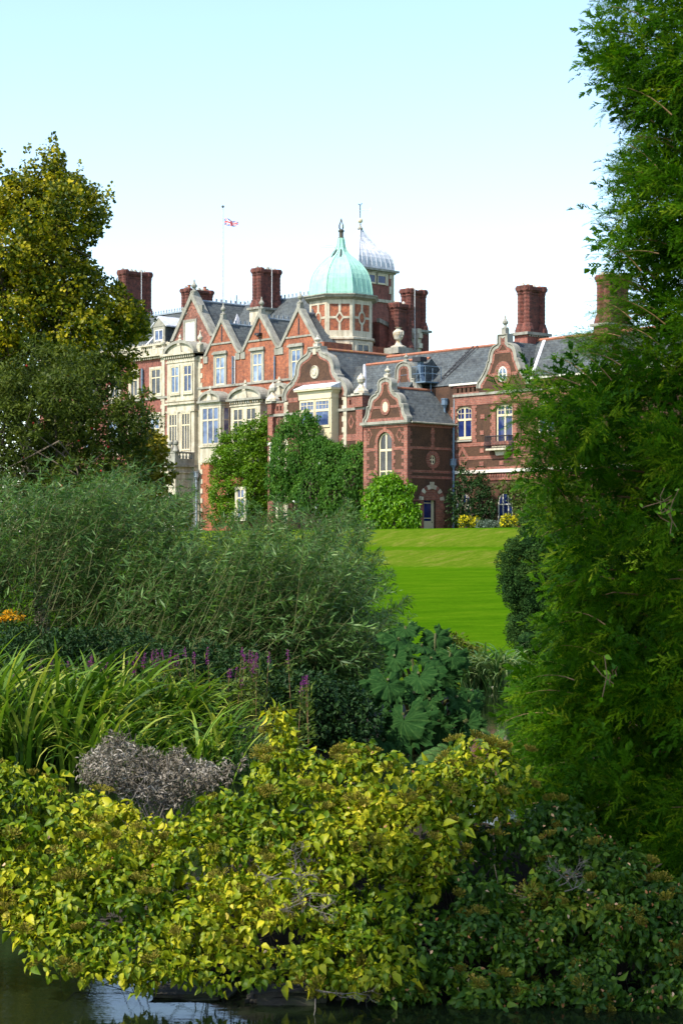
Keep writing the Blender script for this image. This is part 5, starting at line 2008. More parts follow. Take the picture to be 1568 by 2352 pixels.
# ------------------------------------------------------------------ climbers and shrubs against the house
def house_w(s, t, z=0.0):
    return Vector((HX + s * CA + t * SA, HY - s * SA + t * CA, HZ + z))
def wall_shrub(name, label, cat, poly, t, depth, sizes, n, size, tmpl, mat, wid=1.0, droop=.2, jitter=.8, seed=1, flat=.85, stem="bark", smooth=False, cover=1.2):
    rng = np.random.default_rng(seed)
    P = np.array(poly, float)
    sizes = list(sizes) + [sizes[-1] * .6]
    pxm = P[:, 0].mean() * 1.6531
    s = hs(pxm, t)
    base = house_w(s, t)
    bl = blobs_in(poly, base.y, depth, sizes, rng, flat, cover)
    # ragged edge: loose shoots past the outline
    ed = []
    for k in range(len(P)):
        a, b2 = P[k], P[(k + 1) % len(P)]
        for q in range(int(np.hypot(*(b2 - a)) / 9) + 1):
            c = a + (b2 - a) * rng.random()
            if c[1] > P[:, 1].max() - 14:
                continue
            r = rng.uniform(2.5, 8) * base.y / 4250
            w = at(c[0] + rng.normal(0, 5), c[1] + rng.normal(0, 5), base.y)
            ed.append((w.x, base.y + rng.uniform(-.3, .3) * depth, w.z, r, r, r * 1.2))
    bl = np.concatenate([bl, np.array(ed)])
    # lean the mass along the wall
    bl[:, 1] += (bl[:, 0] - base.x) * (-SA / CA) * .8
    k = bl[:, 1] / base.y
    bl[:, 0] *= k
    bl[:, 2] *= k
    t_ = plant(name, label, cat, base)
    b = shift(bl, base)
    leafy("foliage", b, n, size, tmpl, mat, t_, rng, wid=wid, droop=droop, jitter=jitter, smooth=smooth)
    m = MB()
    idx = rng.choice(len(b), min(14, len(b)), replace=False)
    limbs(m, (0, 0, -.3), b[idx, :3], .12, rng, .3)
    m.build("stems", stem, t_)
    return t_, b

wall_shrub("magnolia", "bright green wall magnolia growing up beside the stone oriel windows", "climber",
           [(478, 1215), (480, 1130), (488, 1080), (482, 1040), (500, 1020), (498, 1000), (540, 985), (552, 970), (580, 958), (612, 955), (630, 965), (632, 990), (612, 1000), (622, 1030), (618, 1080), (625, 1120), (622, 1160), (606, 1180), (580, 1195), (560, 1215)],
           TM - 2.6, 3.2, [28, 18, 11], 30000, .20, ovate(.6, .1, .3), "leaf_magnolia", seed=21, cover=.7, flat=.65)
tw_, bw_ = wall_shrub("wisteria", "dark green wisteria draped in a broad mass over the middle of the house front", "climber",
           [(612, 1145), (618, 1080), (625, 1010), (640, 985), (655, 962), (672, 945), (690, 950), (712, 948), (730, 962), (730, 985), (722, 1005), (745, 1010), (768, 1012), (800, 1030), (830, 1022), (850, 1030), (865, 1050), (868, 1085), (850, 1110), (838, 1150), (830, 1212), (790, 1212), (745, 1195), (715, 1172), (690, 1158), (655, 1150)],
           TB - 1.9, 3.6, [40, 26, 18, 11], 85000, .21, LANCE, "leaf_wisteria", wid=.55, droop=1.5, jitter=.45, seed=22, flat=1.25, cover=.75)
rng = np.random.default_rng(3)
p, d = on_blobs(bw_, 60, rng, (1.0, 1.1), .9)
p = p[p[:, 1] < .5][:13]
scatter("blossoms", OVATE[0], OVATE[1], p, frames(rng.normal(size=p.shape), rng.normal(size=p.shape)), .34, "flower_white", tw_)
wall_shrub("glossy_shrub", "glossy light green shrub against the brown wing below the tall arched window", "shrub",
           [(832, 1212), (830, 1180), (838, 1150), (845, 1120), (858, 1100), (880, 1088), (912, 1085), (925, 1110), (950, 1108), (938, 1130), (950, 1165), (968, 1170), (962, 1212)],
           -1.6, 2.4, [16, 12, 7], 9000, .34, ovate(.5, .1, .5), "leaf_bright", wid=.8, droop=1.1, seed=23)
wall_shrub("dark_shrub", "dark green loose shrub beside the blue drainpipe, right of the door", "shrub",
           [(1035, 1208), (1040, 1160), (1022, 1150), (1042, 1130), (1048, 1090), (1058, 1062), (1078, 1080), (1110, 1080), (1125, 1100), (1128, 1140), (1140, 1165), (1130, 1208)],
           TR - 2.2, 2.0, [18, 11, 7], 6500, .24, LANCE, "leaf_dark", wid=.5, droop=.5, seed=24)
wall_shrub("wall_creeper", "green creeper curtaining the ground floor wall around the right arched window", "climber",
           [(1128, 1112), (1150, 1104), (1200, 1100), (1260, 1098), (1320, 1096), (1320, 1205), (1176, 1205), (1172, 1140), (1140, 1125)],
           TR - .7, 1.0, [14, 9], 8200, .2, LANCE, "leaf_creeper", wid=.6, droop=1.0, seed=25)
# herbaceous border
for i, (px, w, hgt, nm, lab, cat, mat) in enumerate(((1076, 26, 22, "yellow_flower_clump", "low clump of bright yellow flowers at the foot of the dark shrub", "flowers", "flower_yellow"),
                                           (1170, 22, 28, "yellow_flower_clump", "taller clump of yellow flowers below the right arched window", "flowers", "flower_yellow"),
                                           (1125, 38, 16, "lavender_clump", "low grey green clump between the two yellow flower clumps", "border plant", "leaf_lavender"))):
    rng = np.random.default_rng(40 + i)
    s = hs(px * 1.6531, TR - 3.4)
    b = house_w(s, TR - 3.4)
    u = b.y / 4250
    bl = []
    for k in range(26):
        r = rng.uniform(4, 8) * u
        bl.append((rng.uniform(-w, w) * u * .8, rng.uniform(-.5, .5), (1 - abs(rng.uniform(-1, 1))) * hgt * u * .8 + .15, r, r, r))
    bl = np.array(bl)
    t = plant(nm, lab, cat, b, "yellow flower clumps" if nm.startswith("yellow") else None)
    leafy("leaves", bl, 700, .2, LANCE, "leaf_creeper" if i < 2 else "leaf_lavender", t, rng, wid=.4)
    if i < 2:
        bl[:, 2] += 4 * u
        leafy("blossoms", bl, 500, .13, OVATE, mat, t, rng, jitter=1.2)

# ------------------------------------------------------------------ dwarf rounded conifer on the lawn
rng = np.random.default_rng(8)
Y = 47.5
base = Vector((at(1225, 1535, Y).x, Y, 0)); base.z = G(base.x, base.y)
poly = [(1175, 1205), (1190, 1185), (1215, 1172), (1245, 1168), (1290, 1190), (1330, 1240), (1350, 1320), (1350, 1430), (1330, 1530), (1210, 1535), (1205, 1515), (1165, 1490), (1158, 1440), (1166, 1410), (1152, 1380), (1146, 1345), (1136, 1310), (1142, 1270), (1150, 1240), (1178, 1235)]
bl = np.concatenate([blobs_in(poly, Y, 2.0, [34], rng, .75, .7), blobs_in(poly, Y, 2.4, [16, 12, 9], rng, .7, .8)])
t = plant("rounded_conifer", "dense dark green rounded conifer standing on the lawn beside the feathery tree", "conifer", base)
b = shift(bl, base)
leafy("foliage", b, 90000, .055, LANCE, "leaf_roundconifer", t, rng, wid=.45, jitter=.7, shell=(.8, 1.06), drop=.8)
m = MB()
for q in b:
    if q[3] > .3:
        m.ball((q[0], q[1], q[2]), q[3] * .72, 5, .8)
m.build("inner_branches", "leaf_roundconifer", t)
m = MB()
m.tube([(0, 0, -.2), (0, 0, 3.4)], .12, .03)
m.build("trunk", "bark", t)
# ------------------------------------------------------------------ willow shrubs: leaning wands set with narrow leaves
def interp_poly(pts, x):
    p = np.array(pts, float)
    return np.interp(x, p[:, 0], p[:, 1])
def willow(name, label, base_px, Y, tipsf, n, seed, spread, leaf=.20, per=44, mat="leaf_willow", cat="shrub"):
    """tipsf(rng, n) gives wand tips (photo px measured at Y) and lean angles; the wands start nearer the ground"""
    rng = np.random.default_rng(seed)
    base = Vector((at(base_px, 1640, Y).x, Y, 0)); base.z = G(base.x, base.y)
    t = plant(name, label, cat, base)
    px, py, ang, Lp = tipsf(rng, n)
    dY = rng.uniform(-spread, spread, n)
    YY = Y + dY
    tip = np.stack([(px - 784) * Y / 4250.0, YY, (1255 - py) * Y / 4250.0], 1)
    Lm = Lp * Y / 4250.0
    d0 = np.stack([np.cos(ang), rng.normal(0, .25, n), np.sin(ang)], 1)
    d0 = unit(d0)
    bend = rng.uniform(-.05, .38, n)
    K = 6
    pts = []
    for k in range(K + 1):
        f = k / K                     # 0 at the foot, 1 at the tip
        q = tip - d0 * (Lm * (1 - f))[:, None]
        q[:, 2] += bend * Lm * (f * (1 - f)) * 1.2
        pts.append(q)
    P = np.stack(pts, 1) - np.array(base)          # n, K+1, 3
    # stems: three-sided tubes
    side = unit(np.cross(d0, np.array([0, 1.0, 0.2])))
    oth = np.cross(d0, side)
    V, F = [], []
    rad = np.linspace(.007, .0025, K + 1)
    ring = np.stack([P + rad[None, :, None] * (side * math.cos(a) + oth * math.sin(a))[:, None, :] for a in (0, 2.1, 4.2)], 2)   # n,K+1,3,3
    V = ring.reshape(-1, 3)
    idx = np.arange(n * (K + 1) * 3).reshape(n, K + 1, 3)
    fs = []
    for a in range(3):
        b = (a + 1) % 3
        fs.append(np.stack([idx[:, :-1, a], idx[:, :-1, b], idx[:, 1:, b], idx[:, 1:, a]], -1).reshape(-1, 4))
    raw_mesh("stems", V, np.concatenate(fs), "stem_green", t)
    # leaves
    f = rng.uniform(.12, 1.0, (n, per)) ** .8
    fi = f * K
    i0 = np.minimum(fi.astype(int), K - 1)
    w = (fi - i0)[..., None]
    rows = np.arange(n)[:, None]
    pos = (P[rows, i0] * (1 - w) + P[rows, i0 + 1] * w).reshape(-1, 3)
    ax_ = np.repeat(d0[:, None], per, 1).reshape(-1, 3)
    az = rng.uniform(0, 2 * np.pi, len(pos))
    s2 = np.repeat(side[:, None], per, 1).reshape(-1, 3)
    o2 = np.repeat(oth[:, None], per, 1).reshape(-1, 3)
    rad_ = s2 * np.cos(az)[:, None] + o2 * np.sin(az)[:, None]
    ld = unit(ax_ * rng.uniform(.5, 1.1, len(pos))[:, None] + rad_ * .9 + np.array([0, 0, -.30]) + rng.normal(size=rad_.shape) * .2)
    R = frames(ld, unit(ax_ + rng.normal(size=ax_.shape) * .5))
    s = leaf * rng.uniform(.65, 1.25, len(pos)) * (1.1 - .5 * f.reshape(-1) ** 3)
    wand = np.repeat(rng.random(n), per)
    rn = np.clip(.5 * wand + .5 * rng.random(len(pos)), 0, 1)
    scatter("leaves", LANCE[0], LANCE[1], pos, R, np.stack([s * .15, s, s], 1), mat, t, rn)
    return t

TOPL = [(-160, 1090), (0, 1095), (40, 1080), (100, 1070), (150, 1062), (200, 1058), (250, 1062), (300, 1070), (350, 1072), (390, 1085), (420, 1120), (450, 1165), (500, 1190)]
def grouped(rng, n, px, py, ang, per=11, sx=26, sy=26):
    """wands bunched on branches"""
    i = rng.integers(0, len(px), n)
    return px[i] + rng.normal(0, sx, n), py[i] + rng.normal(0, sy, n), ang[i] + rng.normal(0, .17, n), rng.uniform(120, 300, n)
TOPR = [(300, 1200), (420, 1190), (455, 1200), (500, 1205), (560, 1208), (600, 1190), (650, 1195), (700, 1200), (760, 1205), (820, 1222), (845, 1250), (862, 1300), (900, 1360), (925, 1420)]
BOTR = [(300, 1520), (500, 1510), (620, 1530), (700, 1570), (760, 1600), (850, 1590), (905, 1560), (925, 1480)]
def tips_left(rng, n):
    k = n // 12
    x = rng.uniform(-160, 470, k)
    top = interp_poly(TOPL, x) + 22
    y = top + (1580 - top) * rng.random(k) ** 1.25
    a = np.radians(rng.normal(60, 22, k))
    x, y, a, l = grouped(rng, n, x, y, a)
    up = (rng.random(n) < .14) & (y < interp_poly(TOPL, x) + 60)
    return x, y - up * rng.uniform(8, 55, n), a, l
def tips_right(rng, n):
    k = n // 12
    x = 330 + 590 * rng.random(k) ** .8
    top, bot = interp_poly(TOPR, x) + 18, interp_poly(BOTR, x)
    f = rng.random(k) ** 1.05
    y = top + (bot - top) * f
    a = np.radians(66 - 92 * f * np.clip((x - 380) / 450, 0.1, 1) + rng.normal(0, 11, k))
    return grouped(rng, n, x, y, a)
def tips_sprig(rng, n):
    C = np.array([(560, 1160), (575, 1150), (590, 1168), (650, 1140), (660, 1150), (640, 1165), (700, 1165), (715, 1170), (735, 1180), (790, 1175), (805, 1150), (815, 1175), (770, 1190), (680, 1180), (840, 1205), (858, 1210), (870, 1270), (892, 1300), (880, 1320), (945, 1375), (930, 1400), (905, 1330), (480, 1175), (445, 1130), (520, 1190), (610, 1185), (625, 1190), (545, 1185), (745, 1195)], float)
    i = rng.integers(0, len(C), n)
    x = C[i, 0] + rng.normal(0, 9, n)
    y = C[i, 1] + rng.normal(0, 9, n)
    return x, y, np.radians(np.where(x > 860, 40, 68) + rng.normal(0, 10, n)), rng.uniform(110, 240, n)

willow("willow_shrub", "broad grey green willow shrub leaning right, in front of the berry tree", 60, 37.5, tips_left, 1900, 61, 2.2)
willow("willow_shrub", "grey green willow shrub with drooping right side, overhanging the huge lobed leaves", 560, 36.0, tips_right, 1700, 62, 1.8)
willow("willow_shrub", "sparse willow with thin upright sprigs standing up against the lawn terrace", 700, 38.0, tips_sprig, 190, 63, 1.2, per=34)

# ------------------------------------------------------------------ strap-leaved clumps
def straps(name, label, base, spots, n, L, width, mat, seed, cat, lean=.55, wind=0.0, arch=(.35, 1.1), group=None, yl=.0):
    rng = np.random.default_rng(seed)
    t = plant(name, label, cat, base, group)
    K = 9
    i = rng.integers(0, len(spots), n)
    sp = np.array(spots, float)
    b = np.stack([sp[i, 0] + rng.normal(0, sp[i, 2]), sp[i, 1] + rng.normal(0, sp[i, 2]), np.zeros(n)], 1)
    b[:, 2] = ground_z(b[:, 0], b[:, 1]).clip(WATER - .1) - .05
    az = rng.uniform(0, 2 * np.pi, n)
    h = np.stack([np.cos(az) + wind, np.sin(az) * .9 - .25, np.zeros(n)], 1)
    h = unit(h)
    Ls = L * rng.uniform(.55, 1.12, n) * sp[i, 3]
    ln = rng.uniform(.08, lean, n)
    ar = rng.uniform(arch[0], arch[1], n) ** 1.0
    th = np.linspace(0, 1, K + 1)
    P = [b]
    for k in range(K):
        f = (k + .5) / K
        tilt = ln + ar * f ** 2.2 * 1.9                # angle from vertical
        step = Ls / K
        P.append(P[-1] + h * (np.sin(tilt) * step)[:, None] + np.array([0, 0, 1.0]) * (np.cos(tilt) * step)[:, None])
    P = np.stack(P, 1)
    sd = unit(np.cross(h, np.array([0, 0, 1.0])) + rng.normal(size=(n, 3)) * .35)
    w = width * rng.uniform(.7, 1.2, n)
    prof = np.where(th < .6, 1.0, 1 - ((th - .6) / .4) ** 1.6) * np.where(th < .15, .75, 1) + .02
    off = sd[:, None, :] * (w[:, None] * prof[None])[..., None] * .5
    V = np.stack([P - off, P + off], 2) - np.array(base)
    idx = np.arange(n * (K + 1) * 2).reshape(n, K + 1, 2)
    F = np.stack([idx[:, :-1, 0], idx[:, :-1, 1], idx[:, 1:, 1], idx[:, 1:, 0]], -1).reshape(-1, 4)
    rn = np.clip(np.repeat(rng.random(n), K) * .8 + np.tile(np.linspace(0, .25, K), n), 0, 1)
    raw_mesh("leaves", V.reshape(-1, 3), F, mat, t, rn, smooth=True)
    return t
def spots(px0, px1, Y, n, seed, sd, dY=1.2, s=(.8, 1.1)):
    rng = np.random.default_rng(seed)
    return [((rng.uniform(px0, px1) - 784) * Y / 4250.0, Y + rng.uniform(-dY, dY), sd, rng.uniform(*s)) for _ in range(n)]
bI = Vector((-3.0, 28.0, -3.3))
straps("iris_clump", "big clump of arching yellow green strap leaves at the left edge of the pond", Vector((-4.4, 28, -3.3)), spots(-120, 250, 28.3, 20, 1, .18, s=(1.0, 1.2)), 820, 1.8, .062, "leaf_iris", 71, "waterside plant", .30, .3, (.35, 1.15))
straps("iris_clump", "clump of arching strap leaves behind the grey shrub, below the purple flower spikes", Vector((-2.2, 28, -3.3)), spots(220, 560, 28.3, 20, 2, .18, s=(.9, 1.08)), 860, 1.65, .050, "leaf_iris", 72, "waterside plant", .5, .55, (.5, 1.3))
straps("sedge_clump", "thin grassy clump at the right end of the strap leaves", Vector((-1.3, 28.5, -3.3)), spots(530, 610, 28.6, 8, 3, .12, s=(.75, .95)), 240, 1.35, .016, "leaf_reed", 73, "waterside plant", .6, .2, (.5, 1.2))
straps("reed_clump", "dark green drooping strap leaf clump standing in the far edge of the pond", Vector((3.6, 45.2, -3.4)), spots(1062, 1160, 45.0, 10, 4, .12, .5, s=(.9, 1.1)), 460, 1.5, .055, "leaf_reed", 74, "waterside plant", .4, -.1, (.7, 1.35))
straps("reed_clump", "smaller strap leaf clump on the bank beside the dwarf conifer", Vector((4.5, 46.3, -3.2)), spots(1165, 1210, 46.3, 5, 5, .12, .4, s=(.6, .8)), 90, 1.0, .04, "leaf_reed", 75, "waterside plant", .5, .2, (.5, 1.2))
wl = plant("white_water_lily", "single white flower floating by the drooping reeds", "flower", at(1131, 1584, 44.6))
m = MB()
for k in range(9):
    a = k * 2 * math.pi / 9
    m.poly([(0, 0, 0), (.07 * math.cos(a - .3), .07 * math.sin(a - .3), .05), (.11 * math.cos(a), .11 * math.sin(a), .09), (.07 * math.cos(a + .3), .07 * math.sin(a + .3), .05)])
m.build("petals", "flower_white", wl, recalc=False)
m = MB()
for k in range(7):
    a = k * 1.3
    m.lathe([(.16, -.03), (.15, -.02)], .3 * math.cos(a) * (1 + k * .2), .25 * math.sin(a), 9)
m.build("leaf_pads", "leaf_reed", wl)

# ochre shrublet behind the gunnera and pale grass tufts on the bank
def small_bush(name, label, cat, poly, Y, depth, sizes, n, size, tmpl, mat, seed, wid=.5, droop=.2, jitter=.8, stem="bark", cover=.8, base_py=None, smooth=False, group=None, outw=.9):
    rng = np.random.default_rng(seed)
    P = np.array(poly, float)
    base = Vector((at(P[:, 0].mean(), 1500, Y).x, Y, 0))
    base.z = max(G(base.x, base.y), WATER) if base_py is None else at(0, base_py, Y).z
    bl = shift(blobs_in(poly, Y, depth, sizes, rng, .85, cover), base)
    t = plant(name, label, cat, base, group)
    leafy("foliage", bl, n, size, tmpl, mat, t, rng, wid=wid, droop=droop, jitter=jitter, smooth=smooth, outw=outw)
    if stem:
        m = MB()
        limbs(m, (0, 0, -.1), bl[rng.choice(len(bl), min(12, len(bl)), replace=False), :3] * .7, .012, rng, .6)
        m.build("stems", stem, t)
    return t, bl
small_bush("ochre_bush", "low yellow brown bush behind the huge lobed leaves at the lawn edge", "bush",
           [(985, 1490), (1000, 1462), (1020, 1448), (1045, 1452), (1075, 1462), (1110, 1472), (1120, 1490), (1110, 1540), (1060, 1550), (1000, 1550)], 47.0, 1.2, [14, 9, 6], 3200, .12, LANCE, "leaf_ochre", 81, wid=.35)
small_bush("dark_bush", "dark leafy bush under the willow, left of the huge lobed leaves", "bush",
           [(615, 1560), (660, 1535), (720, 1540), (790, 1560), (850, 1590), (885, 1650), (870, 1700), (820, 1720), (640, 1722), (610, 1650)], 30.6, 2.0, [30, 18, 11], 9500, .085, OVATE, "leaf_dark", 82, wid=.8)
small_bush("bramble_bush", "dim green undergrowth bush behind the purple flower spikes", "bush",
           [(-120, 1440), (60, 1430), (200, 1440), (420, 1450), (600, 1480), (640, 1560), (600, 1640), (-120, 1640)], 31.5, 1.6, [36, 20], 15000, .10, OVATE, "leaf_dark", 83, wid=.6)
small_bush("orange_flowers", "small patch of orange flowers glowing through the willow at the left edge", "flowers",
           [(-30, 1412), (20, 1404), (60, 1412), (62, 1424), (20, 1428), (-30, 1428)], 35.6, .6, [7, 5], 260, .07, OVATE, "flower_orange", 84, wid=.9)

# purple loosestrife: spikes set with small florets
def loosestrife(label, spikes, Y, seed):
    rng = np.random.default_rng(seed)
    X0 = at(np.mean([s[0] for s in spikes]), 1600, Y).x
    base = Vector((X0, Y, G(X0, Y)))
    t = plant("purple_loosestrife", label, "flowers", base, "purple flower spikes at the pond")
    m = MB()
    ld = []
    for px, py, h in spikes:
        p = at(px, py + 10, Y + rng.uniform(-.5, .5)) - base
        q = Vector((p.x + rng.uniform(-.15, .15), p.y, p.z - h * Y / 4250 - .9))
        m.tube([q, p], .008, .004, n=4)
        hh = h * Y / 4250
        f = rng.random(46)
        rr = .022 * (1 - f) + .006
        a = rng.uniform(0, 6.28, 46)
        fl = np.stack([p.x + rr * np.cos(a), p.y + rr * np.sin(a), p.z - hh * (1 - f)], 1)
        scatter("flower_spike", OVATE[0], OVATE[1], fl, frames(rng.normal(size=fl.shape), rng.normal(size=fl.shape)), .024, "flower_purple", t)
        for k in range(70):
            ld.append(tuple(q.lerp(p, rng.random() * .8) + Vector(rng.normal(size=3)) * .05))
    m.build("stems", "stem_red", t)
    ld = np.array(ld)
    scatter("leaves", LANCE[0], LANCE[1], ld, frames(rng.normal(size=ld.shape) + np.array([0, 0, .5]), rng.normal(size=ld.shape)), np.tile([.03, .12, .12], (len(ld), 1)), "leaf_creeper", t)
rng = np.random.default_rng(77)
def rs(c, n, sx=22, sy=14, h=26):
    return [(c[0] + rng.normal(0, sx), c[1] + rng.normal(0, sy), h * rng.uniform(.7, 1.3)) for _ in range(n)]
loosestrife("cluster of purple flower spikes behind the middle of the strap leaves", rs((405, 1482), 13, 45, 12, 32) + rs((330, 1500), 4, 20, 8), 29.8, 1)
loosestrife("cluster of purple flower spikes at the right end of the strap leaves", rs((580, 1490), 14, 22, 16, 30) + rs((555, 1530), 5, 20, 10), 29.6, 2)
loosestrife("purple flower spikes at the left, half hidden behind the strap leaves", rs((200, 1510), 9, 40, 10, 22) + rs((60, 1530), 4, 40, 8, 18), 29.8, 3)
loosestrife("few purple flower spikes low against the dark bush", rs((695, 1545), 5, 7, 10, 22), 29.2, 4)

# ------------------------------------------------------------------ gunnera: huge lobed leaves on stout stalks
def gunnera():
    rng = np.random.default_rng(90)
    Y = 33.0
    base = Vector((at(985, 1690, Y).x, Y + .4, WATER + .05))
    t = plant("gunnera", "giant rhubarb like plant with huge lobed dark green leaves at the water's edge", "waterside plant", base)
    #        centre px, py, depth, radius px, facing azimuth (0 = towards us), tilt
    spec = [(925, 1640, 31.2, 98, -.1, 1.2), (1010, 1655, 31.5, 74, .3, 1.25), (960, 1545, 32.2, 80, .15, .95), (915, 1465, 33.4, 58, -.2, .6), (968, 1480, 33.6, 54, .5, .85), (1012, 1545, 32.8, 60, .7, 1.1),
            (1050, 1600, 32.5, 56, .8, 1.2), (890, 1560, 32.2, 70, -.3, 1.0), (1072, 1655, 32.0, 50, .9, 1.35), (870, 1650, 31.6, 62, -.3, 1.25), (985, 1605, 31.9, 54, .2, 1.2), (930, 1438, 34.2, 44, .2, .5),
            (1035, 1575, 33.0, 46, 1.0, 1.0), (990, 1510, 33.2, 46, .6, .8), (905, 1505, 32.9, 52, -.1, .9), (965, 1700, 31.3, 46, 0, 1.4), (1085, 1625, 33.2, 42, 1.1, 1.1), (1050, 1690, 31.8, 46, .5, 1.4), (1078, 1610, 32.6, 58, .9, 1.2), (1068, 1660, 31.9, 56, .7, 1.3), (1035, 1500, 33.8, 52, .5, .8), (1000, 1455, 34.2, 46, .4, .5), (880, 1700, 31.2, 60, -.1, 1.3), (1085, 1585, 33.4, 34, .8, .7), (1030, 1520, 33.8, 38, .6, .6), (950, 1590, 31.7, 40, -.3, 1.3)]
    stems = MB()
    NA, NR = 72, 9
    for px, py, Yl, rp, az, tilt in spec:
        c = at(px, py, Yl) - base
        R = rp * Yl / 4250.0 * rng.uniform(.95, 1.1)
        # leaf frame: x across, y towards the tip (hanging outwards), z up normal
        out = Vector((math.sin(az), -math.cos(az), 0))
        ydir = (out * math.cos(tilt) + Vector((0, 0, -math.sin(tilt)))).normalized()
        ydir = (ydir + Vector(rng.normal(size=3)) * .28).normalized()
        xdir = ydir.cross(Vector((rng.normal(0, .3), 0, 1))).normalized()
        ndir = xdir.cross(ydir)
        if ndir.z < 0:
            ndir = -ndir
        V, F, rn = [], [], []
        lob = rng.uniform(0, 6.28)
        for i in range(NR + 1):
            f = i / NR
            for k in range(NA):
                a = -math.pi * .93 + 2 * math.pi * .93 * k / (NA - 1)        # gap at the stalk
                lobes = .76 + .24 * abs(math.cos(a * 3.5)) ** .7
                teeth = 1 - .12 * (k % 2) - .07 * ((k // 2) % 2) - .12 * rng.random()
                r = R * f * (lobes * teeth if f > .72 else (lobes if f > .5 else 1) ** f)
                x = r * math.sin(a)
                y = r * math.cos(a) * (.95 if abs(a) < 1.6 else .8)
                rib = abs(math.cos(a * 3.5))
                z = R * (-.22 * f * f - .10 * (1 - rib) * f + .07 * math.sin(a * 9 + lob) * f * f + .06 * math.sin(f * 9 + a * 4 + lob) * f + .03 * rng.normal() * f) + R * .12 * (f - .4) * (abs(a) / 3) 
                V.append(xdir * x + ydir * (y + R * .15) + ndir * (z - R * .05))
        for i in range(NR):
            for k in range(NA - 1):
                a = i * NA + k
                F.append((a, a + 1, a + NA + 1, a + NA))
                rn.append(.35 + .3 * ((k * 7) % 5 == 0) + .3 * rng.random())
        V = np.array([tuple(v + c) for v in V])
        raw_mesh("leaf", V, np.array(F), "leaf_gunnera", t, np.array(rn), smooth=False)
        foot = Vector((c.x * .25, .3, 0))
        stems.tube([foot, foot.lerp(c, .5) + Vector((0, .1, .25)), c], .045, .025, n=6)
    stems.build("stalks", "stem_green", t)
gunnera()

# ------------------------------------------------------------------ islet with stone edging in the foreground
def islet():
    N, Mr = 72, 12
    rng = np.random.default_rng(12)
    V, F = [], []
    for i in range(Mr + 1):
        f = i / Mr
        for k in range(N):
            a = 2 * math.pi * k / N
            w = 1 + .05 * math.sin(3 * a) + .04 * math.sin(7 * a + 1)
            x = 1.4 + 4.0 * f * w * math.cos(a)
            y = 16.4 + 1.75 * f * w * math.sin(a)
            z = WATER - .25 + 1.25 * (1 - f ** 2.2) + .05 * rng.normal() * (f > .05)
            V.append((x, y, z))
    for i in range(Mr):
        for k in range(N):
            j = (k + 1) % N
            F.append((i * N + k, i * N + j, (i + 1) * N + j, (i + 1) * N + k))
    o = raw_mesh("islet", np.array(V), np.array(F), "soil", smooth=True)
    tag(o, "dark earth islet under the golden shrub", "islet", kind="structure")
islet()
def boulder(px, py, Y, sx, sy, sz, seed, label):
    rng = np.random.default_rng(seed)
    bm = bmesh.new()
    bmesh.ops.create_cube(bm, size=1.0)
    bmesh.ops.bevel(bm, geom=bm.edges[:], offset=.14, segments=2, affect='EDGES')
    bmesh.ops.subdivide_edges(bm, edges=bm.edges[:], cuts=2, use_grid_fill=True)
    for v in bm.verts:
        n = Vector(rng.normal(size=3)) * .022
        v.co += n
        v.co += v.co * (.07 * math.sin(v.co.x * 9 + seed) * math.sin(v.co.z * 7 + seed * 2) * math.cos(v.co.y * 6))
        v.co = Vector((v.co.x * sx, v.co.y * sy, v.co.z * sz))
    me = bpy.data.meshes.new("edging_stone")
    bm.to_mesh(me)
    bm.free()
    me.materials.append(MATS["boulder_stone"])
    o = link(bpy.data.objects.new("edging_stone", me))
    o.location = at(px, py, Y)
    o.rotation_euler = (0, rng.normal(0, .04), rng.normal(0, .15))
    tag(o, label, "stone", "stones edging the islet")
boulder(660, 2312, 14.35, .62, .5, .30, 1, "squared dark stone at the waterline under the middle of the golden shrub")
boulder(820, 2322, 14.45, .46, .5, .26, 2, "smaller dark stone just right of the squared one at the waterline")
boulder(430, 2310, 14.5, .72, .5, .28, 3, "long rough dark stone at the waterline beside the blue reflection")
boulder(990, 2335, 14.5, .6, .5, .24, 4, "low dark stone under the green right part of the shrub")
boulder(1200, 2345, 14.6, .75, .5, .24, 5, "rightmost dark edging stone under the feathery tree")

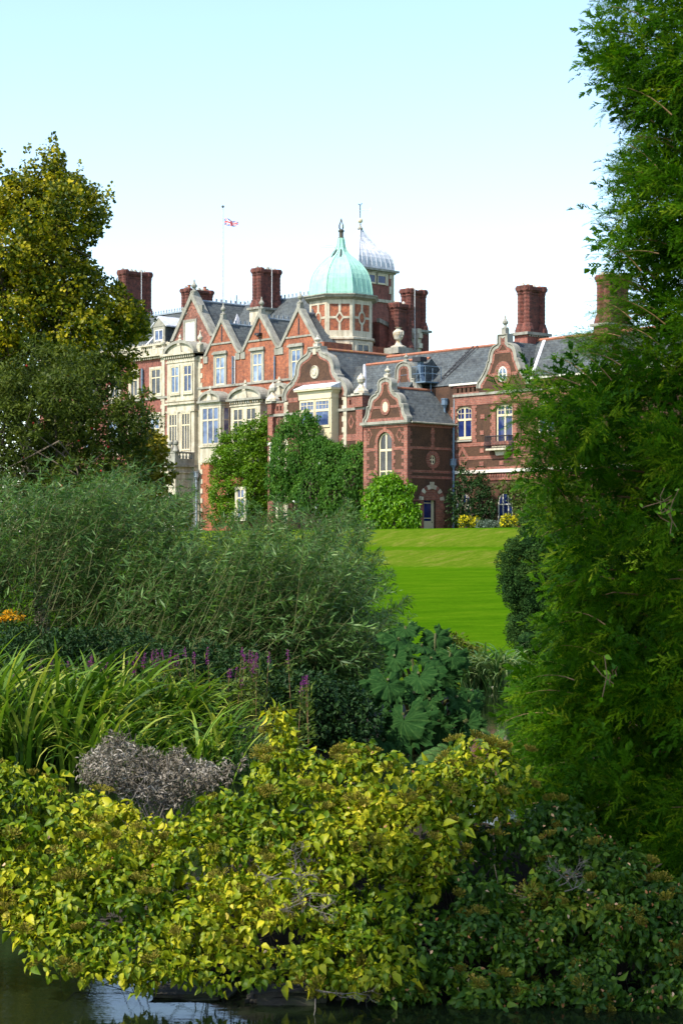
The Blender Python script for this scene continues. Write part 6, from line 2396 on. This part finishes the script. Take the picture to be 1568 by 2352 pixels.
# ------------------------------------------------------------------ the big golden climbing hydrangea on the islet
def hydrangea(name, label, poly, Yb, Yt, yb, yt, sizes, n, leafm, seed, nheads, nflor, hollows=(), extra=None, size=.070, cover=1.0, headm="seed_head"):
    rng = np.random.default_rng(seed)
    bl = blobs_in(poly, 14.5, .9, sizes, rng, .75, cover)
    # lean the face back: the top of the mound is farther away than its foot
    py = 1255 - bl[:, 2] * 4250 / 14.5
    Yn = Yb + (Yt - Yb) * np.clip((yb - py) / (yb - yt), 0, 1) + (bl[:, 1] - 14.5) * .55
    k = Yn / 14.5
    bl[:, 0] *= k; bl[:, 2] *= k; bl[:, 3:6] *= k[:, None]
    bl[:, 1] = Yn
    if extra is not None:
        bl = np.concatenate([bl, extra])
    X0 = bl[:, 0].mean()
    base = Vector((X0, 15.6, WATER + .5))
    t = plant(name, label, "shrub", base)
    b = shift(bl, base)
    # leaves: hang outward and down, upper side to the light
    per = 7
    p, d = on_blobs(b, n // per, rng, (.55, 1.15), .62)
    def clear(p, deep=.16):
        """leave the hollows of the bush open"""
        w = p + np.array(base)
        X, Yy = 784 + w[:, 0] / w[:, 1] * 4250, 1255 - w[:, 2] / w[:, 1] * 4250
        surf = Yb + (Yt - Yb) * np.clip((yb - Yy) / (yb - yt), 0, 1)
        k = np.ones(len(p), bool)
        for hx, hy, rx, ry in hollows:
            k &= ~((((X - hx) / rx) ** 2 + ((Yy - hy) / ry) ** 2 < 1) & (w[:, 1] < surf + deep))
        return k
    k = clear(p)
    p, d = p[k], d[k]
    NS = len(p)
    shoot = unit(d * .8 + rng.normal(size=(NS, 3)) * .35 + np.array([0, -.1, .25]))
    fr = frames(shoot, np.tile([.1, -.3, .9], (NS, 1)) + rng.normal(size=(NS, 3)) * .2)
    j = np.tile(np.arange(per), NS)
    pp, sh = np.repeat(p, per, 0), np.repeat(shoot, per, 0)
    sx, sz = np.repeat(fr[:, :, 0], per, 0), np.repeat(fr[:, :, 2], per, 0)
    th = j * 2.4 + np.repeat(rng.uniform(0, 6.28, NS), per) + rng.normal(0, .3, len(j))
    N = len(pp)
    back = (j / per) * 1.5 * size
    out_ = sx * np.cos(th)[:, None] + sz * np.sin(th)[:, None]
    stalk = size * rng.uniform(.15, .55, N)
    p = pp - sh * back[:, None] + out_ * stalk[:, None]
    ax_ = unit(out_ * .9 + sh * (.55 - .5 * j / per)[:, None] + np.array([0, -.05, -.45]) + rng.normal(size=(N, 3)) * .28)
    nr = unit(sh * .8 + np.array([0, -.1, .6]) + rng.normal(size=(N, 3)) * .35)
    s = size * rng.uniform(.5, 1.25, N) * (.7 + .4 * j / per) * np.repeat(rng.uniform(.6, 1.45, NS), per)
    clump = .5 + .5 * np.sin(p[:, 0] * 3.1 + seed) * np.sin(p[:, 2] * 4.3 + 1.0)
    rn = np.clip(.62 * rng.random(N) + .38 * clump, 0, 1)
    OV = ovate(.66, .17, .50)
    scatter("leaves", OV[0], OV[1], p, frames(ax_, nr), np.stack([s, s, s], 1), leafm, t, rn, smooth=True)
    # lacy seed heads: domes of tiny stalks and buds
    hp, hd = on_blobs(b, nheads, rng, (1.0, 1.12), .8)
    ok = (hd[:, 1] < .3) | (hd[:, 2] > .3)
    ok &= clear(hp)
    hp, hd = hp[ok], hd[ok]
    pts, dirs, stalk_m = [], [], MB()
    for q, dd in zip(hp, hd):
        up = unit(dd * .6 + np.array([0, -.1, .9]))
        sx = unit(np.cross(up, np.array([0, 1.0, .1])))
        sy = np.cross(up, sx)
        r0 = rng.uniform(.045, .105)
        M = 90
        a = rng.uniform(0, 6.28, M); rr = np.sqrt(rng.random(M)) * r0
        hgt = .028 + .25 * (r0 - rr) + rng.normal(0, .006, M)
        e = q + sx * (rr * np.cos(a))[:, None] + sy * (rr * np.sin(a))[:, None] + up * hgt[:, None]
        pts.append(e)
        dirs.append(unit(e - (q - up * .02)))
    pts, dirs = np.concatenate(pts), np.concatenate(dirs)
    rnb = rng.random(len(pts))
    scatter("seed_heads", [(-.16, -3.5, 0), (.16, -3.5, 0), (.16, 0, 0), (-.16, 0, 0), (-.5, -.2, .1), (.5, -.2, .1), (.5, .8, -.1), (-.5, .8, -.1)], [(0, 1, 2, 3), (4, 5, 6, 7)], pts, frames(dirs, rng.normal(size=pts.shape)), .0105, headm, t, rnb)['kind'] = 'stuff'
    if nflor:
        fp, fd = on_blobs(b, nflor, rng, (1.0, 1.15), .85)
        ok = fd[:, 1] < .2
        ok &= clear(fp)
        fp = fp[ok]
        scatter("dry_florets", OVATE[0], OVATE[1], fp, frames(rng.normal(size=fp.shape), rng.normal(size=fp.shape)), .036, "floret_orange", t)['kind'] = 'stuff'
    # woody stems
    m = MB()
    limbs(m, (0, 0, -.3), b[rng.choice(len(b), 14), :3] * .72, .006, rng, 1.3, rend=.4)
    m.build("stems", "bark", t)
    return t, b, base
GOLD = [(-260, 1790), (-120, 1740), (0, 1735), (40, 1745), (110, 1760), (170, 1775), (205, 1800), (235, 1818), (300, 1845), (372, 1872), (425, 1852), (470, 1825), (520, 1800), (565, 1770), (590, 1740), (600, 1690), (606, 1615), (640, 1605), (668, 1625), (680, 1690), (710, 1712),
        (760, 1730), (790, 1695), (830, 1690), (860, 1702), (910, 1700), (940, 1735), (1000, 1735), (1040, 1700), (1060, 1672), (1100, 1672), (1130, 1690), (1180, 1700), (1225, 1745), (1235, 1830), (1100, 1900), (1090, 1970), (1030, 2030), (980, 2110), (960, 2180),
        (960, 2285), (760, 2302), (620, 2275), (420, 2275), (330, 2270), (230, 2262), (120, 2262), (50, 2240), (60, 2190), (20, 2150), (-60, 2150), (-260, 2130)]
tg, bg_, baseg = hydrangea("golden_hydrangea", "big mound of golden green heart shaped leaves with lacy seed heads on the islet", GOLD, 13.95, 15.6, 2290, 1690, [62, 44, 30, 20], 36000, "leaf_hydrangea", 101, 300, 160, hollows=((405, 2030, 34, 36), (640, 2150, 95, 34), (520, 1990, 30, 22), (255, 2095, 50, 20), (840, 2040, 60, 40), (120, 1985, 36, 22), (700, 1850, 40, 22), (800, 2190, 70, 24), (470, 2180, 34, 22), (905, 1790, 36, 18)))
SHADED = [(820, 2300), (830, 2180), (860, 2080), (920, 1990), (1010, 1940), (1090, 1870), (1180, 1860), (1240, 1800), (1320, 1820), (1420, 1900), (1560, 1980), (1760, 2050), (1800, 2350), (1560, 2350), (1400, 2352), (1250, 2330), (1120, 2335), (960, 2318)]  # right part of the same shrub, shade painted into its leaf colour
hydrangea("shaded_hydrangea", "shaded right part of the hydrangea, leaves coloured darker, with dry orange florets", SHADED, 14.05, 15.5, 2310, 1850, [60, 42, 28], 22000, "leaf_hydrangea_shaded", 102, 170, 1000, hollows=((960, 2080, 90, 40), (1150, 1980, 90, 46), (1330, 2150, 60, 34), (1080, 2200, 50, 24), (1240, 2230, 60, 26), (1450, 2230, 70, 40), (1020, 2260, 40, 20)), size=.066)

# bare grey twigs breaking through the hydrangea
def twigs(label, px, py, Y, n, L, seed):
    rng = np.random.default_rng(seed)
    b = at(px, py, Y)
    m = MB()
    def grow(p, d, l, r, dep):
        q = p + d * l
        mid = p.lerp(q, .5) + Vector(rng.normal(size=3)) * l * .08
        m.tube([p, mid, q], r, r * .6, n=5)
        if dep:
            for k in range(3):
                dd = (d + Vector(rng.normal(size=3)) * .55).normalized()
                grow(p.lerp(q, rng.uniform(.5, 1)), dd, l * rng.uniform(.5, .75), r * .62, dep - 1)
    for i in range(n):
        a = rng.uniform(0, 6.28)
        d = Vector((math.cos(a), -.35 - .2 * rng.random(), .55 * math.sin(a) + .15)).normalized()
        grow(Vector((rng.normal(0, .05), 0, rng.normal(0, .05))), d, L * rng.uniform(.7, 1.2), .0045, 3)
    o = m.build("dead_branch", "bark_pale")
    o.location = b
    tag(o, label, "dead branch", "bare grey twigs in the shrubs")
twigs("bare grey twigs in the middle of the golden shrub, upper of two tangles", 660, 2000, 14.1, 6, .16, 1)
twigs("bare grey twigs in the middle of the golden shrub, lower of two tangles", 700, 2060, 14.0, 6, .15, 2)
twigs("bare twigs among the dark green leaves under the feathery tree", 1290, 2040, 14.2, 4, .16, 3)
twigs("long bare twig hanging over the water under the golden shrub", 700, 2285, 13.9, 2, .22, 4)

# grey withered shrub rising out of the hydrangea
def grey_shrub():
    rng = np.random.default_rng(55)
    Y = 15.9
    poly = [(168, 1790), (180, 1740), (200, 1715), (222, 1712), (246, 1690), (262, 1665), (282, 1690), (320, 1712), (355, 1722), (375, 1740), (400, 1712), (425, 1716), (432, 1745), (470, 1738), (500, 1745), (530, 1742), (562, 1735), (572, 1760), (520, 1800), (470, 1830), (420, 1850), (395, 1870), (360, 1850), (300, 1830), (230, 1812)]
    bl = blobs_in(poly, Y, 1.0, [21, 13, 8], rng, .8, .6)
    base = at(372, 1905, 15.6)
    t = plant("withered_shrub", "withered grey shrub with curled silvery leaves rising behind the golden leaves", "shrub", base)
    b = shift(bl, base)
    leafy("leaves", b, 6500, .042, OVATE, "leaf_grey", t, rng, wid=.5, jitter=1.1, droop=-.2, shell=(.35, 1.5), drop=.3)
    m = MB()
    limbs(m, (0, 0, -.15), b[rng.choice(len(b), 30), :3], .008, rng, .35)
    for q in b[rng.choice(len(b), 50)]:
        c = Vector(q[:3])
        for k in range(3):
            m.tube([c, c + Vector(rng.normal(size=3)) * .12], .004, .002, n=4)
    m.build("branches", "bark_pale", t)
grey_shrub()

# ferns at the water behind the golden shrub
def fern(px, py, Y, fronds, seed, label):
    rng = np.random.default_rng(seed)
    base = at(px, py, Y)
    t = plant("fern", label, "fern", base, "ferns at the back of the islet")
    P, D, S, Nn = [], [], [], []
    m = MB()
    for az, el, L in fronds:
        d = Vector((math.cos(az), -.3, math.sin(el))).normalized()
        path = []
        for k in range(13):
            f = k / 12
            path.append(d * (L * f) + Vector((0, 0, -.35 * L * f * f)))
        m.tube(path, .006, .002, n=4)
        for k in range(1, 48):
            f = k / 48
            q = path[int(f * 12)].lerp(path[min(int(f * 12) + 1, 12)], f * 12 - int(f * 12))
            tang = (path[min(int(f * 12) + 1, 12)] - path[int(f * 12)]).normalized()
            sd = tang.cross(Vector((0, -.6, .8))).normalized()
            for s in (-1, 1):
                P.append(q); D.append(sd * s + tang * .5 + Vector((0, 0, -.15))); S.append(L * .3 * math.sin(math.pi * min(1, .15 + f * .85)) ** .8); Nn.append(Vector((0, -.6, .8)))
    m.build("stems", "stem_green", t)
    P = np.array([tuple(v) for v in P]); D = np.array([tuple(v) for v in D]); Nn = np.array([tuple(v) for v in Nn]); S = np.array(S)
    scatter("fronds", LANCE[0], LANCE[1], P, frames(D, Nn), np.stack([S * .22, S, S], 1), "leaf_fern", t)
fern(1045, 1745, 15.9, [(2.9, .55, .36), (2.6, .8, .30), (3.3, .35, .38), (2.2, 1.0, .28), (1.4, .9, .25)], 1, "feathery fern fronds over the dark water behind the golden shrub")
fern(1130, 1720, 15.9, [(1.9, 1.0, .30), (1.2, 1.1, .28), (2.5, .9, .22)], 2, "upright fern fronds beside the feathery tree")

# ------------------------------------------------------------------ the feathery swamp cypress on the right
def spray_template(rng, nf=8, nn=9, wn=.015, ln=1.2):
    """a drooping branchlet 1 long with feather-like side shoots, each fringed with short needles"""
    V, F = [], []
    def quad(p, d, l, w, up):
        s = d.cross(up)
        s = s.normalized() * (w * .5) if s.length > 1e-6 else Vector((w * .5, 0, 0))
        i = len(V)
        V.extend([tuple(p - s), tuple(p + s), tuple(p + d * l + s * .3), tuple(p + d * l - s * .3)])
        F.append((i, i + 1, i + 2, i + 3))
    up = Vector((0, 0, 1))
    curl = rng.uniform(-.25, .25)
    axis = lambda f: Vector((curl * f * f, f, -.16 * f * f + .06 * math.sin(f * 5)))
    for k in range(nf):
        f = .06 + .86 * k / (nf - 1)
        side = 1 if k % 2 else -1
        p0 = axis(f)
        a = math.radians(rng.uniform(28, 58))
        d = Vector((side * math.sin(a), math.cos(a), rng.normal(0, .22)))
        if k == nf - 1:
            d = Vector((curl, 1, -.3))
        d.normalize()
        L = (.40 - .16 * f) * rng.uniform(.7, 1.25)
        for j in range(nn):
            g = (j + .3) / nn
            q = p0 + d * (L * g) + Vector((curl * .3 * g * g * L, 0, -.28 * L * g * g))
            sd = d.cross(up).normalized()
            for s2 in (-1, 1):
                n_ = (d * .95 + sd * s2 * .6 + Vector((0, 0, rng.normal(0, .3)))).normalized()
                quad(q, n_, ln * .072 * (1.2 - .7 * g) * rng.uniform(.7, 1.25), wn, up)
    for k in range(4):
        a_, b_ = axis(k / 4), axis((k + 1) / 4)
        quad(a_, (b_ - a_).normalized(), (b_ - a_).length, .012, up)
    return np.array(V), np.array(F)

def cypress():
    rng = np.random.default_rng(31)
    Y = 16.4
    EDGE = [(-60, 1385), (0, 1392), (20, 1378), (60, 1368), (100, 1372), (130, 1362), (165, 1372), (200, 1398), (240, 1405), (290, 1415), (318, 1450), (335, 1448), (350, 1418), (372, 1395), (395, 1400), (420, 1398), (450, 1382), (478, 1375), (520, 1385), (560, 1395), (590, 1400), (604, 1378), (625, 1372), (650, 1378), (685, 1362), (720, 1352),
            (745, 1370), (765, 1320), (800, 1308), (835, 1270), (862, 1200), (885, 1150), (920, 1152), (960, 1165), (1000, 1200), (1040, 1225), (1080, 1215), (1120, 1200), (1170, 1212), (1220, 1238), (1260, 1262), (1300, 1258), (1350, 1270), (1400, 1265), (1440, 1245), (1490, 1262), (1530, 1240), (1560, 1175), (1590, 1160), (1620, 1165), (1650, 1150), (1700, 1165), (1750, 1180), (1790, 1195), (1830, 1192), (1870, 1190), (1900, 1205), (1950, 1245), (2000, 1300), (2050, 1335), (2080, 1375), (2120, 1420), (2160, 1445), (2190, 1500), (2230, 1530), (2300, 1580)]
    E = np.array(EDGE, float)
    base = Vector((3.75, 16.8, WATER + .3))
    t = plant("swamp_cypress", "tall feathery soft green conifer filling the right side above the islet", "conifer", base)
    INNER = [(1402, -60), (1388, 60), (1384, 130), (1400, 190), (1432, 250), (1450, 300), (1490, 332), (1440, 362), (1412, 420), (1398, 480), (1410, 560), (1436, 606), (1475, 640), (1500, 690), (1490, 740), (1452, 780), (1440, 815), (1382, 838), (1318, 862), (1262, 880), (1160, 890)]
    poly = INNER + [(x + 4 + 8 * math.sin(y * .09) + 22 * math.exp(-((y - 1610) / 70) ** 2), y) for y, x in EDGE if y > 900] + [(1640, 2320), (1800, 2320), (1800, -60)]
    bl = np.concatenate([blobs_in(poly, Y, 2.3, [78, 56], rng, .50, .50), blobs_in(poly, Y, 2.3, [34, 22], rng, .55, .50)])
    b = shift(bl, base)
    wood = MB()
    sp_p, sp_d, sp_n, sp_s, sp_r = [], [], [], [], []
    p, d = on_blobs(b, 17500, rng, (.60, 1.05), .58)
    for q, o in zip(p, d):
        if o[1] > .55:
            continue
        low = min(1.0, max(0.0, (1.5 - (q[2] + base.z)) / 4.0))
        dd = Vector((o[0] * .8 - .55, o[1] * .5 - .18, o[2] * .75 + .14 - .22 * low)) + Vector(rng.normal(size=3)) * .28
        dd.normalize()
        sc = rng.uniform(.14, .29)
        sp_p.append(Vector(q)); sp_d.append(dd)
        sp_n.append(Vector((o[0] * .5, o[1] * .5 - .25, .75)) + Vector(rng.normal(size=3)) * .35)
        sp_s.append(sc)
        sp_r.append(rng.random())
    tips = []
    for y, x in EDGE:
        for k in range(2):
            x += 12 * math.exp(-((y - 1610) / 70) ** 2)
            tips.append((x + rng.uniform(0, 8) + 22 * k, y + rng.normal(0, 10), Y + rng.uniform(-.45, .45)))
    for x, y in ((1395, 640), (1410, 670), (1400, 705), (1425, 720), (1440, 655), (1390, 735), (1420, 745), (1455, 690), (1325, 770), (1338, 800), (1310, 780), (1360, 815), (1345, 775), (1372, 790)):
        for k in range(2):
            tips.append((x + rng.normal(0, 8), y + rng.normal(0, 8), Y + rng.uniform(-.3, .3)))
    for (px, py, yy) in tips:
        tip = at(px, py, yy) - base
        low = min(1.0, max(0.0, (py - 700) / 1200))
        d = Vector((-.85 + rng.normal(0, .2), rng.normal(0, .35), rng.normal(.28 - .45 * low, .22)))
        d.normalize()
        L = rng.uniform(.35, .6)
        root = tip - d * L
        bow = lambda f: Vector((0, 0, .35 * L * f * (1 - f)))
        wood.tube([root.lerp(tip, k / 5) + bow(k / 5) for k in range(6)], .006, .002, n=4)
        up = Vector((rng.normal(0, .25), -.35, .9)).normalized()
        sd = d.cross(up).normalized()
        for k in range(11):
            f = 1 - .92 * k / 10
            s2 = 0 if k == 0 else (-1 if k % 2 else 1)
            dd = (d + sd * s2 * rng.uniform(.4, .9) + Vector((0, 0, rng.normal(-.04, .2)))).normalized()
            sc = (.10 + .12 * min(1, (1 - f) * 2.2)) * rng.uniform(.8, 1.2)
            sp_p.append(root.lerp(tip, f) + bow(f) - dd * (sc * (.5 if k == 0 else .05)))
            sp_d.append(dd)
            sp_n.append(up + Vector(rng.normal(size=3)) * .3)
            sp_s.append(sc)
            sp_r.append(rng.random() * .8)
    # reddish twigs inside, running to the lobes
    for q in b[rng.choice(len(b), 130)]:
        c = Vector(q[:3])
        e = c + Vector((-q[3] * .9, -q[3] * .5, q[3] * rng.uniform(-.3, .4)))
        s = Vector((c.x * .35, c.y * .35, c.z - .3))
        wood.tube([s, s.lerp(c, .6) + Vector((0, 0, .08)), c, e], .014, .003, n=4)
    P, D, Nn = (np.array([tuple(v) for v in q]) for q in (sp_p, sp_d, sp_n))
    S, Rr = np.array(sp_s), np.array(sp_r)
    allV, allF, allR, off = [], [], [], 0
    grp = rng.integers(0, 4, len(P))
    for gi in range(4):
        tv, tf = spray_template(rng)
        k = grp == gi
        R = frames(D[k], Nn[k])
        V = np.einsum('nij,nvj->nvi', R, tv[None] * S[k][:, None, None]) + P[k][:, None, :]
        F = tf[None] + (np.arange(k.sum()) * len(tv))[:, None, None] + off
        allV.append(V.reshape(-1, 3)); allF.append(F.reshape(-1, 4)); allR.append(np.repeat(Rr[k], len(tf)))
        off += V.shape[0] * V.shape[1]
    # denser inner growth, its shade put into darker leaf colours
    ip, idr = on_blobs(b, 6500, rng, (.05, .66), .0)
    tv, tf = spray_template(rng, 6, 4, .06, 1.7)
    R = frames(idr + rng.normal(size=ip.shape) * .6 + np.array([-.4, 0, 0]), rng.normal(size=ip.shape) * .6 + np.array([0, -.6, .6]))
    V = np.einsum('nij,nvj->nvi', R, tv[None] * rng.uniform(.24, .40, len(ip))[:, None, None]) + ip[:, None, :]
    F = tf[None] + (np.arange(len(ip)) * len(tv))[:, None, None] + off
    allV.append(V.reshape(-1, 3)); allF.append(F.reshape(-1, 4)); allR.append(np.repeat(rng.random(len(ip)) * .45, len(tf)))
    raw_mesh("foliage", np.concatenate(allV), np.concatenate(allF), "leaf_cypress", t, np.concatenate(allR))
    wood.build("branches", "stem_red", t, recalc=False)
    m = MB()
    m.tube([(0, 0, -.6), (.02, 0, 1), (-.02, .02, 3.5), (0, 0, 6.5), (0, 0, 9)], .24, .05, n=10)
    m.build("trunk", "bark", t)
cypress()

# unseen tree on the near bank, added to shade the right of the islet
def shade_tree():
    rng = np.random.default_rng(66)
    base = Vector((-7.06, 7.08, 0)); base.z = G(base.x, base.y)
    t = plant("added_shade_tree", "unseen tree added on the near bank to shade the islet", "tree", base)
    bl = []
    for k in range(60):
        z = rng.uniform(-3.2, 5.6) + 12.0 * math.tan(math.radians(SUN_EL))
        c = float(np.clip(rng.normal(0, .6), -.95, 1.4))
        bl.append((.6 * c + rng.normal(0, .4) * -.8, -.8 * c + rng.normal(0, .4) * -.6, z, .62, .62, .62))
    bl = np.array(bl)
    leafy("crown", bl, 3800, .24, OVATE, "leaf_dark", t, rng, jitter=1.0)
    m = MB()
    m.tube([(0, 0, -.4), (.1, 0, 5), (0, .1, 11), (0, 0, 20)], .3, .08, n=9)
    limbs(m, (0, 0, 9), bl[:14, :3], .08, rng, .3)
    m.build("trunk", "bark", t)
shade_tree()

# honeysuckle sprig caught in the cypress
def sprig(px, py, Y, n, spread, seed, label):
    rng = np.random.default_rng(seed)
    b = at(px, py, Y)
    t = plant("climber_sprig", label, "climber", b, "leafy sprigs in the feathery tree")
    sp = spread * Y / 4250
    p = rng.normal(size=(n, 3)) * np.array([sp * .6, .05, sp])
    scatter("leaves", OVATE[0], OVATE[1], p, frames(rng.normal(size=p.shape) + np.array([-.3, -.2, 0]), unit(rng.normal(size=p.shape) * .5 + np.array([0, -1, .6]))), np.tile([.06, .062, .06], (n, 1)) * rng.uniform(.6, 1.2, (n, 1)), "leaf_bright", t)
    m = MB()
    for i in range(0, n - 1, 2):
        m.tube([p[i], (p[i] + p[i + 1]) / 2 + rng.normal(size=3) * .02, p[i + 1]], .004, n=4)
    m.build("stems", "stem_red", t)
sprig(1535, 1160, 14.75, 26, 40, 1, "sprig of round light green leaves caught high in the feathery tree")
sprig(1405, 1560, 14.9, 12, 26, 2, "sprig of broad leaves low in the feathery tree")
